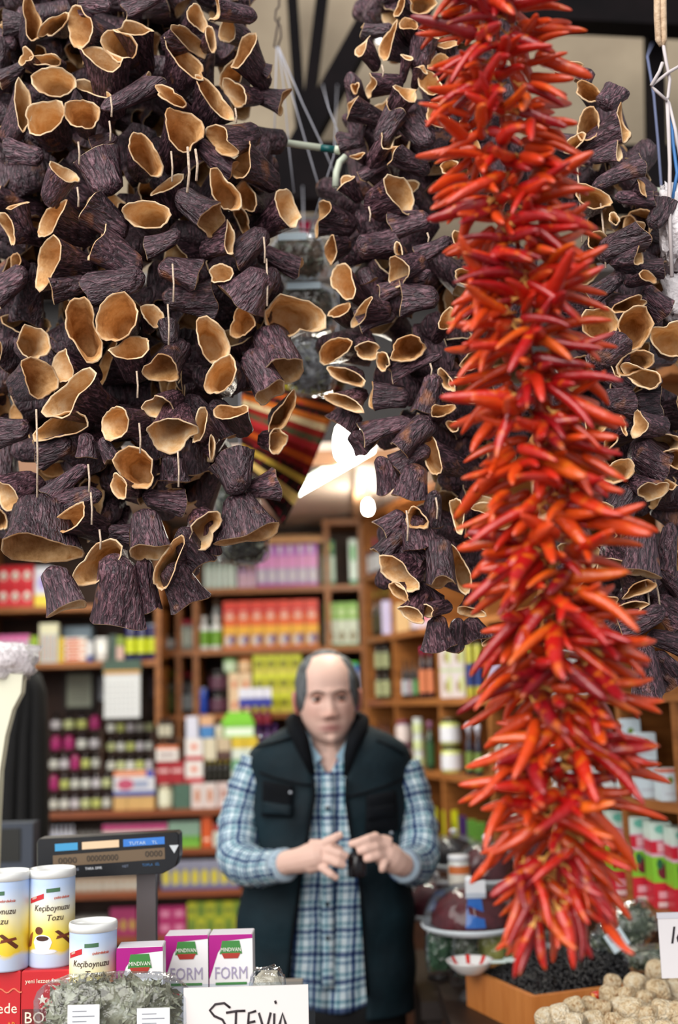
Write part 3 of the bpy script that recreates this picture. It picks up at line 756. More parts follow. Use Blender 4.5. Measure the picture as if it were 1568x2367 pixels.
rrow(918, 970, 4, zk[0], 90, 'slim black bottle with white label', 'in second cell at eye height', g, kind='wine', body=(22, 20, 18), cap=(20, 20, 20), labc=[(190, 196, 190), (90, 150, 90), (170, 150, 160), (180, 190, 200)])
rrow(972, 1008, 2, zk[0], 118, 'tall black bottle with pink cap', 'in second cell at eye height', g, kind='bottle', body=(40, 16, 24), cap=(200, 40, 100), labc=(206, 120, 80))
rrow(1020, 1078, 2, zk[0], 66, 'white and pink carton', 'in third cell at eye height', g, levels=2, bands=[(0, .9, (216, 206, 206)), (.9, 1, (190, 206, 160))], patches=[(.55, .15, .95, .8, (206, 216, 150), 'o'), (.3, .2, .6, .6, (150, 120, 60), 'o')])
rrow(1082, 1122, 2, zk[0], 124, 'tall yellow and blue tin', 'in third cell at eye height', g, kind='can', body=(170, 166, 60), cap=(60, 66, 50), labc=(30, 50, 110))
rrow(1134, 1168, 1, zk[0], 78, 'lilac carton with flared top', 'beside the chili string', g, body=(190, 180, 214))
rrow(1170, 1250, 3, zk[0], 110, 'green and white carton', 'behind chili string at eye height', g, bands=[(0, .5, (206, 216, 206)), (.5, 1, (90, 170, 50))])
rrow(858, 905, 3, zk[-1], 100, 'dark red bottle', 'behind his shoulder', g, kind='wine', body=(70, 16, 30), cap=(40, 20, 20), labc=(150, 120, 130))
rrow(918, 956, 1, zk[-1], 52, 'white jar with red band', 'in second cell below eye height', g, kind='jar', levels=2, body=(206, 190, 190), cap=(110, 30, 70), labc=(216, 200, 196))
rrow(958, 984, 1, zk[-1], 38, 'small white jar with green dot', 'stacked in second cell', g, kind='jar', levels=3, body=(206, 214, 206), cap=(214, 216, 214), labc=(196, 206, 150))
rrow(986, 1010, 1, zk[-1], 110, 'dark green tall bottle', 'in second cell below eye height', g, kind='bottle', body=(26, 50, 26), cap=(150, 100, 130), labc=(40, 80, 40))
rrow(1022, 1074, 1, zk[-1], 62, 'wide white jar with fruit label', 'in third cell below eye height', g, kind='jar', levels=2, body=(200, 206, 120), cap=(60, 56, 30), labc=(214, 214, 220))
rrow(1078, 1120, 2, zk[-1], 118, 'dark spray bottle with white head', 'in third cell below eye height', g, kind='spray', body=(24, 20, 40), cap=(206, 206, 220), labc=(110, 130, 60))
rrow(1140, 1250, 4, zk[-1], 100, 'pale jar', 'behind chili string below eye height', g, kind='jar', body=(206, 200, 190), cap=(170, 40, 50), labc=(226, 226, 220))
rrow(1275, 1420, 4, zk[0], 100, 'white carton with green mark', 'far behind chili string', g, body=(214, 220, 222), patches=[(.3, .3, .7, .6, (110, 170, 60), 'o')])
rrow(1275, 1420, 4, zk[-1], 110, 'white carton with red cap', 'far behind chili string', g, bands=[(0, .85, (214, 220, 222)), (.85, 1, (190, 40, 40))])
rrow(925, 1012, 4, zk[-2], 78, 'yellow or plum carton', 'in second bottom right cell', g, cols=[(130, 130, 30), (90, 50, 60), (190, 190, 30), (196, 196, 40)])
rrow(1026, 1060, 1, zk[-2], 84, 'bright yellow carton', 'in third bottom right cell', g, body=(196, 196, 20), patches=[(.2, .5, .8, .7, (130, 140, 20))])
rrow(1062, 1080, 1, zk[-2], 78, 'narrow purple carton', 'in third bottom right cell', g, body=(60, 30, 90))
rrow(1082, 1124, 2, zk[-2], 76, 'apple green carton', 'in third bottom right cell', g, body=(90, 140, 50), patches=[(.2, .2, .8, .5, (150, 180, 90))])
rrow(1140, 1250, 4, zk[-2], 90, 'plum carton', 'low behind chili string', g, body=(90, 50, 60))
# near right end: small white boxes and juice cartons
z = zk[-1]
wp = [(.35, .55, .65, .75, (110, 140, 40), 'o'), (.2, .2, .8, .26, (190, 196, 206))]
rrow(1468, 1520, 1, z, 84, 'white carton with tiny leaf', 'on right shelf nearest camera', g, bands=[(0, 1, (206, 220, 228))], patches=wp, dep=.05)
rrow(1523, 1572, 1, z, 72, 'white carton with red and green lid edge', 'on right shelf nearest camera', g, bands=[(0, .88, (206, 220, 228)), (.88, 1, (206, 110, 90))], patches=wp, dep=.05)
rrow(1432, 1466, 1, z, 90, 'white carton', 'half hidden by chili tips on right shelf', g, body=(200, 214, 222), patches=wp, dep=.05)
rrow(1470, 1518, 1, z + .086, 62, 'white carton standing on another', 'on right shelf nearest camera', g, body=(206, 220, 228), patches=wp, dep=.045)
rrow(1436, 1484, 1, z + .098, 80, 'tall white carton with olive print', 'upper right beside chili tips', g, body=(206, 220, 228), patches=wp, dep=.045)
# juice cartons
g = 'juice cartons on the low right shelf'
jb = [(0, .30, (196, 30, 50)), (.30, .60, (130, 190, 50)), (.60, .64, (214, 170, 190)), (.64, .78, (196, 24, 50)), (.78, .80, (214, 170, 190)), (.80, 1, (206, 224, 214))]
jp = [(.22, .34, .78, .52, (110, 14, 40), 'o'), (.2, .45, .5, .58, (30, 90, 60), 'o'), (.55, .47, .85, .58, (40, 100, 70), 'o'), (.28, .655, 1, .765, (226, 170, 180)), (.2, .87, .8, .97, (110, 190, 170), 'o'), (.2, .12, .8, .2, (226, 160, 170)), (.15, .02, .85, .08, (226, 200, 200))]
row(UR, 1408, 1600, 4, zk[-2], 186, 'red and green beet juice carton', 'on low right shelf', g, name='juice_carton', bands=jb, top=(206, 224, 214), patches=jp, face=True, dep=.07, inset=.03, gap=.01)
row(UR, 1412, 1600, 5, zk[-2], 222, 'dark green glass jar', 'behind the beet juice cartons', g, kind='jar', body=(20, 50, 50), cap=(30, 90, 100), labc=(40, 60, 30), face=True, inset=.15)

# ------------------------------------------------------------------ dried eggplants
def eggplant_skin():
    m = bpy.data.materials.new('dried_eggplant_skin'); m.use_nodes = True
    nt = m.node_tree; b = nt.nodes['Principled BSDF']; L = nt.links.new
    tc = nn(nt, 'ShaderNodeTexCoord'); oi = nn(nt, 'ShaderNodeObjectInfo')
    ml = nn(nt, 'ShaderNodeMath', operation='MULTIPLY'); ml.inputs[1].default_value = 31.0; L(oi.outputs['Random'], ml.inputs[0])
    ad = nn(nt, 'ShaderNodeVectorMath', operation='ADD'); L(tc.outputs['Object'], ad.inputs[0]); L(ml.outputs[0], ad.inputs[1])
    mp = nn(nt, 'ShaderNodeMapping'); mp.inputs['Scale'].default_value = (1, 1, 0.26); L(ad.outputs[0], mp.inputs[0])
    w = nn(nt, 'ShaderNodeTexNoise'); w.inputs['Scale'].default_value = 210; w.inputs['Detail'].default_value = 6; w.inputs['Distortion'].default_value = 1.2; L(mp.outputs[0], w.inputs['Vector'])
    w2 = nn(nt, 'ShaderNodeTexNoise'); w2.inputs['Scale'].default_value = 55; w2.inputs['Detail'].default_value = 4; w2.inputs['Distortion'].default_value = 1.0; L(mp.outputs[0], w2.inputs['Vector'])
    big = nn(nt, 'ShaderNodeTexNoise'); big.inputs['Scale'].default_value = 26; big.inputs['Detail'].default_value = 3; L(ad.outputs[0], big.inputs['Vector'])
    rp = nn(nt, 'ShaderNodeValToRGB'); e = rp.color_ramp.elements
    e[0].position = .36; e[0].color = (*lin((24, 14, 19)), 1); e[1].position = .68; e[1].color = (*lin((122, 86, 95)), 1)
    k = e.new(.50); k.color = (*lin((56, 33, 41)), 1)
    L(w.outputs['Fac'], rp.inputs[0])
    rp2 = nn(nt, 'ShaderNodeValToRGB'); e2 = rp2.color_ramp.elements
    e2[0].position = .62; e2[0].color = (0, 0, 0, 1); e2[1].position = .74; e2[1].color = (1, 1, 1, 1); L(big.outputs['Fac'], rp2.inputs[0])
    mx = nn(nt, 'ShaderNodeMix', data_type='RGBA'); L(rp2.outputs[0], mx.inputs['Factor']); L(rp.outputs[0], mx.inputs[6]); mx.inputs[7].default_value = (*lin((140, 88, 58)), 1)
    hs = nn(nt, 'ShaderNodeHueSaturation')
    vr = nn(nt, 'ShaderNodeMapRange'); vr.inputs['To Min'].default_value = .6; vr.inputs['To Max'].default_value = 1.45; L(oi.outputs['Random'], vr.inputs['Value']); L(vr.outputs[0], hs.inputs['Value'])
    L(mx.outputs[2], hs.inputs['Color']); L(hs.outputs[0], b.inputs['Base Color'])
    b.inputs['Roughness'].default_value = .42; b.inputs['Specular IOR Level'].default_value = .8; b.inputs['Specular Tint'].default_value = (1.0, .88, .94, 1)
    sm = nn(nt, 'ShaderNodeMath', operation='MULTIPLY_ADD'); sm.inputs[1].default_value = .55; L(w.outputs['Fac'], sm.inputs[0]); L(w2.outputs['Fac'], sm.inputs[2])
    bp = nn(nt, 'ShaderNodeBump'); bp.inputs['Strength'].default_value = 1.0; bp.inputs['Distance'].default_value = .010; L(sm.outputs[0], bp.inputs['Height']); L(bp.outputs[0], b.inputs['Normal'])
    return m
SKIN_E = eggplant_skin()
FLESH = mat_noise('dried_eggplant_flesh', [(0.25, (176, 122, 66)), (0.5, (230, 184, 128)), (0.75, (250, 224, 184))], scale=42, rough=.75, bump=.35, rnd=.22, bscale=160, dist=.003, spec=.25)
RIM = mat_noise('dried_eggplant_rim', [(0.3, (196, 146, 96)), (0.7, (246, 220, 182))], scale=45, rough=.7, rnd=.15, spec=.3)

def eggplant_mesh(L, a, c, seed):
    """open cup along +Z, mouth at z = 0 with half axes a (x), c (y); closed tip at z = -L"""
    r_ = random.Random(seed); seg = 28
    p2, p3, p5 = r_.uniform(0, 6.28), r_.uniform(0, 6.28), r_.uniform(0, 6.28)
    a2, a3, a5 = r_.uniform(.03, .26), r_.uniform(.03, .15), r_.uniform(.01, .06)
    z2, z3 = r_.uniform(-.05, .05), r_.uniform(-.035, .035)
    ph = [r_.uniform(0, 6.28) for _ in range(3)]
    bx, by = r_.uniform(-.14, .14), r_.uniform(-.14, .14)
    flare = r_.uniform(.0, .12); nar = r_.uniform(.58, .84); m_ = (a + c) / 2
    base = max(min(a, c) * .75, .011)
    th = .0026
    def ring(t, off, zoff=0.0):
        # t 0 tip .. 1 mouth
        close = min(1.0, math.sqrt(max(t, 0) / .16)) if t < .16 else 1.0
        k = nar + (1 - nar) * (t ** 1.1) + flare * max(0, t - .8) * 2
        out = []
        for j in range(seg):
            f = 2 * math.pi * j / seg
            wob = 1 + t * (a2 * math.sin(2 * f + p2) + a3 * math.sin(3 * f + p3) + a5 * math.sin(5 * f + p5))
            rid = 1 + (.05 * (1.2 - t)) * math.sin(7 * f + ph[0] + 3 * t) + .03 * math.sin(11 * f + ph[1])
            sm = t * t
            ex = (a * sm + m_ * (1 - sm)) * k * close; ey = (c * sm + m_ * .8 * (1 - sm)) * k * close
            x = (ex * wob * rid - off) * math.cos(f) if ex > off else 0
            y = (ey * wob * rid - off) * math.sin(f) if ey > off else 0
            z = -L * (1 - t) + zoff + t * L * (z2 * math.sin(2 * f + ph[2]) + z3 * math.sin(3 * f + p5)) * 1.6
            s_ = (1 - t) ** 2
            out.append((x + bx * L * s_, y + by * L * s_, z))
        return out
    b = MB()
    ts = [0.004, .03, .08, .15, .25, .38, .52, .66, .8, .91, 1.0]
    outer = [ring(t, 0) for t in ts]
    b.grid(outer, SKIN_E, True, True, False)
    lip = [outer[-1], [(x * .985, y * .985, z + .0012) for x, y, z in ring(1.0, th * .5)], ring(.985, th)]
    b.grid(lip, RIM, True)
    inner = [ring(t, th) for t in (.985, .93, .84, .72, .58, .44, .3, .2, .13)]
    b.grid(inner, FLESH, True, False, True)
    return b.mesh('dried_eggplant', True)

EG = []
def eggs(bunch, Y0, xc, xh, bulge, data):
    for ln in data.strip().split('\n'):
        q = [float(v) for v in ln.split()]
        mx, my, D, d, th, tx, ty = q[:7]
        D *= 1.07; d *= 1.07
        s = q[7] if len(q) > 7 else 1.0
        lay = q[8] if len(q) > 8 else 0.0
        EG.append((bunch, Y0, xc, xh, bulge, mx, my, D, d, th, tx, ty, s, lay))
eggs('left', 1.72, 290, 400, .10, '''
75 46 92 42 85 22 48
125 58 90 20 -45 112 18
183 62 95 68 80 252 48
276 106 84 74 80 300 88
240 130 130 55 35 232 200
308 68 105 24 20 318 104
59 131 52 30 65 88 140
106 138 66 33 5 122 120
123 190 92 74 20 118 178
53 243 118 36 85 -8 250
103 270 105 85 -40 112 288
191 264 82 72 80 184 260
218 207 95 24 28 226 240 1 -1
360 190 58 15 50 248 282 -1
335 356 98 62 55 298 335
217 360 110 14 -3 255 452 0
149 400 72 50 50 92 452
215 335 44 12 80 272 318 -1
25 350 60 12 60 112 378 -1
292 25 44 12 60 388 10 -1
190 10 56 12 80 268 26 -1
-10 100 64 14 80 45 100 -1 -1
0 185 40 12 70 70 164 -1
457 42 64 42 60 428 28
499 20 62 28 65 594 24
525 68 64 45 -60 574 60 1 -.6
561 120 105 38 -70 606 142
440 95 64 34 15 374 78
488 90 64 24 80 466 78
430 140 132 36 38 372 166
492 222 125 40 42 436 244
543 215 78 40 45 592 188 1 -.5
655 235 62 12 60 588 214 0
624 166 44 12 60 568 150 -1
392 220 85 32 30 428 214
423 297 115 74 60 372 312
510 325 98 40 15 596 286
560 370 90 52 -70 644 392
535 395 52 12 -60 452 350 -1
518 443 94 58 75 498 420
494 507 90 26 -55 402 448
388 428 85 24 -35 402 454 1 -1
667 482 92 54 55 596 502
568 455 80 42 75 592 450 1 -1
560 510 62 30 60 545 480 1 -1
340 496 110 60 10 346 468
532 553 78 20 85 458 556
510 632 60 50 10 532 652
455 640 80 12 80 372 616 -1
492 690 88 12 85 378 706 -1
690 620 58 12 75 604 588 -1
545 600 58 12 -50 616 540 -1
560 705 72 12 -40 616 634 -1
678 731 120 94 30 648 698
340 575 48 12 80 426 560 -1
117 507 100 54 -60 188 522
207 475 82 36 -58 292 526
18 530 90 18 62 76 508
42 475 54 14 -25 54 522
108 607 102 80 -60 202 598
224 565 86 48 -75 324 612
35 607 44 26 85 62 600 1 -1
-10 680 76 14 80 76 640 -1
120 670 50 22 75 202 654 .5
205 668 78 12 80 336 655 -1
270 735 108 94 -50 286 724
352 728 54 46 60 330 736 1 -1
192 760 120 82 75 178 748
78 792 84 58 80 16 790
92 874 88 76 60 6 892
145 845 86 55 50 218 846 1 -.8
301 802 94 54 -10 312 856
158 914 126 74 -40 220 932
140 985 110 60 -20 168 958 1 -.4
264 978 76 66 60 324 958
-5 1000 66 12 85 78 1000 -1
374 855 82 52 -30 400 776
367 942 72 44 20 402 888
397 1003 108 58 12 406 908
461 986 84 18 -72 492 990
491 787 106 68 70 468 776
511 867 96 58 -65 532 858
655 857 90 42 -15 618 748
627 907 66 24 -38 572 806
655 955 94 38 -60 618 930
642 1020 60 38 -75 608 998
535 950 72 40 5 562 986
490 1035 50 16 85 464 1020
390 752 58 14 10 394 800 -1
560 745 66 56 80 580 734 1 -1
15 1143 80 44 65 84 1088
3 1202 50 22 75 -22 1180
94 1272 140 54 6 88 1138 .5
105 1180 58 12 65 232 1130 -1
115 1145 52 12 60 208 1078 -1
160 1199 96 46 -22 236 1216
311 1080 110 74 20 322 1058
275 1125 62 34 60 304 1120
228 1302 114 74 -25 252 1288
348 1276 76 38 -8 328 1176
389 1307 120 42 -60 424 1286
268 1438 118 14 3 294 1286 -1
345 1408 58 12 20 338 1288 -1
158 1406 86 14 -8 130 1306 .2 .5
440 1395 88 14 -30 392 1306 -1
465 1310 74 12 -40 408 1232 -1
473 1225 84 52 -35 436 1176
425 1165 64 12 80 332 1160 -1
575 1240 118 20 -30 546 1128 .3 .5
535 1058 108 14 -28 566 1142 -1 .5
640 1118 68 12 -72 572 1142 -1 .5
490 1280 44 12 5 490 1206 -1
300 1235 50 12 80 252 1232 -1 -.5
400 1110 64 12 0 402 1052 -1
90 1050 64 12 80 172 1030 -1
200 1056 48 12 0 206 1004 -1
260 1060 44 12 -40 234 1016 -1
500 1000 64 12 -40 444 914 -1 -1
545 1000 60 12 -40 498 928 -1 -.6
20 60 80 16 70 96 70 -1 -1
''')
eggs('middle', 1.80, 960, 230, .08, '''
977 8 68 40 0 976 -24
925 14 50 24 -65 962 20
945 55 47 38 40 962 72
898 95 82 32 -65 958 100
839 107 56 24 -55 884 132
840 75 40 12 80 908 86 -1
985 82 68 36 45 968 152
1035 103 52 28 0 1042 134
1013 142 54 36 -15 1032 166
858 198 46 28 -60 938 184
822 203 34 16 80 852 205
938 212 64 48 -30 904 252
995 193 64 52 50 1034 200
811 252 54 36 -80 902 272
918 258 50 30 20 868 322
895 322 68 36 -65 852 364
945 275 78 14 -45 990 354 -1
910 357 50 28 -40 998 388
1010 265 74 36 50 1064 248
785 330 48 12 85 842 330 -1
1038 385 42 32 0 1052 380
942 132 36 14 20 934 164
975 160 30 16 10 952 178
835 405 42 12 70 894 382 -1
828 360 34 14 0 854 350
798 420 40 24 -20 836 448
926 448 90 64 40 858 440
742 503 68 40 -80 828 512
908 565 72 12 80 820 582 -1
905 525 62 12 80 994 508 -1
922 580 40 18 80 944 560 1 -.5
765 580 54 30 -60 814 554
920 628 66 38 20 980 588
970 590 50 12 70 1044 568 -1
793 650 90 52 60 844 672
850 652 34 12 60 838 622 -1
880 675 42 12 70 998 652 -1
930 690 74 12 80 1014 690 -1
785 717 60 26 -20 814 742
838 720 56 30 -5 904 714
830 745 52 12 70 908 724 -1
1035 740 62 38 -60 1008 762
773 810 72 52 -30 804 788
850 810 68 30 5 850 766
885 835 46 28 70 904 814
944 807 88 48 -10 952 764
802 870 94 24 30 834 826
795 930 90 28 22 832 886
862 917 74 10 -85 948 914 0
905 865 44 12 65 1014 818 -1
985 952 76 14 5 1000 868 -1
1022 948 56 30 -25 998 962
840 1005 64 12 -62 948 968 -1
930 1040 56 12 -50 992 968 -1
915 1080 56 12 -60 988 1032 -1
1000 1052 106 26 70 1084 1060
905 1135 54 14 20 888 1056 -1
1032 880 62 22 60 1064 858
1047 985 34 22 60 1080 984
950 1150 78 14 5 962 1076 -1
793 985 72 18 0 812 956 -1 -.5
850 1040 54 14 -40 818 998 -1 -.5
885 1225 58 14 60 934 1188 -1
964 1200 60 36 40 988 1176
970 1262 82 14 5 950 1196 -1
880 1285 58 14 50 934 1228 -1
920 1326 100 48 25 978 1276
970 1305 62 12 -30 930 1258 -1
1020 1347 62 24 0 1014 1236 .5
995 1215 60 14 5 1002 1136 -1
925 1370 64 24 40 964 1348
952 1420 70 22 20 978 1366
983 1412 40 22 -10 1044 1390
1090 1416 60 22 5 1096 1376
1015 1500 66 14 5 1000 1426 -1
1050 1502 44 12 10 1052 1428 -1
1105 1475 64 14 -20 1086 1426 -1
1140 1481 50 16 -15 1118 1448
1065 1320 102 16 75 1094 1310
990 1400 74 14 0 960 1346 -1 -1
1058 1190 82 14 80 1090 1180
1125 1175 58 28 -5 1112 1202
1070 560 60 40 60 1040 560
1090 640 70 40 20 1080 620
1100 830 70 40 -20 1090 800
1075 900 70 46 40 1060 880
1110 1240 70 44 30 1100 1210
1075 60 80 40 30 1070 30
1085 320 70 44 60 1060 300
''')
eggs('right', 1.72, 1460, 220, .08, '''
1313 156 62 24 0 1312 132
1362 213 70 36 28 1384 192
1345 192 48 14 40 1362 164 -1
1425 215 62 14 50 1392 256 -1
1440 285 94 22 72 1366 292
1361 288 68 58 -70 1384 278
1328 330 52 32 -45 1348 318
1431 345 62 16 -75 1372 352
1485 383 54 12 65 1366 418 .2
1370 455 98 38 25 1392 426
1485 435 40 20 70 1446 442
1505 460 46 12 80 1412 470 -1
1540 465 54 12 20 1508 534 -1
1420 505 34 20 70 1444 498
1490 545 68 26 -62 1382 566
1478 590 50 26 -55 1416 590
1530 620 50 12 80 1418 622 -1
1498 640 44 28 10 1456 640
1360 690 60 14 60 1444 648 -1
1458 705 90 26 -20 1428 670
1388 748 86 70 70 1398 738
1468 758 102 74 -50 1484 738
1556 785 100 72 60 1562 768
1468 838 70 58 -20 1484 822
1425 808 58 14 -40 1388 842 -1
1540 720 64 14 -40 1478 678 -1
1483 870 78 46 35 1534 858
1424 850 50 20 80 1396 850
1458 930 80 14 70 1398 932 -1
1522 930 64 12 80 1458 936 -1
1476 980 56 32 -60 1560 986
1530 1020 88 48 5 1548 996
1562 1062 72 42 20 1572 1046
1525 1075 64 14 40 1452 1034 -1
1431 1090 66 54 -20 1442 1072
1510 1136 68 44 0 1466 1092
1420 1200 84 14 20 1458 1126 -1
1410 1025 38 22 -50 1434 1000
1442 985 44 16 80 1422 1000
1548 1120 38 22 30 1562 1142
1480 1325 84 18 5 1496 1202 .4
1535 1320 60 12 5 1546 1212 -1
1480 1362 80 20 -22 1474 1326
1460 1405 74 22 -5 1472 1376
1435 1450 70 14 75 1534 1420 -1
1570 1430 70 14 -40 1508 1392 -1
1572 1490 56 14 60 1494 1470 -1
1500 1605 80 14 0 1480 1486 -1
1562 1576 62 14 -40 1508 1506 -1
1576 1360 60 14 -40 1528 1314 -1
1480 1246 46 12 70 1434 1266 -1
1420 1310 80 30 10 1425 1250
1390 560 70 40 30 1380 540
1380 980 70 44 -30 1370 960
1385 1180 76 40 20 1380 1150
1400 1400 70 30 -20 1400 1360
''')
# number the visible ones by hanging column
cols_px = {'left': (-40, 700, 7), 'middle': (740, 1140, 4), 'right': (1300, 1580, 3)}
colmap = {}
for i, e in enumerate(EG):
    x0, x1, n = cols_px[e[0]]
    c = min(n - 1, max(0, int((e[5] - x0) / (x1 - x0) * n)))
    colmap.setdefault((e[0], c), []).append((e[6], i))
rank = {}
for (bn, c), lst in colmap.items():
    for r_, (_, i) in enumerate(sorted(lst)): rank[i] = (bn, c, r_)
er = random.Random(5)
for i, (bn, Y0, xc, xh, bulge, mx, my, D, d, th, tx, ty, s, lay) in enumerate(EG):
    Y = Y0 + bulge * min(1.6, ((mx - xc) / xh) ** 2) - lay * .035 + er.uniform(-.012, .012) + (.03 if s <= 0 else 0)
    m0 = P(mx, my, Y); t0 = P(tx, ty, Y); sc = Y / F
    pv = m0 - t0; pl = pv.length
    Lw = max(D * sc * 1.25, .05)
    if s > 0: dep = -math.sqrt(max(Lw ** 2 - pl ** 2, (.35 * Lw) ** 2)) * s
    elif s == 0: dep = -.06 * Lw
    else: dep = .28 * pl
    ax = Vector((pv.x, dep, pv.z)); L = min(ax.length, .13); A = ax.normalized()
    et = Vector((math.cos(math.radians(th)), 0, -math.sin(math.radians(th))))
    u = et - A * et.dot(A); ul = u.length; u.normalize()
    v = A.cross(u)
    vproj = math.sqrt(v.x ** 2 + v.z ** 2)
    a_ = D * sc / 2 / max(math.sqrt(u.x ** 2 + u.z ** 2), .5)
    if s <= .25: c_ = a_ * er.uniform(.55, .85)
    else: c_ = min(max(d * sc / 2 / max(vproj, .3), a_ * .34), a_ * 1.15)
    L = max(L, a_ * 1.2)
    me = eggplant_mesh(L, a_, c_, 100 + i)
    bn, c, r_ = rank[i]
    look = 'with pale open mouth' if s > .25 else 'showing dark wrinkled skin'
    o = link('dried_eggplant', me, None, label='dried eggplant %s, %s down in %s column of %s bunch' % (look, ordn(r_ + 1), ordn(c + 1), bn), cat='dried eggplant', group='dried eggplants of the %s bunch' % bn)
    o.matrix_world = Matrix(((u.x, v.x, A.x, m0.x), (u.y, v.y, A.y, m0.y), (u.z, v.z, A.z, m0.z), (0, 0, 0, 1)))
# inner ones that close the bunches
inner = []
def in_bunch(bn, x, y):
    if bn == 'left': return x < (575 if y < 260 else 600 if y < 900 else 470) and y < (1230 if x < 470 else 960)
    if bn == 'middle':
        x0 = 860 if y < 300 else 825 if y < 900 else 910 if y < 1130 else 965
        return x0 < x < 1180 and y < 1380
    return max(1320, 1320) < x < 1390 + (y - 150) * .45 and 190 < y < 1480 and x < 1600
inner = []
def fill(bn, n, x0, x1, y0, y1, Y0, Y1):
    k = 0
    while k < n:
        x, y = er.uniform(x0, x1), er.uniform(y0, y1)
        if in_bunch(bn, x, y): inner.append((bn, x, y, er.uniform(Y0, Y1))); k += 1
fill('left', 330, -40, 610, -60, 1240, 1.86, 2.04)
fill('middle', 160, 800, 1180, -60, 1400, 1.92, 2.07)
fill('right', 80, 1320, 1600, 190, 1480, 1.84, 1.98)
stuffed = {'left': MB(), 'middle': MB(), 'right': MB()}
shown = {'left': 0, 'middle': 0, 'right': 0}
VAR = [eggplant_mesh(er.uniform(.075, .105), er.uniform(.028, .038), er.uniform(.02, .032), 700 + q) for q in range(12)]
inner.sort(key=lambda q: q[3])
for k, (bn, x, y, Y) in enumerate(inner):
    m0 = P(x, y, Y); A = Vector((er.uniform(-1, 1), er.uniform(-.7, .5), er.uniform(-.8, .4))).normalized()
    u = A.orthogonal().normalized(); ro = er.uniform(0, 6.28); u = (Matrix.Rotation(ro, 3, A) @ u); v = A.cross(u)
    Mx = Matrix(((u.x, v.x, A.x, m0.x), (u.y, v.y, A.y, m0.y), (u.z, v.z, A.z, m0.z), (0, 0, 0, 1)))
    me = VAR[k % 12]
    if k < 300 - len(EG):
        shown[bn] += 1
        o = link('dried_eggplant', me, None, label='half hidden dried eggplant in the back layer of %s bunch, %s from top' % (bn, ordn(1 + sum(1 for q in inner[:300 - len(EG)] if q[0] == bn and q[2] < y))), cat='dried eggplant', group='half hidden dried eggplants of the %s bunch' % bn)
        o.matrix_world = Mx
    else:
        b = stuffed[bn]; n0 = len(b.v); b.v += [tuple(Mx @ q.co) for q in me.vertices]
        ids = [b.mi(q) for q in me.materials]
        for p in me.polygons: b.f.append(tuple(n0 + q for q in p.vertices)); b.m.append(ids[p.material_index])
for bn, b in stuffed.items():
    b.obj('dried_eggplants', smooth=True, label='dried eggplants packed deep inside the %s bunch' % bn, cat='dried eggplants', kind='stuff')
# hanging strings
STR = mat_noise('cotton_string', [(.3, (170, 146, 124)), (.7, (222, 202, 180))], scale=300, rough=.9)
def string(pts, Y, label, r=.0016, mat=None, group=None, name='string'):
    b = MB(); b.tube([P(x, y, Yy if Yy else Y) for x, y, Yy in [(p + (None,))[:3] for p in pts]], r, mat or STR, 6)
    return b.obj(name, smooth=True, label=label, cat='string', group=group)
gs = 'strings the eggplants hang on'
LS = [(86, 958, 1142), (183, 340, 372), (181, 445, 470), (258, 236, 262), (255, 292, 318), (318, 870, 912), (324, 990, 1040), (401, 622, 690), (390, 715, 790), (413, 1055, 1118), (206, 1085, 1130), (212, 1150, 1205), (232, 1236, 1262), (398, 362, 412), (612, 560, 600), (618, 610, 700), (546, 262, 276)]
for k, (x, top, bot) in enumerate(sorted(LS)):
    string([(x - 2, top - 12), (x + 1, (top + bot) / 2), (x, bot + 8)], 1.70 + .10 * ((x - 290) / 400) ** 2, 'short length of pale string, %s from left in the left bunch' % ordn(k + 1), group=gs)
string([(434, 340), (438, 400), (433, 445)], 1.69, 'loose pale string end dangling from eggplant at left bunch centre', r=.0022, group=gs)
string([(452, 345), (457, 380), (454, 418)], 1.69, 'shorter loose pale string end beside a longer one', r=.0022, group=gs)
for k, (x, top, bot) in enumerate(((855, 478, 512), (885, 150, 178), (990, 538, 560), (997, 840, 868), (1010, 1150, 1200), (942, 1180, 1250))):
    string([(x - 2, top), (x + 2, (top + bot) / 2), (x, bot)], 1.775, 'thin pale string in the middle bunch, %s from left' % ordn(sorted((855, 885, 990, 997, 1010, 942)).index(x) + 1), group=gs)
for k, (x, top, bot) in enumerate(((1340, 380, 560), (1395, 470, 620), (1497, 1340, 1410), (1520, 1340, 1400))):
    string([(x - 6, top), (x + 2, (top + bot) / 2), (x + 6, bot)], 1.74, 'thin pale string in the right bunch, %s from left' % ordn(k + 1), group=gs)

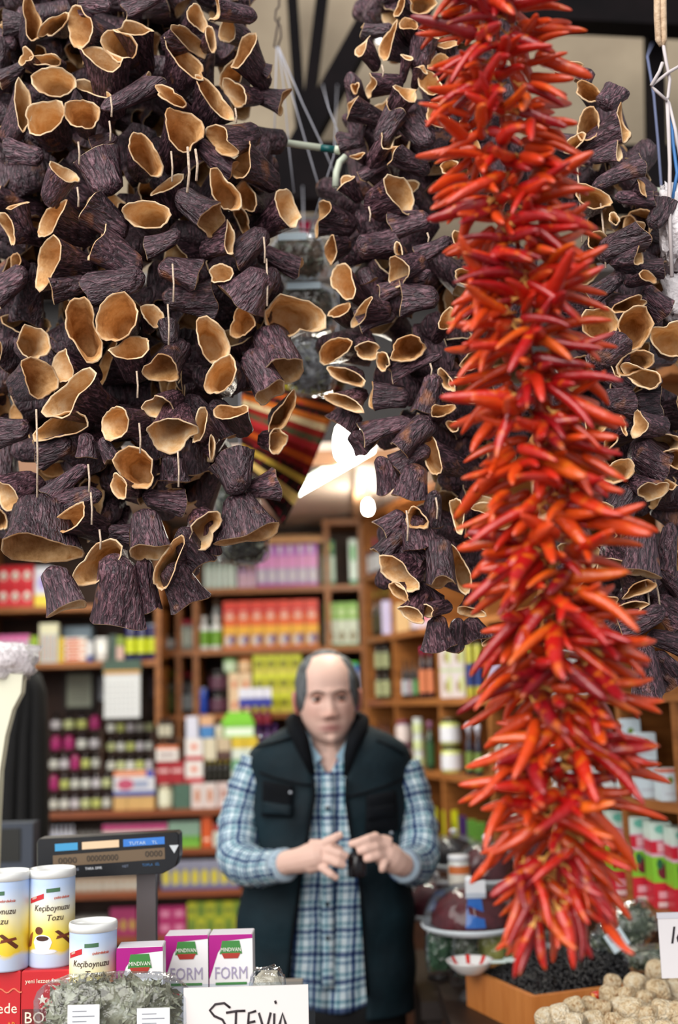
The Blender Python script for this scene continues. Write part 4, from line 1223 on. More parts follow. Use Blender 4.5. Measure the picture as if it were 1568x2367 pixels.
# ------------------------------------------------------------------ chili garland
def chili_mat():
    m = bpy.data.materials.new('dried_red_chili'); m.use_nodes = True
    nt = m.node_tree; b = nt.nodes['Principled BSDF']; L = nt.links.new
    oi = nn(nt, 'ShaderNodeObjectInfo'); tc = nn(nt, 'ShaderNodeTexCoord')
    rp = nn(nt, 'ShaderNodeValToRGB'); e = rp.color_ramp.elements
    e[0].position = 0; e[0].color = (*lin((124, 6, 20)), 1); e[1].position = 1; e[1].color = (*lin((216, 92, 18)), 1)
    k = e.new(.45); k.color = (*lin((176, 14, 14)), 1); k = e.new(.75); k.color = (*lin((200, 40, 14)), 1)
    L(oi.outputs['Random'], rp.inputs[0])
    no = nn(nt, 'ShaderNodeTexNoise'); no.inputs['Scale'].default_value = 60; no.inputs['Detail'].default_value = 3; L(tc.outputs['Object'], no.inputs['Vector'])
    r2 = nn(nt, 'ShaderNodeValToRGB'); r2.color_ramp.elements[0].position = .58; r2.color_ramp.elements[1].position = .72; L(no.outputs['Fac'], r2.inputs[0])
    ml = nn(nt, 'ShaderNodeMath', operation='MULTIPLY'); ml.inputs[1].default_value = .55; L(r2.outputs[0], ml.inputs[0])
    mx = nn(nt, 'ShaderNodeMix', data_type='RGBA'); L(ml.outputs[0], mx.inputs['Factor']); L(rp.outputs[0], mx.inputs[6]); mx.inputs[7].default_value = (*lin((226, 120, 20)), 1)
    L(mx.outputs[2], b.inputs['Base Color'])
    b.inputs['Roughness'].default_value = .33; b.inputs['Specular IOR Level'].default_value = .8
    bp = nn(nt, 'ShaderNodeBump'); bp.inputs['Strength'].default_value = .5; bp.inputs['Distance'].default_value = .004; L(no.outputs['Fac'], bp.inputs['Height']); L(bp.outputs[0], b.inputs['Normal'])
    return m
CHILI = chili_mat()
STEM = mat_noise('pale_chili_stem', [(.3, (196, 130, 50)), (.7, (236, 190, 110))], scale=80, rough=.6)
def chili_variant(seed):
    r_ = random.Random(seed); L = r_.uniform(.068, .095); R = r_.uniform(.0078, .0112)
    bend, bz = r_.uniform(-.4, .4), r_.uniform(-.4, .2); seg = 8
    rows = []
    ts = [0, .06, .16, .3, .46, .62, .78, .9, .97, 1.0]
    pr = [.55, .9, 1.0, 1.0, .96, .88, .74, .54, .32, .06]
    fl = r_.uniform(.6, .85)
    for t, k in zip(ts, pr):
        rows.append([(t * L, bend * L * t * t + R * k * math.cos(6.283 * j / seg) * (1 + .12 * math.sin(9 * t + j)), bz * L * t * t + R * fl * k * math.sin(6.283 * j / seg)) for j in range(seg)])
    b = MB(); b.grid(rows, CHILI, True, True, True)
    s = MB(); s.tube([(-.014, 0, .004), (-.008, 0, .001), (-.001, 0, 0), (.004, 0, 0)], [.0014, .0015, R * .5, R * .72], STEM, 6)
    return b.mesh('chili_pepper', True), s.mesh('stem', True), L
CV = [chili_variant(40 + i) for i in range(14)]
AXIS = [(-80, 1140, 180), (0, 1146, 180), (300, 1162, 186), (600, 1202, 196), (900, 1236, 194), (1200, 1276, 200), (1500, 1292, 200), (1750, 1304, 206), (1900, 1296, 185), (2040, 1292, 140), (2130, 1296, 115)]
def axis_at(y):
    for (y0, x0, w0), (y1, x1, w1) in zip(AXIS, AXIS[1:]):
        if y <= y1:
            t = (y - y0) / (y1 - y0); return x0 + (x1 - x0) * t, w0 + (w1 - w0) * t
    return AXIS[-1][1:]
YC = 1.32
cr = random.Random(12)
pods = []
N = 720
for k in range(N):
    y = -70 + 2195 * (k + cr.random()) / N
    x, w = axis_at(y)
    split = 26 if y > 1450 else 12
    x += split * cr.choice((-1, 1)) * cr.uniform(.6, 1.2)
    phi = cr.uniform(-2.05, 2.05) if cr.random() < .86 else cr.uniform(2.05, 4.2)   # 0 = toward the camera
    out = Vector((math.sin(phi), -math.cos(phi), 0))
    tt = max(0, min(1, (y - 300) / 1800))
    droop = -.12 - .30 * tt + cr.uniform(-.75, .55)
    if y > 1900: droop -= (y - 1900) / 230 * 1.7
    tang = Vector((out.y, -out.x, 0)) * cr.choice((-1, 1)) * cr.uniform(.1, 1.7)
    dirv = (out + tang + Vector((0, 0, droop))).normalized()
    base = P(x - 8, y, YC) + out * (.010 + cr.uniform(0, .034))
    wl = w * YC / F
    pods.append((y, phi, base, dirv, cr.randrange(len(CV)), min(1.25, max(.7, (wl - .018) / .082 * cr.uniform(.72, 1.12)))))
vis = sorted(range(N), key=lambda i: -(math.cos(pods[i][1]) * .6 + 1.0 + .02 * pods[i][5]))
keep = set(sorted(vis[:300])); cnt = {'left': 0, 'front': 0, 'right': 0}
order = sorted(keep, key=lambda i: pods[i][0])
stuff_v, stuff_f, off = [], [], 0
for i in range(N):
    y, phi, base, dirv, vi, sc = pods[i]
    z = Vector((0, 0, 1)); sd = dirv.cross(z).normalized(); up = sd.cross(dirv)
    rot = cr.uniform(-.8, .8); sd, up = sd * math.cos(rot) + up * math.sin(rot), up * math.cos(rot) - sd * math.sin(rot)
    Mx = Matrix(((dirv.x * sc, sd.x * sc, up.x * sc, base.x), (dirv.y * sc, sd.y * sc, up.y * sc, base.y), (dirv.z * sc, sd.z * sc, up.z * sc, base.z), (0, 0, 0, 1)))
    pods[i] = pods[i] + (Mx,)
for i in order:
    y, phi, base, dirv, vi, sc, Mx = pods[i]
    side = 'left' if dirv.x < -.55 else 'right' if dirv.x > .55 else 'front'
    cnt[side] += 1
    lab = 'dried red chili pointing %s from the garland, %s down' % ({'left': 'left', 'right': 'right', 'front': 'forward'}[side], ('hundred-and-' + ordn(cnt[side] - 100)) if cnt[side] > 100 else 'hundredth' if cnt[side] == 100 else ordn(cnt[side]))
    o = link('chili_pepper', CV[vi][0], None, label=lab, cat='chili pepper', group='chilies of the red garland')
    o.matrix_world = Mx
    link('stem', CV[vi][1], o)
b = MB()
for i in range(N):
    if i in keep: continue
    Mx = pods[i][6]; me = CV[pods[i][4]][0]
    n0 = len(b.v); b.v += [tuple(Mx @ v.co) for v in me.vertices]
    mi = b.mi(CHILI)
    for p in me.polygons: b.f.append(tuple(n0 + k for k in p.vertices)); b.m.append(mi)
b.obj('chili_peppers', smooth=True, label='remaining dried red chilies packed at the back of the garland', cat='chili peppers', kind='stuff')
b = MB(); b.tube([P(axis_at(y)[0], y, YC) for y in range(-120, 2140, 60)], .003, M((150, 40, 20), .7), 8)
b.obj('garland_cord', smooth=True, label='thick cord running through the red chili garland', cat='cord')
# ------------------------------------------------------------------ hanging odds and ends
def pipe(pts, Y, r, label, mat, name='pipe'):
    b = MB(); b.tube([P(x, y, Y) for x, y in pts], r, mat, 10); return b.obj(name, smooth=True, label=label, cat='pipe')
PIPE = M((226, 236, 214), .35)
t = thing('hanger_rod', 'white plastic rod with teal band between left and middle bunches', 'rod', P(600, 322, 1.93))
lo = P(600, 322, 1.93)
b = MB(); b.tube([P(480, 305, 1.95) - lo, P(745, 342, 1.93) - lo], .0062, PIPE, 10); b.obj('rod', t, smooth=True)
b = MB(); b.tube([P(742, 342, 1.93) - lo, P(775, 346, 1.93) - lo], .0064, M((20, 96, 96), .4), 10); b.obj('band', t, smooth=True)
b = MB(); b.tube([P(774, 346, 1.93) - lo, P(787, 348, 1.93) - lo], .0075, PIPE, 10); b.obj('end_cap', t, smooth=True)
pipe([(800, 362), (786, 375), (778, 400), (776, 432)], 1.93, .0065, 'bent white plastic tube beside middle eggplant bunch', PIPE)
pipe([(1440, 436), (1520, 441), (1640, 447)], 1.95, .0058, 'white plastic rod behind the right bunch', PIPE)
# wire hook with cords fanning out
WIRE = M((62, 50, 48), .4, .6)
b = MB(); b.tube([P(x, y, 2.3) for x, y in ((648, -80), (645, 15), (638, 24), (636, 45), (648, 60), (650, 85), (641, 112), (634, 108), (640, 70), (646, 40))], .0022, WIRE, 6)
b.obj('wire_hook', smooth=True, label='bent wire hook hanging at top beside the left bunch', cat='hook')
CORD = M((176, 176, 186), .6)
gc = 'cords fanning from the wire hook'
for k, pts in enumerate(([(644, 108), (655, 190), (668, 340), (680, 445)], [(644, 108), (690, 270), (722, 380), (752, 480)], [(646, 112), (700, 240), (752, 350), (775, 405)], [(640, 108), (636, 250), (632, 420)])):
    string(pts, 2.28 - k * .01, 'grey cord from the hook, %s from left' % ordn([2, 3, 4, 1][k]), r=.0016, mat=CORD, group=gc, name='cord')
string([(746, 195, 3.24), (760, 250), (780, 300), (776, 350)], 2.2, 'thin grey cord hanging from the diagonal brace', r=.0014, mat=CORD, name='cord')
string([(780, 196, 3.24), (772, 360), (740, 460), (715, 540)], 2.15, 'slack nylon cord left of middle bunch', r=.0012, mat=CORD, name='cord')
# rope hank, knotted ropes, blue ribbon, white bag on the right
ROPE = mat_noise('tan_rope', [(.3, (176, 146, 116)), (.7, (222, 196, 166))], scale=120, rough=.9, bump=.4)
t = thing('rope_hank', 'tan rope hank hanging at the top right corner', 'rope', P(1530, 60, 1.75)); lo = P(1530, 60, 1.75)
for dx in (-7, 7):
    b = MB(); b.tube([P(1526 + dx, -120, 1.75) - lo, P(1527 + dx, 40, 1.75) - lo, P(1529 + dx, 92, 1.75) - lo, P(1531 + dx * .4, 106, 1.75) - lo], [.0052, .0056, .005, .003], ROPE, 8); b.obj('strand', t, smooth=True)
WR = M((206, 196, 196), .7)
string([(1533, 100), (1540, 140), (1549, 185), (1545, 225), (1540, 232)], 1.75, 'white cord below the tan rope hank', r=.0028, mat=WR)
string([(1580, 148), (1545, 168), (1506, 198), (1515, 208), (1542, 232)], 1.745, 'white cord tied in a knot beside the rope', r=.0026, mat=WR)
string([(1532, 145), (1525, 165), (1506, 198)], 1.742, 'short frayed white cord end', r=.003, mat=WR)
string([(1543, 232), (1546, 300), (1549, 380), (1548, 470), (1554, 640)], 1.75, 'long white cord down to the white plastic bag', r=.0032, mat=WR)
string([(1546, 236), (1562, 300), (1575, 380)], 1.752, 'white cord slanting off the right edge', r=.0028, mat=WR)
BLUE = M((70, 130, 196), .5)
string([(1550, 250), (1556, 330), (1566, 400), (1555, 460)], 1.757, 'light blue ribbon beside the white cords', r=.003, mat=BLUE, name='ribbon')
string([(1508, 100, 3.27), (1497, 130), (1512, 220), (1522, 330), (1530, 440), (1536, 560)], 2.1, 'thin bluish cord behind the ropes', r=.0016, mat=M((130, 140, 180), .5), name='cord')

def blob(center, rx, ry, rz, mat, amp, seed, seg=22, rings=14, pinch=0.0, rough_f=3.0, square=1.0):
    """lumpy closed surface; returns MB in local space"""
    b = MB(); rows = []
    sx = seed * 7.13
    for i in range(rings + 1):
        th = math.pi * (i + .02) / (rings + .04)
        row_ = []
        for j in range(seg):
            f = 2 * math.pi * j / seg
            d = Vector((math.sin(th) * math.cos(f), math.sin(th) * math.sin(f), math.cos(th)))
            k = 1 + amp * mnoise.noise(d * rough_f + Vector((sx, 0, 0))) + amp * .5 * mnoise.noise(d * rough_f * 2.7 + Vector((0, sx, 0)))
            pz = 1 - pinch * max(0, d.z) ** 2
            sq = lambda q: math.copysign(abs(q) ** square, q)
            row_.append((sq(d.x) * rx * k * pz, d.y * ry * k * pz, sq(d.z) * rz * k))
        rows.append(row_)
    b.grid(rows, mat, True, True, True)
    return b
WBAG = glassy('white_thin_plastic', tint=(244, 238, 240), alpha=.72, rough=.3, bump=1.0, bscale=60)
SHARD = [M((170, 168, 140), .7), M((96, 92, 70), .7)]
def bag(px, py, w, h, Y, label, content, cname, seed, dep=.04, bagmat=None, amp=.22, pinch=.0, tilt=0.0, fill=.86, cat='bag', name='plastic_bag', papers=()):
    p = P(px, py, Y); sc = Y / F
    t = thing(name, label, cat, p); t.rotation_euler = (0, tilt, 0)
    if content:
        cb = blob(None, w * sc / 2 * fill * .9, dep * .6, h * sc / 2 * fill * .9, content, .18, seed + 3, rough_f=5, square=.7)
        sr = random.Random(seed); n_ = int(60 + w * h / 90) if cname != 'bundle' else 0; mi_ = [cb.mi(q) for q in (content, SHARD[0], SHARD[1])] if cname not in ('produce', 'bundle') else [0]
        for q in range(n_):
            th_, ph_ = sr.uniform(0, 6.283), math.acos(sr.uniform(-1, 1)); rr_ = sr.uniform(.75, 1.0)
            sq = lambda q_: math.copysign(abs(q_) ** .7, q_)
            c_ = Vector((sq(math.cos(th_) * math.sin(ph_)) * w * sc / 2 * fill, math.sin(th_) * math.sin(ph_) * dep * .8, sq(math.cos(ph_)) * h * sc / 2 * fill)) * rr_
            a_ = Vector((sr.uniform(-1, 1), sr.uniform(-.5, .5), sr.uniform(-1, 1))).normalized(); l_ = sr.uniform(.007, .016); s_ = a_.cross(Vector((sr.uniform(-.4, .4), 1, sr.uniform(-.4, .4)))).normalized() * l_ * sr.uniform(.12, .38)
            n0 = len(cb.v); cb.v += [tuple(c_ - a_ * l_), tuple(c_ + s_), tuple(c_ + a_ * l_), tuple(c_ - s_ + Vector((0, -.001, 0)))]; cb.f.append((n0, n0 + 1, n0 + 2, n0 + 3)); cb.m.append(sr.choice(mi_))
        cb.obj(cname, t, kind='stuff')
    blob(None, w * sc / 2, dep, h * sc / 2, bagmat or CLEAR, amp * .5, seed, pinch=pinch, rough_f=4, square=.6).obj('wrapper', t, smooth=True)
    for (u0, v0, u1, v1, c) in papers:
        b = MB(); x0, x1, z0, z1 = u0 * w * sc / 2, u1 * w * sc / 2, v0 * h * sc / 2, v1 * h * sc / 2
        b.box((x0, -dep * 1.12 - .001, z0), (x1, -dep * 1.12, z1), M(c, .5)); pl_ = b.obj('paper_label', t)
        if x1 - x0 > .03 and z1 - z0 > .03:
            for q in range(5):
                lb = MB(); zz = z1 - (z1 - z0) * (.12 + .09 * q); lb.quad((x0 + .15 * (x1 - x0), -dep * 1.12 - .0014, zz), (x0 + (.85 if q % 2 else .6) * (x1 - x0), -dep * 1.12 - .0014, zz), (x0 + (.85 if q % 2 else .6) * (x1 - x0), -dep * 1.12 - .0014, zz + .0012), (x0 + .15 * (x1 - x0), -dep * 1.12 - .0014, zz + .0012), M((110, 116, 126), .6)); lb.obj('print_line', pl_)
    return t
bag(1560, 520, 70, 190, 1.78, 'crumpled white plastic bag at the right edge', None, '', 5, dep=.03, bagmat=WBAG, amp=.7)
bag(1556, 690, 44, 110, 1.80, 'small white plastic bag under a larger one at right edge', None, '', 6, dep=.02, bagmat=WBAG, amp=.7)
TWIG = mat_noise('dried_twigs', [(.3, (66, 48, 36)), (.5, (120, 96, 76)), (.7, (170, 150, 130))], scale=70, rough=.8, bump=.6)
bag(690, 596, 150, 120, 2.28, 'clear cellophane bag of dried twigs, uppermost between the bunches', TWIG, 'dried_twigs', 11, papers=((-.6, .4, .3, .7, (206, 226, 236)),))
bag(705, 715, 160, 130, 2.32, 'clear cellophane bag of dried twigs, middle one between the bunches', TWIG, 'dried_twigs', 12, papers=((-.5, .5, .5, .75, (206, 226, 236)),))
bag(720, 850, 120, 140, 2.30, 'clear cellophane bag, lowest between the bunches above the woven cloth', mat_noise('pale_dried_herbs', [(.3, (110, 100, 96)), (.7, (190, 190, 190))], scale=60, rough=.7), 'dried_herbs', 13)
string([(700, 430, 3.15), (705, 600), (712, 800)], 2.36, 'cord the cellophane bags hang on', r=.0015, mat=CORD, name='cord')
string([(560, 545), (700, 530), (800, 545)], 2.30, 'dark wire stretched behind the cellophane bags', r=.0018, mat=M((50, 50, 56), .5), name='wire')
GRN = mat_noise('dried_sage', [(.3, (40, 44, 34)), (.55, (84, 92, 70)), (.75, (150, 156, 130))], scale=60, rough=.8, bump=.6)
bag(560, 1262, 130, 90, 2.5, 'dark cellophane bag of herbs hanging above lilac cartons', mat_noise('dark_herbs', [(.3, (36, 32, 26)), (.7, (84, 78, 66))], scale=50, rough=.8), 'dried_herbs', 17)
bag(545, 1150, 120, 130, 2.52, 'clear cellophane bag of green herbs behind the left bunch tip', GRN, 'dried_herbs', 18)
# woven cloth
def kilim():
    m = bpy.data.materials.new('striped_kilim'); m.use_nodes = True
    nt = m.node_tree; bs = nt.nodes['Principled BSDF']; L = nt.links.new
    uv = nn(nt, 'ShaderNodeUVMap'); sp = nn(nt, 'ShaderNodeSeparateXYZ'); L(uv.outputs[0], sp.inputs[0])
    rp = nn(nt, 'ShaderNodeValToRGB'); rp.color_ramp.interpolation = 'CONSTANT'
    cs = [(70, 56, 26), (66, 40, 24), (150, 140, 40), (60, 38, 26), (190, 90, 30), (56, 34, 24), (206, 110, 40), (226, 200, 150), (150, 40, 30), (90, 90, 60), (190, 50, 50), (140, 30, 24), (206, 90, 30), (120, 30, 24), (60, 24, 20), (206, 170, 70), (40, 26, 20), (226, 190, 110), (30, 22, 18), (28, 20, 18)]
    el = rp.color_ramp.elements; el[0].color = (*lin(cs[0]), 1); el[1].position = .99; el[1].color = (*lin(cs[-1]), 1)
    for i, c in enumerate(cs[1:-1]):
        e = el.new((i + 1) / len(cs)); e.color = (*lin(c), 1)
    L(sp.outputs[1], rp.inputs[0])
    ck = nn(nt, 'ShaderNodeTexNoise'); ck.inputs['Scale'].default_value = 26; L(uv.outputs[0], ck.inputs['Vector'])
    r2 = nn(nt, 'ShaderNodeValToRGB'); r2.color_ramp.elements[0].position = .6; r2.color_ramp.elements[1].position = .66; L(ck.outputs['Fac'], r2.inputs[0])
    ml = nn(nt, 'ShaderNodeMath', operation='MULTIPLY'); ml.inputs[1].default_value = .7; L(r2.outputs[0], ml.inputs[0])
    mx = nn(nt, 'ShaderNodeMix', data_type='RGBA'); L(ml.outputs[0], mx.inputs['Factor']); L(rp.outputs[0], mx.inputs[6]); mx.inputs[7].default_value = (*lin((190, 30, 60)), 1)
    L(mx.outputs[2], bs.inputs['Base Color']); bs.inputs['Roughness'].default_value = .9; bs.inputs['Specular IOR Level'].default_value = .1
    n2 = nn(nt, 'ShaderNodeTexWave'); n2.inputs['Scale'].default_value = 60; L(uv.outputs[0], n2.inputs['Vector'])
    bp = nn(nt, 'ShaderNodeBump'); bp.inputs['Strength'].default_value = .4; bp.inputs['Distance'].default_value = .002; L(n2.outputs['Fac'], bp.inputs['Height']); L(bp.outputs[0], bs.inputs['Normal'])
    return m
KIL = kilim()
nu, nv = 14, 36
rows = []; uvs = []
tl, tr_, br, bl = (560, 840), (800, 880), (690, 1215), (560, 1085)
for j in range(nv + 1):
    v = j / nv; r_ = []
    for i in range(nu + 1):
        u = i / nu
        lx, ly = tl[0] + (bl[0] - tl[0]) * v, tl[1] + (bl[1] - tl[1]) * v
        k = v ** 1.3
        rx, ry = tr_[0] + (705 - tr_[0]) * min(1, v * 1.25) + (0 if v < .8 else (655 - 705) * (v - .8) / .2), tr_[1] + (1120 - tr_[1]) * min(1, v * 1.25) + (0 if v < .8 else 95 * (v - .8) / .2)
        x, y = lx + (rx - lx) * u, ly + (ry - ly) * u
        r_.append(P(x, y, 2.72 + .03 * math.sin(u * 7 + v * 2) + .02 * math.sin(v * 9)))
    rows.append(r_)
b = MB(); b.grid(rows, KIL); me = b.mesh('woven_cloth', True)
uvl = me.uv_layers.new(name='UVMap')
for p in me.polygons:
    for li in p.loop_indices:
        vi = me.loops[li].vertex_index; uvl.data[li].uv = ((vi % (nu + 1)) / nu, (vi // (nu + 1)) / nv)
o = link('woven_cloth', me, None, label='striped red and orange woven cloth hanging between the bunches', cat='cloth')
md = o.modifiers.new('thick', 'SOLIDIFY'); md.thickness = .004
string([(640, 890, 2.74), (640, 700, 2.95), (640, 430, 3.14)], 2.8, 'cord holding up the left side of the woven cloth', r=.0015, mat=CORD, name='cord')
string([(780, 884, 2.74), (780, 700, 2.95), (780, 430, 3.14)], 2.8, 'cord holding up the right side of the woven cloth', r=.0015, mat=CORD, name='cord')
string([(555, 1300, 2.5), (555, 1000, 2.52), (555, 430, 3.14)], 2.8, 'cord the two herb bags behind the left bunch hang on', r=.0015, mat=CORD, name='cord')
# white bagged post at the left edge, dark garment and grey box
p = P(0, 1540, 2.3); sc = 2.3 / F
t = thing('wrapped_post', 'white post wrapped in plastic at the left edge', 'post', P(0, 1760, 2.3)); lo = P(0, 1760, 2.3)
b = MB(); outl = [(-120, 1545), (62, 1560), (58, 1602), (38, 1640), (22, 1700), (10, 1780), (4, 1900), (-2, 2100), (-120, 2100)]
b.poly([P(x, y, 2.3) - lo for x, y in outl], M((226, 224, 200), .5)); me = b.mesh('post_board'); o = link('post_board', me, t); md = o.modifiers.new('thick', 'SOLIDIFY'); md.thickness = .03
blob(None, .085, .05, .038, WBAG, .35, 21, rough_f=5).obj('plastic_cover', t, (P(-6, 1532, 2.3) - lo), smooth=True)
b = MB(); a = P(-10, 1590, 2.295) - lo; c = P(8, 1680, 2.295) - lo; b.box((a.x, -.006, c.z), (c.x, -.001, a.z), M((70, 74, 66), .6)); b.obj('label', t)
DG = mat_noise('black_cloth', [(.3, (3, 3, 4)), (.7, (8, 7, 8))], scale=30, rough=.9)
t = thing('black_garment', 'long black garment hanging behind the white post', 'garment', P(45, 1920, 3.6)); lo = P(45, 1920, 3.6)
rows = []
for y, x0, x1 in ((1560, 40, 78), (1600, 36, 92), (1700, 14, 96), (1800, 4, 98), (1900, -2, 100), (2060, -6, 100)):
    rows.append([P(x0 + (x1 - x0) * i / 12, y, 3.6 + .03 * math.sin(i * 1.7) + (.0 if 0 < i < 12 else .03)) - lo for i in range(13)])
b = MB(); b.grid(rows, DG); me = b.mesh('cloth', True); o = link('cloth', me, t); md = o.modifiers.new('thick', 'SOLIDIFY'); md.thickness = .02
b = MB(); b.tube([P(58, 1560, 3.615) - lo, P(60, 1535, 3.615) - lo, P(66, 1528, 3.615) - lo], .003, M((90, 90, 94), .4, .8), 6); b.obj('hanger_hook', t)
t = thing('grey_monitor', 'blue-grey box monitor at the lower left edge', 'monitor', P(30, 2010, 2.95)); lo = P(30, 2010, 2.95)
a = P(-40, 1905, 2.95) - lo; c = P(75, 2010, 2.95) - lo
b = MB(); b.box((a.x, 0, c.z), (c.x, .06, a.z), M((44, 52, 66), .5)); b.obj('case', t)
b = MB(); b.box((a.x, -.003, c.z + .02), (c.x - .03, 0, a.z - .012), M((22, 22, 18), .3)); b.obj('screen', t)
b = MB(); b.box((-.03, .02, -1.0), (.03, .05, c.z), M((30, 30, 34), .5)); b.obj('stand', t)

# ------------------------------------------------------------------ foreground counter on the left
ZC = 1.09
cw = MB(); cw.box((-1.1, 1.55, ZC - .03), (-.092, 2.30, ZC), M((150, 140, 130), .5)); 
t = thing('counter', 'front counter under the cans and small cartons', 'counter', (0, 0, 0))
cw.obj('counter_top', t); b = MB(); b.box((-1.05, 1.6, 0), (-.11, 2.26, ZC - .03), M((70, 50, 40), .6)); b.obj('counter_body', t)
# red cartons
RED = (190, 24, 34)
zr = P(110, 2236, 1.95).z
def red_box(px0, px1, Y, ztop, dep, label):
    a = P(px0, 2300, Y).x; c = P(px1, 2300, Y).x; w, h = c - a, ztop - ZC
    o = put_carton(((a + c) / 2, Y + dep / 2, ZC), 0, w, dep, h, [(0, 1, RED)], (176, 20, 30), None, label, 'box', 'red cartons on the counter', 'red_carton')
    return o, w, h
CREAM = M((240, 226, 206), .5)
o, w, h = red_box(-60, 47, 1.93, zr, .09, 'red carton with cream script at the lower left corner')
lettering('ede', .022, CREAM, o, .0, -.0455, h * .40, 'LEFT'); lettering('AR', .011, M((226, 150, 50), .5), o, .016, -.0455, h * .2)
b = MB(); b.tube([(.0 + .003 * i, -.0456, h * .72 + .003 * math.sin(i * .9)) for i in range(14)], .0012, M((220, 120, 90), .5), 5); b.obj('scroll', o)
b = MB(); b.quad((w * .1, -.0456, 0), (w * .42, -.0456, 0), (w * .42, -.0456, h * .12), (w * .1, -.0456, h * .12), M((206, 180, 130), .5)); b.obj('picture', o)
o, w, h = red_box(49, 166, 1.93, zr, .10, 'red carton with white star and bold letters under the cans')
lettering('yeni lezzet fincanı', .0088, CREAM, o, -w * .42, -.0506, h * .82, width=w * .8)
b = MB(); pts = []
for k in range(10):
    r_ = .0085 if k % 2 == 0 else .0036; a_ = math.pi / 2 + k * math.pi / 5; pts.append((-.006 + r_ * math.cos(a_), -.0508, h * .58 + r_ * math.sin(a_)))
b.poly(pts, CREAM); b.obj('star', o)
b = MB(); b.quad((-w * .48, -.0504, h * .18), (w * .48, -.0504, h * .18), (w * .48, -.0504, h * .45), (-w * .48, -.0504, h * .45), M((110, 14, 20), .5)); b.obj('band', o)
lettering('BOR', .024, CREAM, o, -w * .44, -.0508, h * .25); lettering('TÜRK KAHVESİ', .005, CREAM, o, -w * .44, -.0508, h * .2)
b = MB(); b.box((-.05, -.045, 0), (.05, .045, .028), M((170, 22, 30), .5)); ob = b.obj('red_carton', None, (P(216, 2250, 1.90).x, 1.935, ZC), label='flat red carton under the front can', cat='box', group='red cartons on the counter')
# carob cans
def can_mat():
    m = bpy.data.materials.new('can_print'); m.use_nodes = True
    nt = m.node_tree; bs = nt.nodes['Principled BSDF']; L = nt.links.new
    tc = nn(nt, 'ShaderNodeTexCoord'); sp = nn(nt, 'ShaderNodeSeparateXYZ'); L(tc.outputs['Generated'], sp.inputs[0])
    no = nn(nt, 'ShaderNodeTexNoise'); no.inputs['Scale'].default_value = 2.2; L(tc.outputs['Generated'], no.inputs['Vector'])
    ma = nn(nt, 'ShaderNodeMath', operation='MULTIPLY_ADD'); ma.inputs[1].default_value = .16; L(no.outputs['Fac'], ma.inputs[0]); L(sp.outputs[2], ma.inputs[2])
    rp = nn(nt, 'ShaderNodeValToRGB'); e = rp.color_ramp.elements
    e[0].position = 0; e[0].color = (*lin((196, 212, 240)), 1); e[1].position = 1; e[1].color = (*lin((190, 212, 246)), 1)
    for p_, c in ((.24, (200, 214, 240)), (.30, (246, 214, 60)), (.48, (250, 226, 90)), (.66, (250, 240, 190)), (.86, (216, 226, 240))):
        k = e.new(p_); k.color = (*lin(c), 1)
    L(ma.outputs[0], rp.inputs[0]); L(rp.outputs[0], bs.inputs['Base Color']); bs.inputs['Roughness'].default_value = .35
    return m
CANM = can_mat()
CR, CH = .0368, .150
def cyl(pts, r, mat, b, y_off=0.0):
    """flat outline (arc length u, height v) wrapped on the can"""
    us = np.linspace(min(q[0] for q in pts) + 1e-6, max(q[0] for q in pts) - 1e-6, 13); lo_, hi_ = [], []
    for u in us:
        vs = [v0 + (v1 - v0) * (u - u0) / (u1 - u0) for (u0, v0), (u1, v1) in zip(pts, pts[1:] + pts[:1]) if (u0 - u) * (u1 - u) <= 0 and u0 != u1]
        lo_.append(min(vs)); hi_.append(max(vs))
    b.grid([[(r * math.sin(u / r), -r * math.cos(u / r), v) for u, v in zip(us, vv)] for vv in (lo_, hi_)], mat)
def ell(u, v, a, c, n=14): return [(u + a * math.cos(2 * math.pi * i / n), v + c * math.sin(2 * math.pi * i / n)) for i in range(n)]
def wrap_text(s, size, mat, parent, u, v, r, shear=.2, width=None, tilt=0.0):
    me = text_mesh(s, size, mat, extrude=.0002, shear=shear)
    co = np.empty(len(me.vertices) * 3); me.vertices.foreach_get('co', co); co = co.reshape(-1, 3)
    if width: co[:, 0] *= width / (co[:, 0].max() - co[:, 0].min())
    c, sn = math.cos(tilt), math.sin(tilt)
    uu = u + co[:, 0] * c - co[:, 1] * sn; vv = v + co[:, 0] * sn + co[:, 1] * c; rr = r + .0002 + co[:, 2]
    me.vertices.foreach_set('co', np.stack([rr * np.sin(uu / r), -rr * np.cos(uu / r), vv], 1).ravel()); me.update()
    return link('lettering', me, parent)
BRN = M((96, 44, 18), .5); TXT = M((70, 50, 40), .5)
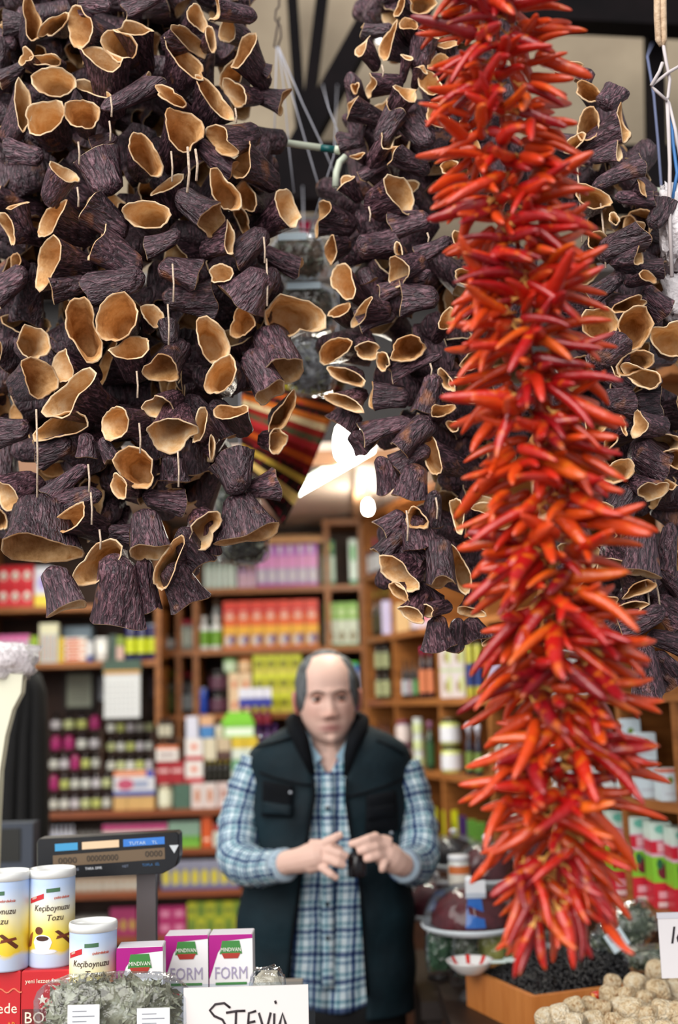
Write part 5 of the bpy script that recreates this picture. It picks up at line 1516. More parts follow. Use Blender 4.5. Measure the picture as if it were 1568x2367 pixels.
def can(px, py_top, Y, z, rot, label):
    x = P(px, py_top, Y).x
    t = thing('carob_can', label, 'can', (x, Y, z), rot, 'yellow and white cans on the counter')
    b = MB(); b.lathe([(CR * .97, 0), (CR, .003), (CR, CH - .012)], CANM, 28, cap1=False); b.obj('can_body', t, smooth=True)
    b = MB(); b.lathe([(CR * 1.025, CH - .013), (CR * 1.03, CH - .004), (CR * 1.0, CH), (CR * .93, CH), (CR * .92, CH - .004)], M((236, 238, 236), .3), 28); b.obj('lid', t, smooth=True)
    r = CR + .0004
    b = MB(); cyl([(-.038, .098), (-.010, .107), (-.010, .115), (-.038, .106)], r, M((196, 30, 40), .5), b); b.obj('red_flash', t)
    b = MB(); cyl([(-.006, .116), (.016, .117), (.016, .123), (-.006, .122)], r, M((70, 110, 80), .5), b); b.obj('green_badge', t)
    wrap_text('Keçiboynuzu', .0135, TXT, t, -.027, .088, r, width=.060); wrap_text('Tozu', .0135, TXT, t, -.006, .073, r)
    wrap_text('çekirdeksiz', .006, M((206, 80, 40), .5), t, .006, .106, r); wrap_text('özel', .006, CREAM, t, -.032, .1045, r + .0002, tilt=.3)
    b = MB(); cyl(ell(-.012, .040, .016, .012), r, M((240, 240, 244), .4), b); cyl([(-.026, .034), (.002, .034), (-.004, .024), (-.02, .024)], r + .0001, M((240, 240, 244), .4), b); cyl(ell(-.012, .026, .024, .004), r, M((226, 226, 232), .4), b); b.obj('cup_picture', t)
    b = MB(); cyl(ell(-.012, .046, .011, .004), r + .0003, M((60, 24, 10), .5), b); cyl(ell(-.018, .058, .007, .006), r + .0003, BRN, b); b.obj('coffee_picture', t)
    b = MB(); cyl([(.008, .056), (.014, .058), (.040, .038), (.036, .033)], r, BRN, b); cyl([(.010, .044), (.012, .049), (.036, .052), (.037, .048)], r + .0001, M((120, 54, 26), .5), b); cyl([(-.044, .03), (-.038, .05), (-.030, .056), (-.034, .034)], r, M((150, 80, 40), .5), b); b.obj('pod_picture', t)
zt = zr
can(16, 2045, 1.955, zt, -.25, 'pale yellow carob can at the left edge, cut by the frame')
can(121, 2036, 1.975, zt, .15, 'pale yellow carob can standing on the starred red carton')
can(216, 2107, 1.925, ZC + .028, .0, 'pale yellow carob can standing lowest, beside the purple and white cartons')
# white and purple cartons
def form_box(px0, px1, Y, pytop, label, rz=0.0, lean=0.0, ctr_px=None):
    a = P(px0, 2200, Y).x; c = P(px1, 2200, Y).x; w = c - a; h = P((px0 + px1) / 2, pytop, Y).z - ZC; d = .05
    t = put_carton(((a + c) / 2, Y + d / 2, ZC), rz, w, d, h, [(0, 1, (240, 238, 240))], (226, 222, 230), None, label, 'box', 'purple and white cartons on the counter', 'tea_carton')
    PUR = M((170, 20, 130), .4); y = -d / 2 - .0006
    b = MB(); b.poly([(-w / 2, y, h), (w / 2, y, h), (w / 2, y, h * .955), (-w * .1, y, h * .93), (-w * .3, y, h * .8), (-w * .42, y, h * .62), (-w / 2, y, h * .5)], PUR); b.obj('purple_corner', t)
    b = MB(); b.box((-w / 2 - .0006, -d / 2, h * .03), (-w / 2 - .0002, d / 2, h * .97), PUR); b.obj('purple_side', t)
    b = MB(); b.poly([(-w * .2, y - .0003, h * .93), (w * .2, y - .0003, h * .93), (w * .26, y - .0003, h * .78), (-w * .26, y - .0003, h * .78)], M((60, 130, 60), .5)); b.poly([(-w * .22, y - .0005, h * .79), (w * .22, y - .0005, h * .79), (w * .16, y - .0005, h * .73), (-w * .16, y - .0005, h * .73)], M((170, 50, 40), .5)); b.obj('emblem', t)
    lettering('MINDIVAN', .0085, M((236, 236, 226), .5), t, 0, y - .0008, h * .81, 'CENTER', width=w * .46)
    lettering('FORM', .027, M((170, 160, 190), .5), t, 0, y - .0003, h * .50, 'CENTER', width=w * .74)
    b = MB(); b.quad((-w * .36, y - .0002, h * .43), (w * .36, y - .0002, h * .43), (w * .36, y - .0002, h * .46), (-w * .36, y - .0002, h * .46), M((70, 140, 70), .5)); b.obj('green_line', t)
    b = MB(); cx, cz = -w * .27, h * .31; b.poly([(cx + .0085 * math.cos(i * .449), y - .0002, cz + .0085 * math.sin(i * .449)) for i in range(14)], M((206, 40, 50), .5)); b.obj('red_seal', t)
    b = MB(); cx, cz = w * .1, h * .32; b.poly([(cx + .006 * math.cos(i * .449), y - .0002, cz + .008 * math.sin(i * .449)) for i in range(14)], M((130, 180, 110), .5)); b.obj('leaf_mark', t)
    return t
form_box(484, 584, 2.00, 2160, 'white and purple carton nearest the shopkeeper')
form_box(381, 481, 2.00, 2162, 'white and purple carton in the middle of the three')
form_box(268, 374, 1.90, 2190, 'white and purple carton right of the lowest can', rz=.06)
# scale
D0 = P(256, 2020, 2.14)
t = thing('shop_scale', 'black electronic shop scale with pole display on the counter', 'scale', (P(340, 2100, 2.16).x, 2.16, ZC)); lo = Vector((P(340, 2100, 2.16).x, 2.16, ZC))
b = MB(); b.box((-.085, -.07, 0), (.05, .09, .055), M((60, 60, 64), .5)); b.obj('scale_body', t)
b = MB(); b.box((-.10, -.085, .055), (.055, .10, .068), M((206, 208, 210), .3, .7)); b.obj('steel_plate', t)
zt = P(340, 2010, 2.16).z - ZC
b = MB(); b.box((-.018, -.004, .055), (.016, .020, zt), M((104, 98, 100), .35, .5)); b.obj('pole', t)
disp = MB(); sc = 2.14 / F
W, Hh = 316 * sc, 88 * sc
prof = [(0, 0), (.03, -.004), (.045, 0)]
front = [(-W / 2, Hh * .14), (-W / 2 + .006, .008), (-W / 2 + .02, 0), (W / 2 - .03, 0), (W / 2 - .006, .012), (W / 2, .028), (W / 2, Hh - .004), (W / 2 - .004, Hh), (-W / 2 + .004, Hh), (-W / 2, Hh - .006)]
rows = [[(x * .985, -.022, z * .97 + .001) for x, z in front], [(x, -.019, z) for x, z in front], [(x, .022, z) for x, z in front], [(x * .97, .027, z * .97 + .001) for x, z in front]]
disp.grid(rows, M((14, 16, 22), .3), True, True, True)
dh = disp.obj('display_head', t, (P(256, 2022, 2.14) - lo)); dh.rotation_euler = (0, math.radians(-1.2), 0)
yf = -.0226
b = MB(); b.quad((-W * .385, yf, Hh * .30), (W * .40, yf, Hh * .36), (W * .40, yf, Hh * .64), (-W * .385, yf, Hh * .58), M((110, 92, 72), .25)); b.obj('screen', dh)
for (u0, u1, c) in ((-.37, -.21, (60, 150, 200)), (-.18, .08, (226, 196, 160)), (.11, .40, (50, 120, 206))):
    b = MB(); b.quad((W * u0, yf, Hh * (.70 + u0 * .06)), (W * u1, yf, Hh * (.70 + u1 * .06)), (W * u1, yf, Hh * (.88 + u1 * .06)), (W * u0, yf, Hh * (.88 + u0 * .06)), M(c, .4)); b.obj('label', dh)
LCD = M((46, 38, 30), .4)
lettering('0000', .015, LCD, dh, -W * .35, yf - .0005, Hh * .37, width=W * .13); lettering('00000000', .015, LCD, dh, -W * .15, yf - .0005, Hh * .39, width=W * .22); lettering('0000', .015, LCD, dh, W * .26, yf - .0005, Hh * .43, width=W * .12)
lettering('TUTAR    TL', .0075, M((190, 216, 240), .4), dh, W * .15, yf - .0006, Hh * .745, width=W * .2)
lettering('▼', .018, M((200, 206, 210), .4), dh, W * .43, yf - .0004, Hh * .5)
for (u, c, s_) in ((-.37, (150, 156, 170), 'KG'), (-.27, (150, 156, 170), 'TL/KG'), (-.16, (220, 224, 230), 'TARA'), (-.09, (220, 224, 230), 'SIFIR'), (.1, (110, 120, 140), 'NET'), (.24, (60, 110, 160), 'TOPLA'), (.33, (60, 110, 160), 'SİL')):
    lettering(s_, .006, M(c, .4), dh, W * u, yf - .0004, Hh * (.2 + u * .05))
# bags of dried leaves and the hand-lettered card
LEAF = mat_noise('dried_bay_leaves', [(.3, (96, 90, 70)), (.5, (150, 146, 120)), (.7, (206, 204, 186))], scale=55, rough=.8, bump=.6)
bag(262, 2345, 350, 175, 1.72, 'clear bag of dried leaves lying along the front edge', LEAF, 'dried_leaves', 31, dep=.035, amp=.16, papers=((-.49, -.9, -.10, .42, (236, 236, 240)), (.36, -.9, .76, .3, (240, 240, 244))))
for u0 in (-.45, .42):
    pass
bag(620, 2330, 84, 172, 1.92, 'beige paper-wrapped bundle peeking above the lettered card', mat_noise('beige_bundle', [(.3, (190, 176, 150)), (.7, (222, 212, 190))], scale=30), 'bundle', 33, dep=.03, fill=.97)
SY = 1.70; sc = SY / F
cx = P(568, 2330, SY); w = 275 * sc; h = P(568, 2283, SY).z - ZC
t = thing('price_card', 'white card hand-lettered STEVİA in a clear sleeve', 'sign', (cx.x, SY, ZC)); t.rotation_euler = (math.radians(-4), 0, 0)
b = MB(); b.box((-w / 2, 0, 0), (w / 2, .003, h), M((222, 216, 214), .5)); b.obj('card', t)
b = MB(); b.box((-w / 2 - .003, .0034, 0), (w / 2 + .009, .0040, h + .004), CLEAR2); b.obj('sleeve', t)
INK = M((34, 22, 30), .6)
def stroke(pts, r=.0017):
    b = MB()
    q = []
    for (x, y) in pts: q.append(((x - 568) * sc, -.0004, h - (y - 2283) * sc))
    b.tube(q, r, INK, 6); b.obj('letter_stroke', t, smooth=True)
stroke([(533, 2326), (520, 2316), (500, 2318), (488, 2330), (498, 2342), (516, 2350), (524, 2364), (514, 2378), (494, 2382), (482, 2374)])
stroke([(524, 2336), (548, 2333), (566, 2333)]); stroke([(546, 2334), (545, 2358), (543, 2384)])
stroke([(590, 2334), (574, 2338), (572, 2360), (570, 2380), (590, 2380)]); stroke([(572, 2358), (588, 2355)])
stroke([(596, 2338), (604, 2364), (608, 2384), (616, 2360), (622, 2338)])
stroke([(630, 2340), (629, 2362), (628, 2384)]); stroke([(632, 2314), (634, 2320)])
stroke([(634, 2386), (642, 2360), (648, 2340), (654, 2360), (662, 2386)]); stroke([(639, 2368), (657, 2366)])

# ------------------------------------------------------------------ right side: raisin tray, figs, domes
ZT = 1.02
Nn = Vector((.35, 2.40, 0)); e1 = Vector((-.36, .93, 0)).normalized(); e2 = Vector((.93, .36, 0)).normalized()
L1, L2, TH = .285, .405, .072
t = thing('raisin_tray', 'orange-brown veneer tray heaped with black raisins', 'tray', (Nn.x, Nn.y, ZT - TH)); 
def wallp(p0, p1, p2, p3, nm='side_board'):
    b = MB(); rows = [[(p.x - Nn.x, p.y - Nn.y, z) for p in (p0, p1, p2, p3)] for z in (0, TH)]
    b.grid(rows, LIGHTWOOD, True, True, True); b.obj(nm, t)
k = .014
A0, A1, A2, A3 = Nn, Nn + e2 * L2, Nn + e2 * L2 + e1 * L1, Nn + e1 * L1
wallp(A0, A1, A1 + e1 * k, A0 + e1 * k); wallp(A3 - e1 * k, A2 - e1 * k, A2, A3)
wallp(A0 + e1 * k, A0 + e1 * k + e2 * k, A3 - e1 * k + e2 * k, A3 - e1 * k); wallp(A1 + e1 * k - e2 * k, A1 + e1 * k, A2 - e1 * k, A2 - e1 * k - e2 * k)
b = MB(); rows = [[(p.x - Nn.x, p.y - Nn.y, z) for p in (A0, A1, A2, A3)] for z in (-.006, 0)]; b.grid(rows, LIGHTWOOD, True, True, True); b.obj('bottom_board', t)
RAIS = M((13, 11, 15), .38, coat=.2)
b = MB(); rr = random.Random(3); mi = b.mi(RAIS)
octa = [(1, 0, 0), (-1, 0, 0), (0, 1, 0), (0, -1, 0), (0, 0, 1), (0, 0, -1)]
of = [(0, 2, 4), (2, 1, 4), (1, 3, 4), (3, 0, 4), (2, 0, 5), (1, 2, 5), (3, 1, 5), (0, 3, 5)]
def heap(u, v): return ZT - .018 + .062 * math.sin(math.pi * min(max(u / L2, 0), 1)) ** .8 * math.sin(math.pi * min(max(v / L1, 0), 1)) ** .7 + .012 * mnoise.noise(Vector((u * 14, v * 14, 0)))
gr = [[None] * 25 for _ in range(15)]
rows = []
for j in range(15):
    r_ = []
    for i in range(31):
        u = k + (L2 - 2 * k) * i / 30; v = k + (L1 - 2 * k) * j / 14; q = A0 + e2 * u + e1 * v
        r_.append((q.x, q.y, heap(u, v) - .006))
    rows.append(r_)
b.grid(rows, RAIS)
for q in range(2600):
    u, v = rr.uniform(k + .005, L2 - k - .005), rr.uniform(k + .005, L1 - k - .005)
    p = A0 + e2 * u + e1 * v; c = Vector((p.x, p.y, heap(u, v) + rr.uniform(-.003, .003)))
    s3 = (rr.uniform(.004, .0075), rr.uniform(.003, .005), rr.uniform(.003, .0045)); a_ = rr.uniform(0, 6.28); ca, sa = math.cos(a_), math.sin(a_)
    n0 = len(b.v)
    for (x, y, z) in octa:
        x, y, z = x * s3[0], y * s3[1], z * s3[2]; b.v.append((c.x + x * ca - y * sa, c.y + x * sa + y * ca, c.z + z + x * .3))
    for f_ in of: b.f.append(tuple(n0 + w_ for w_ in f_)); b.m.append(mi)
b.obj('raisins', label='heap of black raisins filling the veneer tray', cat='raisins', kind='stuff', smooth=True)
# crate below tray
CRB = M((30, 40, 96), .5); CRG = M((60, 84, 56), .5)
t = thing('stand_table', 'dark stand table carrying tray, figs and covered dishes', 'table', (.6, 2.5, 0))
b = MB(); b.box((-.40, -.62, .90), (.12, .36, .942), M((44, 30, 22), .5)); b.obj('table_top', t)
for x in (-.36, .08):
    for y in (-.58, .26): b = MB(); b.box((x - .025, y - .025, 0), (x + .025, y + .025, .90), M((40, 28, 22), .5)); b.obj('leg', t)
# bowl and scoop
bx = P(1087, 2228, 2.60)
u_, v_ = .05, .20
t = thing('striped_bowl', 'small white bowl with red stripes on the raisin tray corner', 'bowl', (bx.x, 2.60, ZT + .004))
R_ = .051
b = MB(); b.lathe([(R_ * .5, 0), (R_ * .56, .003), (R_ * .8, .012), (R_ * .97, .024), (R_, .027), (R_ * .95, .0265), (R_ * .78, .0145), (R_ * .5, .006)], M((238, 238, 236), .2, coat=.5), 28); b.obj('dish', t, smooth=True)
for a_ in range(0, 360, 45):
    b = MB(); c1, c2 = math.radians(a_ - 6), math.radians(a_ + 6)
    pr = [(R_ * .945, .0268), (R_ * .79, .0158), (R_ * .66, .0112)]
    b.grid([[(r_ * math.cos(cc), r_ * math.sin(cc), z + .0004) for cc in (c1, (c1 + c2) / 2, c2)] for r_, z in pr], M((206, 40, 30), .3)); b.obj('red_stripe', t)
sp_ = P(1165, 2222, 2.58)
t = thing('plastic_scoop', 'flat white plastic scoop lying on the raisins beside the bowl', 'scoop', (sp_.x, 2.58, ZT + .028))
b = MB(); b.box((-.03, -.007, 0), (.005, .007, .004), M((214, 230, 226), .4)); b.obj('handle', t)
b = MB(); b.lathe([(.012, 0), (.02, .004), (.021, .007), (.015, .004)], M((214, 230, 226), .4), 14, c=(.02, 0)); b.obj('scoop_head', t, smooth=True)
# dried figs
FIG = mat_noise('dried_fig', [(.28, (170, 126, 84)), (.45, (228, 202, 160)), (.7, (250, 238, 212))], scale=2.6, rough=.75, bump=.7, rnd=.15, bscale=5, dist=.03)
def fig_mesh(seed):
    r_ = random.Random(seed); b = MB(); seg = 18; rows = []
    for t_, k_ in ((-.5, .25), (-.5, .62), (-.44, .86), (-.28, .99), (0, 1.03), (.28, 1.0), (.44, .88), (.5, .6), (.46, .2)):
        rows.append([(t_ * 1.7, k_ * (1 + .07 * math.sin(5 * f + seed) + .05 * math.sin(9 * f + 2 * t_)) * math.cos(f), k_ * .92 * (1 + .06 * math.sin(4 * f + 2 * seed)) * math.sin(f)) for f in [2 * math.pi * j / seg for j in range(seg)]])
    b.grid(rows, FIG, True, True, True); return b.mesh('dried_fig', True)
FM = [fig_mesh(i) for i in range(5)]
figs = [(850, 1205, 55), (930, 1190, 60), (1010, 1160, 62), (1090, 1140, 50), (1212, 1015, 46), (1200, 1085, 56), (1160, 1160, 52), (1262, 1150, 58), (1340, 1025, 62), (1320, 1172, 72), (1410, 1200, 60), (1455, 952, 60), (1530, 930, 52), (1460, 1072, 72), (1548, 1066, 66), (1490, 1185, 72), (1575, 1185, 66), (1110, 1222, 56), (1225, 1235, 56), (1395, 1115, 56), (1568, 985, 50), (1010, 1235, 56), (1290, 1088, 52), (1590, 900, 50), (1400, 1270, 66), (1500, 1290, 66), (1310, 1275, 66), (1600, 1260, 66)]
fr = random.Random(8)
ff = sorted(figs, key=lambda q: (round(q[1] / 60), q[0])); rn = {}; 
for i, (x, y, r_) in enumerate(ff):
    rw = round(y / 60); rn[rw] = rn.get(rw, 0) + 1
    Y = 2.14 + (1180 - y) / 2.347 * .0022 + fr.uniform(-.01, .01)
    p = P(900 + x / 2.347, 1840 + y / 2.347, Y); s_ = r_ / 2.347 * Y / F * .98
    o = link('dried_fig', FM[i % 5], None, label='pale dried fig, %s from left in %s row from top of the heap' % (ordn(rn[rw]), ordn(sorted({round(q[1] / 60) for q in figs}).index(rw) + 1)), cat='dried fig', group='dried figs in the heap')
    A = Vector((1, fr.uniform(-1.2, .5), fr.uniform(-.35, .45))).normalized(); u = A.orthogonal().normalized(); v = A.cross(u)
    o.matrix_world = Matrix(((A.x * s_, u.x * s_, v.x * s_, p.x), (A.y * s_, u.y * s_, v.y * s_, p.y), (A.z * s_, u.z * s_, v.z * s_, p.z), (0, 0, 0, 1)))
p = P(1440, 2400, 2.2)
blob(None, .17, .10, .05, mat_noise('fig_basket', [(.3, (110, 84, 60)), (.7, (160, 126, 92))], scale=40, rough=.9, bump=.5), .06, 4).obj('fig_basket', None, (P(1450, 2380, 2.22).x, 2.22, P(1440, 2400, 2.2).z - .01), smooth=True, label='woven basket bottom under the dried figs', cat='basket')
b = MB(); b.box((-.16, -.09, 0), (.14, .09, P(1440, 2400, 2.2).z - .05 - .942), M((50, 36, 26), .6)); b.obj('wooden_crate', None, (P(1450, 2380, 2.22).x, 2.22, .942), label='dark crate under the fig basket', cat='crate')
for (x, y, nm) in ((1372, 2304, 'left of fig heap top'), (1298, 2334, 'at the left foot of fig heap')):
    p = P(x, y, 2.26); o = link('chili_pepper', CV[3][0], None, label='single red chili pod lying ' + nm, cat='chili pepper'); o.location = p; o.scale = (.5, 1, 1); o.rotation_euler = (0, -.3, .6); link('stem', CV[3][1], o)
# covered dishes
def dome(px, py, wpx, hpx, Y, col, label, extra=True, seed=1, zt=.90):
    p = P(px, py, Y); r = wpx / 2 * Y / F; h = hpx * Y / F
    t = thing('covered_dish', label, 'dish', p, 0, 'dishes under clear domes')
    b = MB(); b.lathe([(r * .6, -.012), (r * .9, -.008), (r * 1.03, .0), (r * 1.06, .006), (r * 1.02, .008), (r * .92, .002)], M((206, 214, 220), .3), 36); b.obj('plate', t, smooth=True)
    fm = mat_noise('dish_filling_%d' % seed, [(.3, tuple(int(c * .7) for c in col)), (.7, col)], scale=45, rough=.6, bump=.6)
    fb = blob(None, r * .84, r * .84, h * .8, fm, .10, seed, rough_f=4); fb.v = [(x, y, max(z, -.002)) for x, y, z in fb.v]; fb.obj('filling', t, (0, 0, .006), smooth=True)
    b = MB(); b.lathe([(r, .007), (r * .99, h * .3), (r * .9, h * .62), (r * .66, h * .86), (r * .34, h * .97), (.012, h)], CLEAR2, 36, cap0=False); b.obj('dome', t, smooth=True)
    b = MB(); b.lathe([(.008, h - .001), (.011, h + .01), (.004, h + .014)], M((226, 230, 236), .2), 12); b.obj('knob', t, smooth=True)
    b = MB(); q_ = zt - p.z; b.lathe([(r * .35, q_), (r * .3, q_ + .01), (r * .12, q_ + .03), (r * .12, -.03), (r * .4, -.012)], M((60, 56, 56), .4), 16); b.obj('pedestal', t, smooth=True)
    return t, r, h
t, r, h = dome(1090, 2140, 212, 92, 2.72, (104, 34, 40), 'clear domed dish nearest the camera, blue ribbon and white tag', seed=2, zt=.942)
b = MB(); rows = [[(x, -math.sqrt(max(r * r * .82 - x * x, 0)) * (1 - zz * .45) - .002, .012 + zz * h * .72) for x in (-.022 + .012 * zz, .0, .022 - .004 * zz)] for zz in (0, .33, .66, 1)]; b.grid(rows, M((30, 100, 180), .4)); b.obj('blue_ribbon', t)
b = MB(); b.box((-.016, -r * .62, h * .75), (.028, -r * .60, h * 1.16), M((214, 216, 220), .5)); b.obj('white_tag', t)
t, r, h = dome(1010, 2112, 156, 78, 3.12, (100, 30, 44), 'clear domed dish half hidden behind his elbow', seed=3)
b = MB(); b.quad((-.03, -r * .8, .02), (.0, -r * .83, .02), (.02, -r * .62, h * .75), (-.005, -r * .62, h * .7), M((30, 80, 170), .4)); b.obj('blue_ribbon', t)
b = MB(); b.box((.0, -r * .4, h * .85), (.07, -r * .1, h * .9), M((206, 206, 212), .5)); b.obj('white_tag', t)
dome(1052, 1998, 130, 66, 3.32, (40, 30, 34), 'clear domed dish farthest back beside the shelves', seed=4)
dome(1130, 2032, 150, 84, 2.99, (90, 24, 30), 'clear domed dish right of the small labelled jar', seed=5)
t = thing('side_table', 'low dark table under the rear domed dishes', 'table', (.33, 3.3, 0))
b = MB(); b.box((-.17, -.42, .86), (.15, .16, .90), M((40, 30, 26), .5)); b.obj('table_top', t)
for x in (-.14, .12):
    for y in (-.38, .12): b = MB(); b.box((x - .02, y - .02, 0), (x + .02, y + .02, .86), M((40, 28, 22), .5)); b.obj('leg', t)
# labelled jar among the dishes
p = P(1063, 2052, 2.87)
t = put_bottle('jar', (p.x, 2.87, p.z), .026, .075, (206, 206, 200), (222, 224, 228), (226, 220, 206), 'small jar with white lid and orange label between the domes', 'jar', None, 'jar')
b = MB(); b.grid([[(.0266 * math.sin(a_ * .3), -.0266 * math.cos(a_ * .3), z) for a_ in range(-4, 5)] for z in (.034, .052)], M((206, 110, 50), .5)); b.obj('orange_band', t)
b = MB(); b.box((-.03, -.03, -(p.z - .902)), (.03, .03, 0), M((50, 40, 36), .6)); b.obj('riser_block', None, (p.x, 2.87, p.z), label='dark block under the labelled jar', cat='block')
# produce bags below the front dome and around
gb = 'bags of produce below the domes'
YEL = mat_noise('yellow_green_produce', [(.3, (150, 150, 60)), (.7, (214, 206, 120))], scale=30, rough=.7)
DGR = mat_noise('dark_green_produce', [(.3, (20, 50, 34)), (.7, (70, 110, 70))], scale=40, rough=.6, bump=.4)
bag(1018, 2192, 70, 110, 2.74, 'clear bag of dark green leaves, leftmost below the front dome', DGR, 'produce', 41, dep=.035)
bag(1078, 2206, 66, 120, 2.70, 'clear bag of grey-green leaves below the front dome', GRN, 'produce', 42, dep=.035)
bag(1140, 2200, 80, 116, 2.72, 'clear bag of yellow produce below the front dome', YEL, 'produce', 43, dep=.035)
bag(1185, 2206, 50, 100, 2.71, 'small bag of bright green leaves beside yellow produce', mat_noise('bright_green', [(.3, (50, 110, 50)), (.7, (120, 180, 90))], scale=40), 'produce', 44, dep=.03)
bag(1222, 2140, 66, 120, 2.64, 'clear bag of dark red peppers behind the garland tip', mat_noise('dark_red_peppers', [(.3, (84, 12, 24)), (.7, (150, 30, 50))], scale=30, rough=.4), 'produce', 45, dep=.03)
bag(1250, 2195, 90, 80, 2.72, 'clear bag of pale herbs behind the garland tip', GRN, 'produce', 46, dep=.03, papers=((-.2, -.5, .7, .5, (214, 226, 226)),))
bag(1450, 2148, 150, 96, 2.60, 'tilted clear bag of sage with white label', GRN, 'sage', 47, dep=.04, tilt=-.55, papers=((-.75, -.3, -.2, .6, (206, 222, 230)),))
bag(1500, 2215, 110, 60, 2.48, 'flat clear bag of pale sage under the tilted bag', GRN, 'sage', 48, dep=.04)
bag(1400, 2190, 80, 70, 2.62, 'clear bag of green herbs left of the tilted sage bag', GRN, 'sage', 49, dep=.03)
PY = 2.08; p = P(1560, 2218, PY); sc = PY / F
t = thing('price_card', 'white price card cut by the right edge of frame', 'sign', (p.x, PY, p.z)); w, h = 70 * sc, 95 * sc
b = MB(); b.box((-w * .43, 0, -.03), (w, .004, h), M((226, 222, 224), .5)); b.obj('card', t)
b = MB(); b.box((-w * .45, -.001, h - .006), (w, .006, h + .003), M((206, 206, 214), .3)); b.obj('card_clip', t)
lettering('lo', .04, INK, t, -w * .12, -.0006, h * .36, shear=.2)
# ------------------------------------------------------------------ the shopkeeper
def lerp_tab(tab, x):
    for (x0, v0), (x1, v1) in zip(tab, tab[1:]):
        if x <= x1:
            t = max(0, (x - x0) / (x1 - x0)); return v0 + (v1 - v0) * t
    return tab[-1][1]
HZ = [-.114, -.108, -.095, -.08, -.06, -.035, 0, .03, .06, .085, .1, .109, .114]
HA = list(zip(HZ, [.012, .031, .047, .057, .064, .069, .0715, .0735, .071, .060, .047, .031, .008]))
HF = list(zip(HZ, [.055, .080, .087, .087, .086, .088, .088, .092, .088, .073, .056, .037, .01]))
HB = list(zip(HZ, [.0, .008, .025, .045, .06, .075, .09, .1, .098, .084, .063, .042, .01]))
def smooth_tab(t):
    xs = np.linspace(t[0][0], t[-1][0], 115); ys = np.interp(xs, [q[0] for q in t], [q[1] for q in t])
    for _ in range(3):
        pad = np.concatenate([2 * ys[:1] - ys[6:0:-1], ys, 2 * ys[-1:] - ys[-2:-8:-1]]); k_ = np.ones(13) / 13; ys2 = np.convolve(pad, k_, 'valid'); w_ = np.clip(np.minimum(np.arange(115), np.arange(114, -1, -1)) / 12, 0, 1); ys = ys2 * w_ + ys * (1 - w_)
    return list(zip(xs.tolist(), ys.tolist()))
HA, HF, HB = smooth_tab(HA), smooth_tab(HF), smooth_tab(HB)
def G(x, z, cx, cz, sx, sz): return math.exp(-((x - cx) / sx) ** 2 / 2 - ((z - cz) / sz) ** 2 / 2)
def face_disp(x, z):
    d = 0.0
    if -.050 < z < .022:
        t = min(1, max(0, (.014 - z) / .054)); amp = .003 + .021 * t ** 1.2
        if z < -.040: amp *= max(0, (z + .050) / .010)
        d += amp * math.exp(-(x / (.0068 + .0035 * t)) ** 2 / 2)
    for s in (-1, 1):
        d += .009 * G(x, z, s * .0135, -.0425, .0055, .005)
        d -= .0115 * G(x, z, s * .0295, .001, .0125, .009)
        d += .0055 * G(x, z, s * .028, .0165, .018, .0055)
        d += .005 * G(x, z, s * .042, -.030, .016, .016)
        d -= .0025 * G(x, z, s * .026, -.054, .005, .012)
        d += .0025 * G(x, z, s * .028, -.016, .012, .004)
        d += .004 * G(x, z, s * .04, -.088, .014, .012)
    d += .006 * G(x, z, 0, -.0655, .016, .0032) + .0066 * G(x, z, 0, -.0755, .0135, .0038)
    d -= .0042 * G(x, z, 0, -.0705, .019, .0016)
    d -= .004 * G(x, z, 0, -.0855, .014, .0045)
    d += .006 * G(x, z, 0, -.101, .014, .009)
    return d
def head_grid(nr=84, nc=112, off=0.0):
    rows = []
    for i in range(nr + 1):
        q = i / nr; z = -.114 + .228 * (.5 - .5 * math.cos(math.pi * q))
        a, bf, bb = lerp_tab(HA, z), lerp_tab(HF, z), lerp_tab(HB, z); r_ = []
        for j in range(nc):
            f = 2 * math.pi * j / nc; cs, sn = math.cos(f), math.sin(f); n = 2.25
            x = a * math.copysign(abs(cs) ** (2 / n), cs); y = (bf if sn < 0 else bb) * math.copysign(abs(sn) ** (2 / n), sn)
            if sn < 0:
                wgt = min(1, -sn * 1.6); y -= face_disp(x, z) * wgt
            if z > -.06: pass
            r_.append(Vector((x, y, z)))
        rows.append(r_)
    return rows
HC = P(757, 1613, 2.985)
HR = Matrix.Rotation(math.radians(4), 3, 'Z') @ Matrix.Rotation(math.radians(-1.5), 3, 'Y') @ Matrix.Rotation(math.radians(2.0), 3, 'X')
def hd(v): return HC + HR @ Vector(v)
hrows = head_grid()
SKM = bpy.data.materials.new('skin'); SKM.use_nodes = True
_b = SKM.node_tree.nodes['Principled BSDF']; _at = nn(SKM.node_tree, 'ShaderNodeAttribute'); _at.attribute_name = 'tone'
SKM.node_tree.links.new(_at.outputs['Color'], _b.inputs['Base Color']); _b.inputs['Roughness'].default_value = .5; _b.inputs['Specular IOR Level'].default_value = .4
body = MB()
body.grid([[hd(v) for v in r_] for r_ in hrows], SKM, True, True, True)
for s in (-1, 1):    # ears
    rows = []
    for k, (dz, w_, t_) in enumerate(((-.034, .004, .004), (-.028, .009, .006), (-.014, .012, .0075), (.0, .0155, .008), (.014, .016, .008), (.022, .012, .007), (.027, .004, .004))):
        rows.append([hd((s * (.070 + (.013 if dz > -.01 else .008 + (dz + .034) * .2) * (1 if k not in (0, 6) else .5) + t_ * math.cos(f) * .8), .012 + w_ * math.sin(f) + dz * -.12, dz - .006)) for f in [2 * math.pi * q / 12 for q in range(12)]])
    body.grid(rows, SKM, True, True, True)
def chain(pts, sg=12, flat=1.0):
    body.tube([P(x, y, Y) for x, y, Y, r in pts], [r for *_, r in pts], SKM, sg)
chain([(762, 1830, 3.0, .075), (762, 1775, 2.995, .064), (761, 1735, 2.992, .058), (759, 1690, 2.995, .056), (757, 1640, 3.0, .055)], 20)
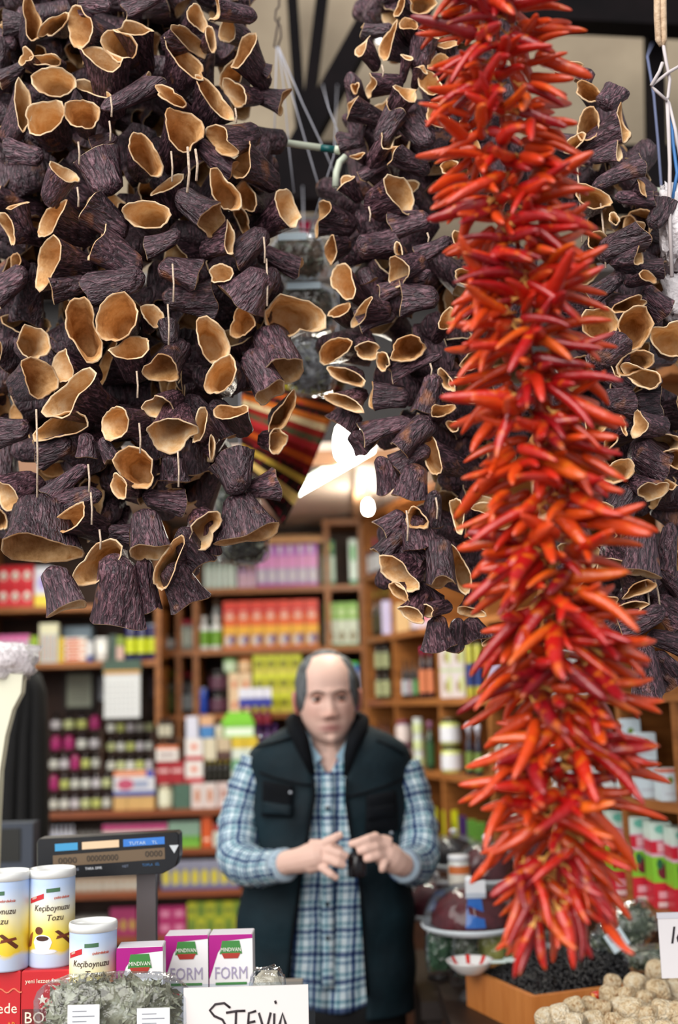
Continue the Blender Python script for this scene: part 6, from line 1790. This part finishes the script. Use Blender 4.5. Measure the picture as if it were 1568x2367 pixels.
# trunk, arms and legs under the clothes
TR = [(1700, 762, 90, .06), (1740, 762, 140, .08), (1790, 762, 150, .095), (1900, 762, 148, .105), (2050, 758, 152, .11), (2200, 754, 160, .11), (2290, 752, 165, .105)]
CYB = 3.02
def section(py, cx, hw, dp, n=2.5, k=40):
    c = P(cx, py, CYB); a = hw * CYB / F; out = []
    for j in range(k):
        f = 2 * math.pi * j / k; cs, sn = math.cos(f), math.sin(f)
        out.append(Vector((c.x + a * math.copysign(abs(cs) ** (2 / n), cs), CYB + dp * math.copysign(abs(sn) ** (2 / n), sn), c.z)))
    return out
body.grid([section(*r_) for r_ in TR], SKM, True, True, True)
LA = [(602, 1768, 3.02, .044), (580, 1815, 3.01, .043), (562, 1870, 3.0, .041), (552, 1930, 2.97, .04), (552, 1985, 2.92, .038), (590, 2004, 2.84, .034), (630, 2002, 2.76, .029), (668, 1994, 2.70, .026)]
RA = [(925, 1775, 3.02, .044), (945, 1820, 3.01, .043), (960, 1880, 3.0, .041), (972, 1940, 2.97, .04), (968, 1995, 2.92, .038), (950, 2002, 2.82, .033), (934, 2000, 2.76, .028), (926, 1998, 2.72, .026)]
chain(LA); chain(RA)
def leg(px):
    c = P(px, 2290, CYB)
    body.tube([(c.x, CYB, c.z + .05), (c.x, CYB, .70), (c.x, CYB - .01, .48), (c.x, CYB + .01, .25), (c.x, CYB + .01, .07)], [.085, .075, .055, .05, .04], SKM, 14)
    body.tube([(c.x, CYB + .04, .04), (c.x, CYB - .06, .045), (c.x, CYB - .15, .03)], [.035, .04, .028], SKM, 12)
leg(705); leg(805)
# hands: palm plus five separate fingers each
chain([(660, 1994, 2.71, .026), (688, 1990, 2.69, .028), (714, 1984, 2.675, .031), (738, 1978, 2.662, .030), (752, 1974, 2.656, .021)], 14)
chain([(722, 1962, 2.668, .022), (746, 1956, 2.66, .016)], 10); chain([(718, 1998, 2.668, .022), (740, 1998, 2.655, .015)], 10)
for fng in ([(740, 1958, 2.662, .0115), (756, 1946, 2.650, .0108), (774, 1937, 2.644, .0100), (791, 1928, 2.650, .0080)],
            [(745, 1966, 2.658, .0115), (766, 1966, 2.642, .0108), (786, 1973, 2.636, .0102), (804, 1981, 2.642, .0080)],
            [(742, 1982, 2.655, .0112), (762, 1987, 2.640, .0105), (781, 1995, 2.634, .0098), (798, 2002, 2.640, .0078)],
            [(734, 1997, 2.657, .0105), (750, 2009, 2.642, .0096), (766, 2021, 2.637, .0090), (781, 2031, 2.642, .0072)],
            [(706, 1966, 2.69, .0140), (735, 1952, 2.70, .0120), (765, 1955, 2.705, .0110), (792, 1968, 2.705, .0085)]): chain(fng, 10)
chain([(932, 2000, 2.73, .026), (916, 1992, 2.71, .029), (902, 1982, 2.70, .032), (888, 1970, 2.69, .029), (880, 1960, 2.685, .02)], 14)
chain([(896, 1952, 2.69, .02), (878, 1942, 2.68, .014)], 10)
for fng in ([(884, 1950, 2.685, .0120), (868, 1934, 2.668, .0112), (850, 1940, 2.652, .0104), (828, 1948, 2.648, .0098), (807, 1952, 2.652, .0078)],
            [(888, 1962, 2.68, .0118), (868, 1957, 2.655, .0108), (846, 1963, 2.645, .0102), (826, 1969, 2.648, .0082)],
            [(890, 1978, 2.675, .0115), (872, 1978, 2.653, .0105), (856, 1983, 2.645, .0098), (842, 1987, 2.650, .0080)],
            [(898, 1988, 2.68, .0110), (888, 1994, 2.660, .0098), (885, 2004, 2.655, .0092), (883, 2014, 2.660, .0074)],
            [(896, 1966, 2.715, .0140), (872, 1960, 2.73, .0120), (846, 1965, 2.725, .0108), (826, 1972, 2.708, .0085)]): chain(fng, 10)
tmp = body.obj('person_tmp')
md = tmp.modifiers.new('union', 'REMESH'); md.mode = 'VOXEL'; md.voxel_size = .0030
sm = tmp.modifiers.new('smooth', 'SMOOTH'); sm.factor = .5; sm.iterations = 2
bpy.context.view_layer.update()
pme = bpy.data.meshes.new_from_object(tmp.evaluated_get(bpy.context.evaluated_depsgraph_get()))
bpy.data.objects.remove(tmp)
pme.name = 'person'
pme.materials.clear(); pme.materials.append(SKM)
pme.polygons.foreach_set('use_smooth', [True] * len(pme.polygons))
co = np.empty(len(pme.vertices) * 3); pme.vertices.foreach_get('co', co); co = co.reshape(-1, 3)
Hm = np.array(HR.transposed()); loc = (co - np.array(HC)) @ Hm.T
base = np.array(lin((236, 196, 180))); col = np.tile(base, (len(co), 1))
def blend(mask, c):
    global col
    m_ = np.clip(mask, 0, 1)[:, None]; col = col * (1 - m_) + np.array(lin(c)) * m_
lx, ly, lz = loc[:, 0], loc[:, 1], loc[:, 2]; hm = (np.abs(lz) < .13) & (np.abs(lx) < .1)
g2 = lambda cx, cz, sx, sz: np.exp(-((lx - cx) / sx) ** 2 / 2 - ((lz - cz) / sz) ** 2 / 2) * hm * (ly < -.02)
blend(.45 * hm * (lz < -.05) * np.clip((-.05 - lz) / .03, 0, 1) * (np.abs(lx) + .012 > .02), (150, 122, 112))
blend(.35 * g2(0, -.057, .016, .006), (160, 128, 118))
blend(1.0 * g2(0, -.0705, .019, .0062), (176, 108, 104)); blend(.9 * g2(0, -.0705, .017, .0014), (110, 60, 58))
blend(.5 * g2(0, -.04, .014, .010), (206, 140, 122)); blend(.35 * (g2(.042, -.03, .016, .014) + g2(-.042, -.03, .016, .014)), (210, 140, 124))
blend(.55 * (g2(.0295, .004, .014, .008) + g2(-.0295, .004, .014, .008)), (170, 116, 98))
blend(.8 * hm * (np.abs(lx) > .074), (206, 120, 108))
blend(.9 * (g2(.006, -.0475, .0035, .002) + g2(-.006, -.0475, .0035, .002)), (90, 50, 44))
ca = pme.color_attributes.new('tone', 'FLOAT_COLOR', 'POINT')
ca.data.foreach_set('color', np.concatenate([col, np.ones((len(co), 1))], 1).ravel())
org = np.array([P(756, 2300, CYB).x, CYB, 0.0]); pme.vertices.foreach_set('co', (co - org).ravel()); pme.update()
man = link('person', pme, None, tuple(org), label='balding man in teal vest and plaid shirt holding a small bottle', cat='person')
OV = Vector(org)
def sub(b, name, parent=man, smooth=True, **k):
    b.v = [tuple(Vector(v) - OV) for v in b.v]
    return b.obj(name, parent, smooth=smooth, **k)
# eyes
for s in (-1, 1):
    c = Vector((s * .0295, -.0705 - .0, .001)); r = .0125
    b = MB()
    rows = [[hd(c + Vector((r * math.sin(th) * math.cos(f), -r * math.cos(th), r * math.sin(th) * math.sin(f)))) for f in [2 * math.pi * q / 20 for q in range(20)]] for th in (.001, .24, .26, .54, .56, .8, 1.2, 1.57)]
    b.grid(rows[:2], M((8, 6, 6), .2), True, True); b.grid(rows[2:4], M((34, 22, 16), .2), True); b.grid(rows[1:3], M((30, 20, 16), .2), True); b.grid(rows[4:], M((214, 204, 198), .25), True); b.grid(rows[3:5], M((90, 74, 62), .3), True)
    sub(b, 'eye')
    for up in (1, -1):
        b = MB(); rl = .0132
        e0, e1_ = (.34, 1.35) if up > 0 else (-.46, -1.2)
        rows = [[hd(c + Vector((rl * math.sin(az) * math.cos(el), -rl * math.cos(az) * math.cos(el) , rl * math.sin(el)))) for az in [-1.3 + 2.6 * q / 16 for q in range(17)]] for el in [e0 * .8 + (e1_ - e0 * .8) * q / 6 for q in range(7)]]
        b.grid(rows, M((196, 142, 122), .5)); o = sub(b, 'eyelid')
        if up > 0:
            lb = MB(); lb.tube(rows[0], .0011, M((50, 34, 28), .6), 6); sub(lb, 'lashes')
        md = o.modifiers.new('t', 'SOLIDIFY'); md.thickness = .0012
    b = MB(); pts = [(.011, .0125), (.018, .0165), (.028, .0195), (.038, .0175), (.045, .012)]
    q = []
    for x, z in pts:
        a, bf = lerp_tab(HA, z), lerp_tab(HF, z); yy = -bf * max(0, 1 - (x / a) ** 2.25) ** (1 / 2.25) - face_disp(x, z)
        q.append(hd((s * x, yy + .0005, z)))
    b.tube(q, [.0016, .0026, .0028, .0022, .001], mat_noise('brow_hair', [(.3, (84, 62, 52)), (.7, (118, 92, 80))], scale=200, rough=.8), 8); sub(b, 'eyebrow')
# hair
HAIRM = mat_noise('grey_hair', [(.3, (44, 46, 48)), (.5, (88, 92, 94)), (.75, (140, 146, 150))], scale=70, stretch=(1, 1, .25), rough=.6, bump=.6, bscale=200, dist=.003)
b = MB(); nr, nc = len(hrows), len(hrows[0]); outr = []; mk = []
for i, r_ in enumerate(hrows):
    o_, m_ = [], []
    for v in r_:
        x, y, z = v
        hx = .051 if z > .02 else .051 + (.02 - z) * .28
        if z > .07: hx = .051 - (z - .07) * .55
        low = -.028 if y < .02 else -.06
        if z > .088 and y < 0: side = (z - .088) / .02 + y / .03 
        else: side = -1
        dist = max((abs(x) - hx) / .012, (y - .0) / .02, side if z > .1 else -1)
        dist = min(dist, (z - low) / .01)
        k_ = max(0, min(1, dist)); nv = Vector((x / .074 ** 2, (y) / .095 ** 2, z / .114 ** 2)).normalized()
        o_.append(v + nv * (-.002 + .0095 * k_ ** .6)); m_.append(dist > -.25)
    outr.append(o_); mk.append(m_)
hv = [hd(v) for r_ in outr for v in r_]; b.v = [tuple(v) for v in hv]; mi = b.mi(HAIRM)
for i in range(nr - 1):
    for j in range(nc):
        j2 = (j + 1) % nc
        if mk[i][j] or mk[i][j2] or mk[i + 1][j] or mk[i + 1][j2]:
            b.f.append((i * nc + j, i * nc + j2, (i + 1) * nc + j2, (i + 1) * nc + j)); b.m.append(mi)
b.f.append(tuple((nr - 1) * nc + j for j in range(nc))); b.m.append(mi)
sub(b, 'hair')
# clothing
def loft(tab, gap=None, n=2.6, k=72, grow=0.0, zfun=None):
    rows, uv = [], []
    for py, cx, hw, dp in tab:
        c = P(cx, py, CYB); a = hw * CYB / F + grow; dd = dp + grow
        if gap:
            gl, gr_ = lerp_tab(gap[0], py), lerp_tab(gap[1], py)
            kr = max(-.99, min(.99, (P(gr_, py, CYB - dd).x - c.x) / a)); kl = max(-.99, min(.99, (c.x - P(gl, py, CYB - dd).x) / a))
            pw = lambda q: math.copysign(abs(q) ** (n / 2), q)
            f0, f1 = -math.acos(pw(kr)), math.pi + math.acos(pw(kl))
        else: f0, f1 = -math.pi / 2, 1.5 * math.pi
        r_ = []; u_ = []
        for j in range(k + 1):
            f = f0 + (f1 - f0) * j / k; cs, sn = math.cos(f), math.sin(f)
            x, y = a * math.copysign(abs(cs) ** (2 / n), cs), dd * math.copysign(abs(sn) ** (2 / n), sn)
            p = Vector((c.x + x, CYB + y, c.z))
            r_.append(p); u_.append((x if sn < 0 else math.copysign(2 * a, x) - x, c.z))
        rows.append(r_); uv.append(u_)
    return rows, uv
def dense(tab, step=14):
    out = []
    y = tab[0][0]
    while y < tab[-1][0]:
        out.append((y, *[lerp_tab([(t[0], t[i]) for t in tab], y) for i in (1, 2, 3)])); y += step
    out.append(tab[-1]); return out
def uv_mesh(b, rows, uv, name, mat):
    b.grid(rows, mat); me_uv = [q for r_ in uv for q in r_]; b.v = [tuple(Vector(v) - OV) for v in b.v]
    me = b.mesh(name, True); l_ = me.uv_layers.new(name='UVMap')
    for p in me.polygons:
        for li in p.loop_indices: l_.data[li].uv = me_uv[me.loops[li].vertex_index]
    return me
def plaid():
    m = bpy.data.materials.new('plaid_cotton'); m.use_nodes = True
    nt = m.node_tree; bs = nt.nodes['Principled BSDF']; L = nt.links.new
    uv = nn(nt, 'ShaderNodeUVMap'); 
    no = nn(nt, 'ShaderNodeTexNoise'); no.inputs['Scale'].default_value = 14; L(uv.outputs[0], no.inputs['Vector'])
    sb = nn(nt, 'ShaderNodeVectorMath', operation='SUBTRACT'); L(no.outputs['Color'], sb.inputs[0]); sb.inputs[1].default_value = (.5, .5, .5)
    sc_ = nn(nt, 'ShaderNodeVectorMath', operation='SCALE'); sc_.inputs['Scale'].default_value = .012; L(sb.outputs[0], sc_.inputs[0])
    ad = nn(nt, 'ShaderNodeVectorMath', operation='ADD'); L(uv.outputs[0], ad.inputs[0]); L(sc_.outputs[0], ad.inputs[1])
    sp = nn(nt, 'ShaderNodeSeparateXYZ'); L(ad.outputs[0], sp.inputs[0])
    outs = []
    for ax, per in ((0, .046), (1, .052)):
        mu = nn(nt, 'ShaderNodeMath', operation='MULTIPLY'); mu.inputs[1].default_value = 1 / per; L(sp.outputs[ax], mu.inputs[0])
        fr_ = nn(nt, 'ShaderNodeMath', operation='FRACT'); L(mu.outputs[0], fr_.inputs[0])
        rp = nn(nt, 'ShaderNodeValToRGB'); rp.color_ramp.interpolation = 'LINEAR'; e = rp.color_ramp.elements
        e[0].position = 0; e[0].color = (*lin((232, 240, 244)), 1); e[1].position = 1; e[1].color = (*lin((232, 240, 244)), 1)
        for p_, c in ((.10, (230, 240, 244)), (.13, (96, 140, 170)), (.2, (70, 110, 150)), (.23, (226, 238, 242)), (.34, (222, 236, 240)), (.38, (60, 90, 140)), (.52, (44, 66, 116)), (.56, (214, 232, 238)), (.68, (224, 238, 242)), (.71, (90, 150, 168)), (.78, (90, 150, 168)), (.82, (232, 240, 244))):
            k = e.new(p_); k.color = (*lin(c), 1)
        L(fr_.outputs[0], rp.inputs[0]); outs.append(rp.outputs[0])
    mx = nn(nt, 'ShaderNodeMix', data_type='RGBA', blend_type='MULTIPLY'); mx.inputs['Factor'].default_value = .92; L(outs[0], mx.inputs[6]); L(outs[1], mx.inputs[7])
    L(mx.outputs[2], bs.inputs['Base Color']); bs.inputs['Roughness'].default_value = .85; bs.inputs['Specular IOR Level'].default_value = .15
    n2 = nn(nt, 'ShaderNodeTexNoise'); n2.inputs['Scale'].default_value = 30; n2.inputs['Detail'].default_value = 3; L(uv.outputs[0], n2.inputs['Vector'])
    bp = nn(nt, 'ShaderNodeBump'); bp.inputs['Strength'].default_value = .6; bp.inputs['Distance'].default_value = .012; L(n2.outputs['Fac'], bp.inputs['Height']); L(bp.outputs[0], bs.inputs['Normal'])
    return m
PLAID = plaid()
VESTM = mat_noise('teal_vest_cloth', [(.3, (6, 23, 31)), (.7, (10, 37, 46))], scale=9, rough=.75, bump=.35, bscale=26, dist=.012, spec=.3)
VESTB = mat_noise('black_vest_trim', [(.3, (6, 8, 12)), (.7, (14, 18, 24))], scale=20, rough=.85, bump=.3, bscale=60, spec=.15)
ST = [(1692, 761, 78, .062), (1712, 762, 112, .078), (1738, 762, 150, .092), (1770, 762, 162, .104), (1850, 762, 160, .118), (1950, 762, 162, .126), (2100, 757, 172, .128), (2200, 753, 180, .124), (2285, 751, 184, .12)]
sg = ([(1690, 716), (1730, 728), (1790, 757), (2400, 757)], [(1690, 806), (1730, 792), (1790, 759), (2400, 759)])
rows, uv = loft(dense(ST), sg, k=80)
nr_ = len(rows)
for i, r_ in enumerate(rows):           # hem dips at the front, folds run down the belly
    t_ = i / (nr_ - 1)
    for j, p in enumerate(r_):
        if p.y < CYB: p.y -= .006 * math.sin(p.x * 60 + t_ * 3) * t_; 
        if t_ > .8 and p.y < CYB: p.z -= .03 * (t_ - .8) / .2 * math.cos((p.x - P(775, 2200, CYB).x) * 14)
shirt_me = uv_mesh(MB(), rows, uv, 'shirt', PLAID); shirt = link('shirt', shirt_me, man); md = shirt.modifiers.new('t', 'SOLIDIFY'); md.thickness = .003
def sleeve(path, nm):
    pts = [P(x, y, Y) for x, y, Y, r in path]; rad = [r for *_, r in path]
    fine, fr2 = [], []
    for i in range(len(pts) - 1):
        for q in range(5):
            t_ = q / 5; p0, p1, p2, p3 = pts[max(i - 1, 0)], pts[i], pts[i + 1], pts[min(i + 2, len(pts) - 1)]
            fine.append(.5 * ((2 * p1) + (p2 - p0) * t_ + (2 * p0 - 5 * p1 + 4 * p2 - p3) * t_ ** 2 + (3 * p1 - p0 - 3 * p2 + p3) * t_ ** 3)); fr2.append(rad[i] + (rad[i + 1] - rad[i]) * t_)
    fine.append(pts[-1]); fr2.append(rad[-1])
    rows, uv, prev, ln = [], [], None, 0.0; sgm = 28
    for i, p in enumerate(fine):
        t = (fine[min(i + 1, len(fine) - 1)] - fine[max(i - 1, 0)]).normalized()
        if prev is None: a = Vector((0, 1, 0)); prev = (a - t * a.dot(t)).normalized()
        else: prev = (prev - t * prev.dot(t)).normalized()
        c = t.cross(prev); ln += (p - fine[i - 1]).length if i else 0
        r_ = []; u_ = []
        for j in range(sgm + 1):
            f = 2 * math.pi * j / sgm
            rr_ = fr2[i] * (1 + .10 * mnoise.noise(Vector((math.cos(f) * 1.6, math.sin(f) * 1.6, ln * 38))) + .05 * math.sin(ln * 150 + 2 * f))
            r_.append(p + prev * (rr_ * math.cos(f)) + c * (rr_ * math.sin(f))); u_.append((f * .05, ln))
        rows.append(r_); uv.append(u_)
    me = uv_mesh(MB(), rows, uv, 'sleeve', PLAID); o = link('sleeve', me, shirt); md = o.modifiers.new('t', 'SOLIDIFY'); md.thickness = .003
    # cuff band
    e_, d_ = fine[-1], (fine[-1] - fine[-3]).normalized()
    b = MB(); b.tube([e_ - d_ * .03, e_ - d_ * .002, e_ + d_ * .002], [fr2[-1] * 1.06, fr2[-1] * 1.07, fr2[-1] * .9], M((170, 190, 206), .8), 24); sub(b, 'cuff', shirt)
sleeve([(602, 1765, 3.02, .053), (582, 1812, 3.01, .053), (563, 1870, 3.0, .053), (553, 1930, 2.97, .053), (553, 1985, 2.92, .052), (590, 2005, 2.84, .044), (630, 2004, 2.76, .038), (662, 1999, 2.715, .035)], 'a')
sleeve([(925, 1772, 3.02, .052), (942, 1820, 3.01, .053), (956, 1880, 3.0, .053), (966, 1940, 2.97, .053), (962, 1990, 2.92, .052), (950, 2002, 2.84, .044), (940, 2001, 2.78, .038), (932, 2000, 2.745, .036)], 'b')
for lf in ([(690, 1682), (694, 1728), (716, 1768), (728, 1766), (744, 1752), (722, 1722), (708, 1686)], [(822, 1682), (820, 1728), (800, 1766), (790, 1764), (776, 1750), (798, 1718), (808, 1686)]):
    b = MB(); b.poly([P(x, y, 2.915 + (.045 if y < 1700 else .01 if y < 1740 else -.005)) for x, y in lf], M((150, 184, 204), .85)); o = sub(b, 'collar', shirt, False); md = o.modifiers.new('t', 'SOLIDIFY'); md.thickness = .006
b = MB(); b.grid([[P(x, y, lerp_tab([(1780, 2.914), (1850, 2.898), (1950, 2.887), (2100, 2.884), (2200, 2.888), (2290, 2.892)], y) - .0035) for x in (744, 758, 772)] for y in range(1785, 2290, 20)], PLAID)
me = b.mesh('placket', True); l_ = me.uv_layers.new(name='UVMap')
for p in me.polygons:
    for li in p.loop_indices:
        q = me.vertices[me.loops[li].vertex_index].co; l_.data[li].uv = (q.x, q.z)
for v in me.vertices: v.co = v.co - OV
o = link('placket', me, shirt); md = o.modifiers.new('t', 'SOLIDIFY'); md.thickness = .002
for y in (1868, 1950, 2090, 2168):
    p = P(757, y, 2.878); b = MB(); b.lathe([(.001, 0), (.0055, .0005), (.0055, .002), (.001, .0025)], M((30, 36, 50), .4), 10)
    b.v = [(x + p.x, p.y - z, y2 + p.z) for x, y2, z in b.v]; sub(b, 'button', shirt)
VT = [(1664, 757, 62, .070), (1682, 758, 98, .082), (1705, 760, 142, .096), (1728, 761, 170, .106), (1758, 762, 181, .114), (1800, 762, 176, .124), (1870, 762, 172, .134), (1960, 761, 176, .140), (2080, 755, 190, .142), (2200, 751, 196, .138), (2330, 750, 194, .132)]
vg = ([(1660, 690), (1700, 703), (1760, 722), (1830, 727), (1900, 716), (1990, 700), (2060, 690), (2180, 672), (2300, 664), (2340, 668)], [(1660, 826), (1700, 812), (1760, 800), (1850, 800), (1930, 812), (2050, 834), (2180, 842), (2300, 850), (2340, 846)])
rows, uv = loft(dense(VT, 10), vg, k=90)
for i, r_ in enumerate(rows):
    for j, p in enumerate(r_):
        puff = .004 * mnoise.noise(Vector((p.x * 16, p.y * 16, p.z * 16))) + .003 * math.sin(p.z * 48)
        d = Vector((p.x - P(760, 1900, CYB).x, p.y - CYB, 0)).normalized(); p += d * puff
b = MB(); b.grid(rows, VESTM); b.v = [tuple(Vector(v) - OV) for v in b.v]; me = b.mesh('vest', True)
vest = link('vest', me, man); md = vest.modifiers.new('t', 'SOLIDIFY'); md.thickness = .012; md.offset = 0.4
b = MB(); b.tube([P(x, y, Y) for x, y, Y in ((722, 1790, 2.905), (708, 1745, 2.905), (696, 1712, 2.915), (684, 1684, 2.95), (680, 1668, 3.01), (700, 1655, 3.08), (758, 1648, 3.11), (815, 1655, 3.08), (835, 1668, 3.01), (830, 1686, 2.95), (818, 1714, 2.915), (808, 1748, 2.905), (801, 1795, 2.905))], [.008, .015, .02, .022, .022, .02, .02, .02, .022, .022, .02, .015, .008], VESTB, 12); sub(b, 'vest_collar', vest)
def vfront(x, y):
    c = P(lerp_tab([(t[0], t[1]) for t in VT], y), y, CYB); a = lerp_tab([(t[0], t[2]) for t in VT], y) * CYB / F; dd = lerp_tab([(t[0], t[3]) for t in VT], y)
    k_ = min(.98, abs(P(x, y, CYB - dd).x - c.x) / a); return CYB - dd * (1 - k_ ** 2.6) ** (1 / 2.6)
def patch(px, off, mat, name, th=.010):
    b = MB(); x0, x1 = min(p[0] for p in px), max(p[0] for p in px)
    n_ = 6; L_ = []
    (ax, ay), (bx_, by_), (cx_, cy_), (dx_, dy_) = px
    rows = [[(ax + (bx_ - ax) * u / n_ + ((dx_ + (cx_ - dx_) * u / n_) - (ax + (bx_ - ax) * u / n_)) * v / n_, ay + (by_ - ay) * u / n_ + ((dy_ + (cy_ - dy_) * u / n_) - (ay + (by_ - ay) * u / n_)) * v / n_) for u in range(n_ + 1)] for v in range(n_ + 1)]
    b.grid([[P(x, y, vfront(x, y) - off - .004 * math.sin(math.pi * u / n_) * math.sin(math.pi * v / n_)) for u, (x, y) in enumerate(r_)] for v, r_ in enumerate(rows)], mat)
    o = sub(b, name, vest); md = o.modifiers.new('t', 'SOLIDIFY'); md.thickness = th; md.offset = 1
patch([(608, 1804), (676, 1816), (674, 1890), (604, 1888)], .014, VESTB, 'chest_pocket'); patch([(606, 1852), (674, 1862), (673, 1886), (606, 1880)], .022, VESTM, 'pocket_flap', .005)
patch([(848, 1838), (916, 1826), (924, 1920), (846, 1926)], .014, VESTB, 'chest_pocket'); patch([(848, 1868), (918, 1858), (920, 1884), (848, 1896)], .022, VESTB, 'pocket_flap', .005)
for pts in ([(600, 1786), (640, 1800), (690, 1812), (726, 1816)], [(932, 1800), (890, 1818), (845, 1832), (804, 1842)], [(592, 1726), (630, 1718), (672, 1706)], [(872, 1712), (905, 1726), (934, 1744)]):
    b = MB(); b.tube([P(x, y, vfront(x, y) - .009) for x, y in pts], .0034, VESTB, 6); sub(b, 'seam', vest)
b = MB(); b.tube([P(x, y, vfront(x, y) - .012) for x, y in ((724, 1800), (727, 1840), (716, 1905), (702, 1985), (690, 2070), (674, 2180), (666, 2300))], .0045, VESTB, 6); sub(b, 'zip_edge', vest)
b = MB(); b.tube([P(x, y, vfront(x, y) - .012) for x, y in ((801, 1800), (800, 1850), (812, 1930), (834, 2050), (842, 2180), (850, 2300))], .0045, VESTB, 6); sub(b, 'zip_edge', vest)
for x, y in ((604, 1703), (905, 1925), (672, 1832)):
    p = P(x, y, vfront(x, y) - .014); b = MB(); b.lathe([(.001, 0), (.0045, .001), (.003, .003)], M((190, 196, 206), .25, .8), 10); b.v = [(q[0] + p.x, p.y - q[2], q[1] + p.z) for q in b.v]; sub(b, 'snap', vest)
# lower vest is a darker panel
TROU = M((8, 9, 13), .8)
b = MB(); c = P(751, 2300, CYB)
b.grid([section(2240, 752, 176, .118), section(2320, 751, 180, .118), section(2420, 751, 178, .115)], TROU, True, True, True)
for px in (705, 800):
    c = P(px, 2380, CYB); b.tube([(c.x, CYB, c.z + .05), (c.x, CYB, .75), (c.x, CYB, .45), (c.x, CYB + .01, .08)], [.092, .086, .074, .068], TROU, 18)
sub(b, 'trousers')
for px in (705, 800):
    c = P(px, 2380, CYB); b = MB(); b.tube([(c.x, CYB + .07, .04), (c.x, CYB, .05), (c.x, CYB - .1, .045), (c.x, CYB - .17, .03)], [.035, .045, .045, .03], M((20, 16, 14), .4), 12); sub(b, 'shoe')
# small bottle in his hands
p = P(826, 2027, 2.682)
put_bottle('bottle', (p.x, 2.682, p.z), .021, .070, (14, 8, 16), (12, 10, 12), None, 'tiny dark glass bottle held between his hands', 'bottle', None)
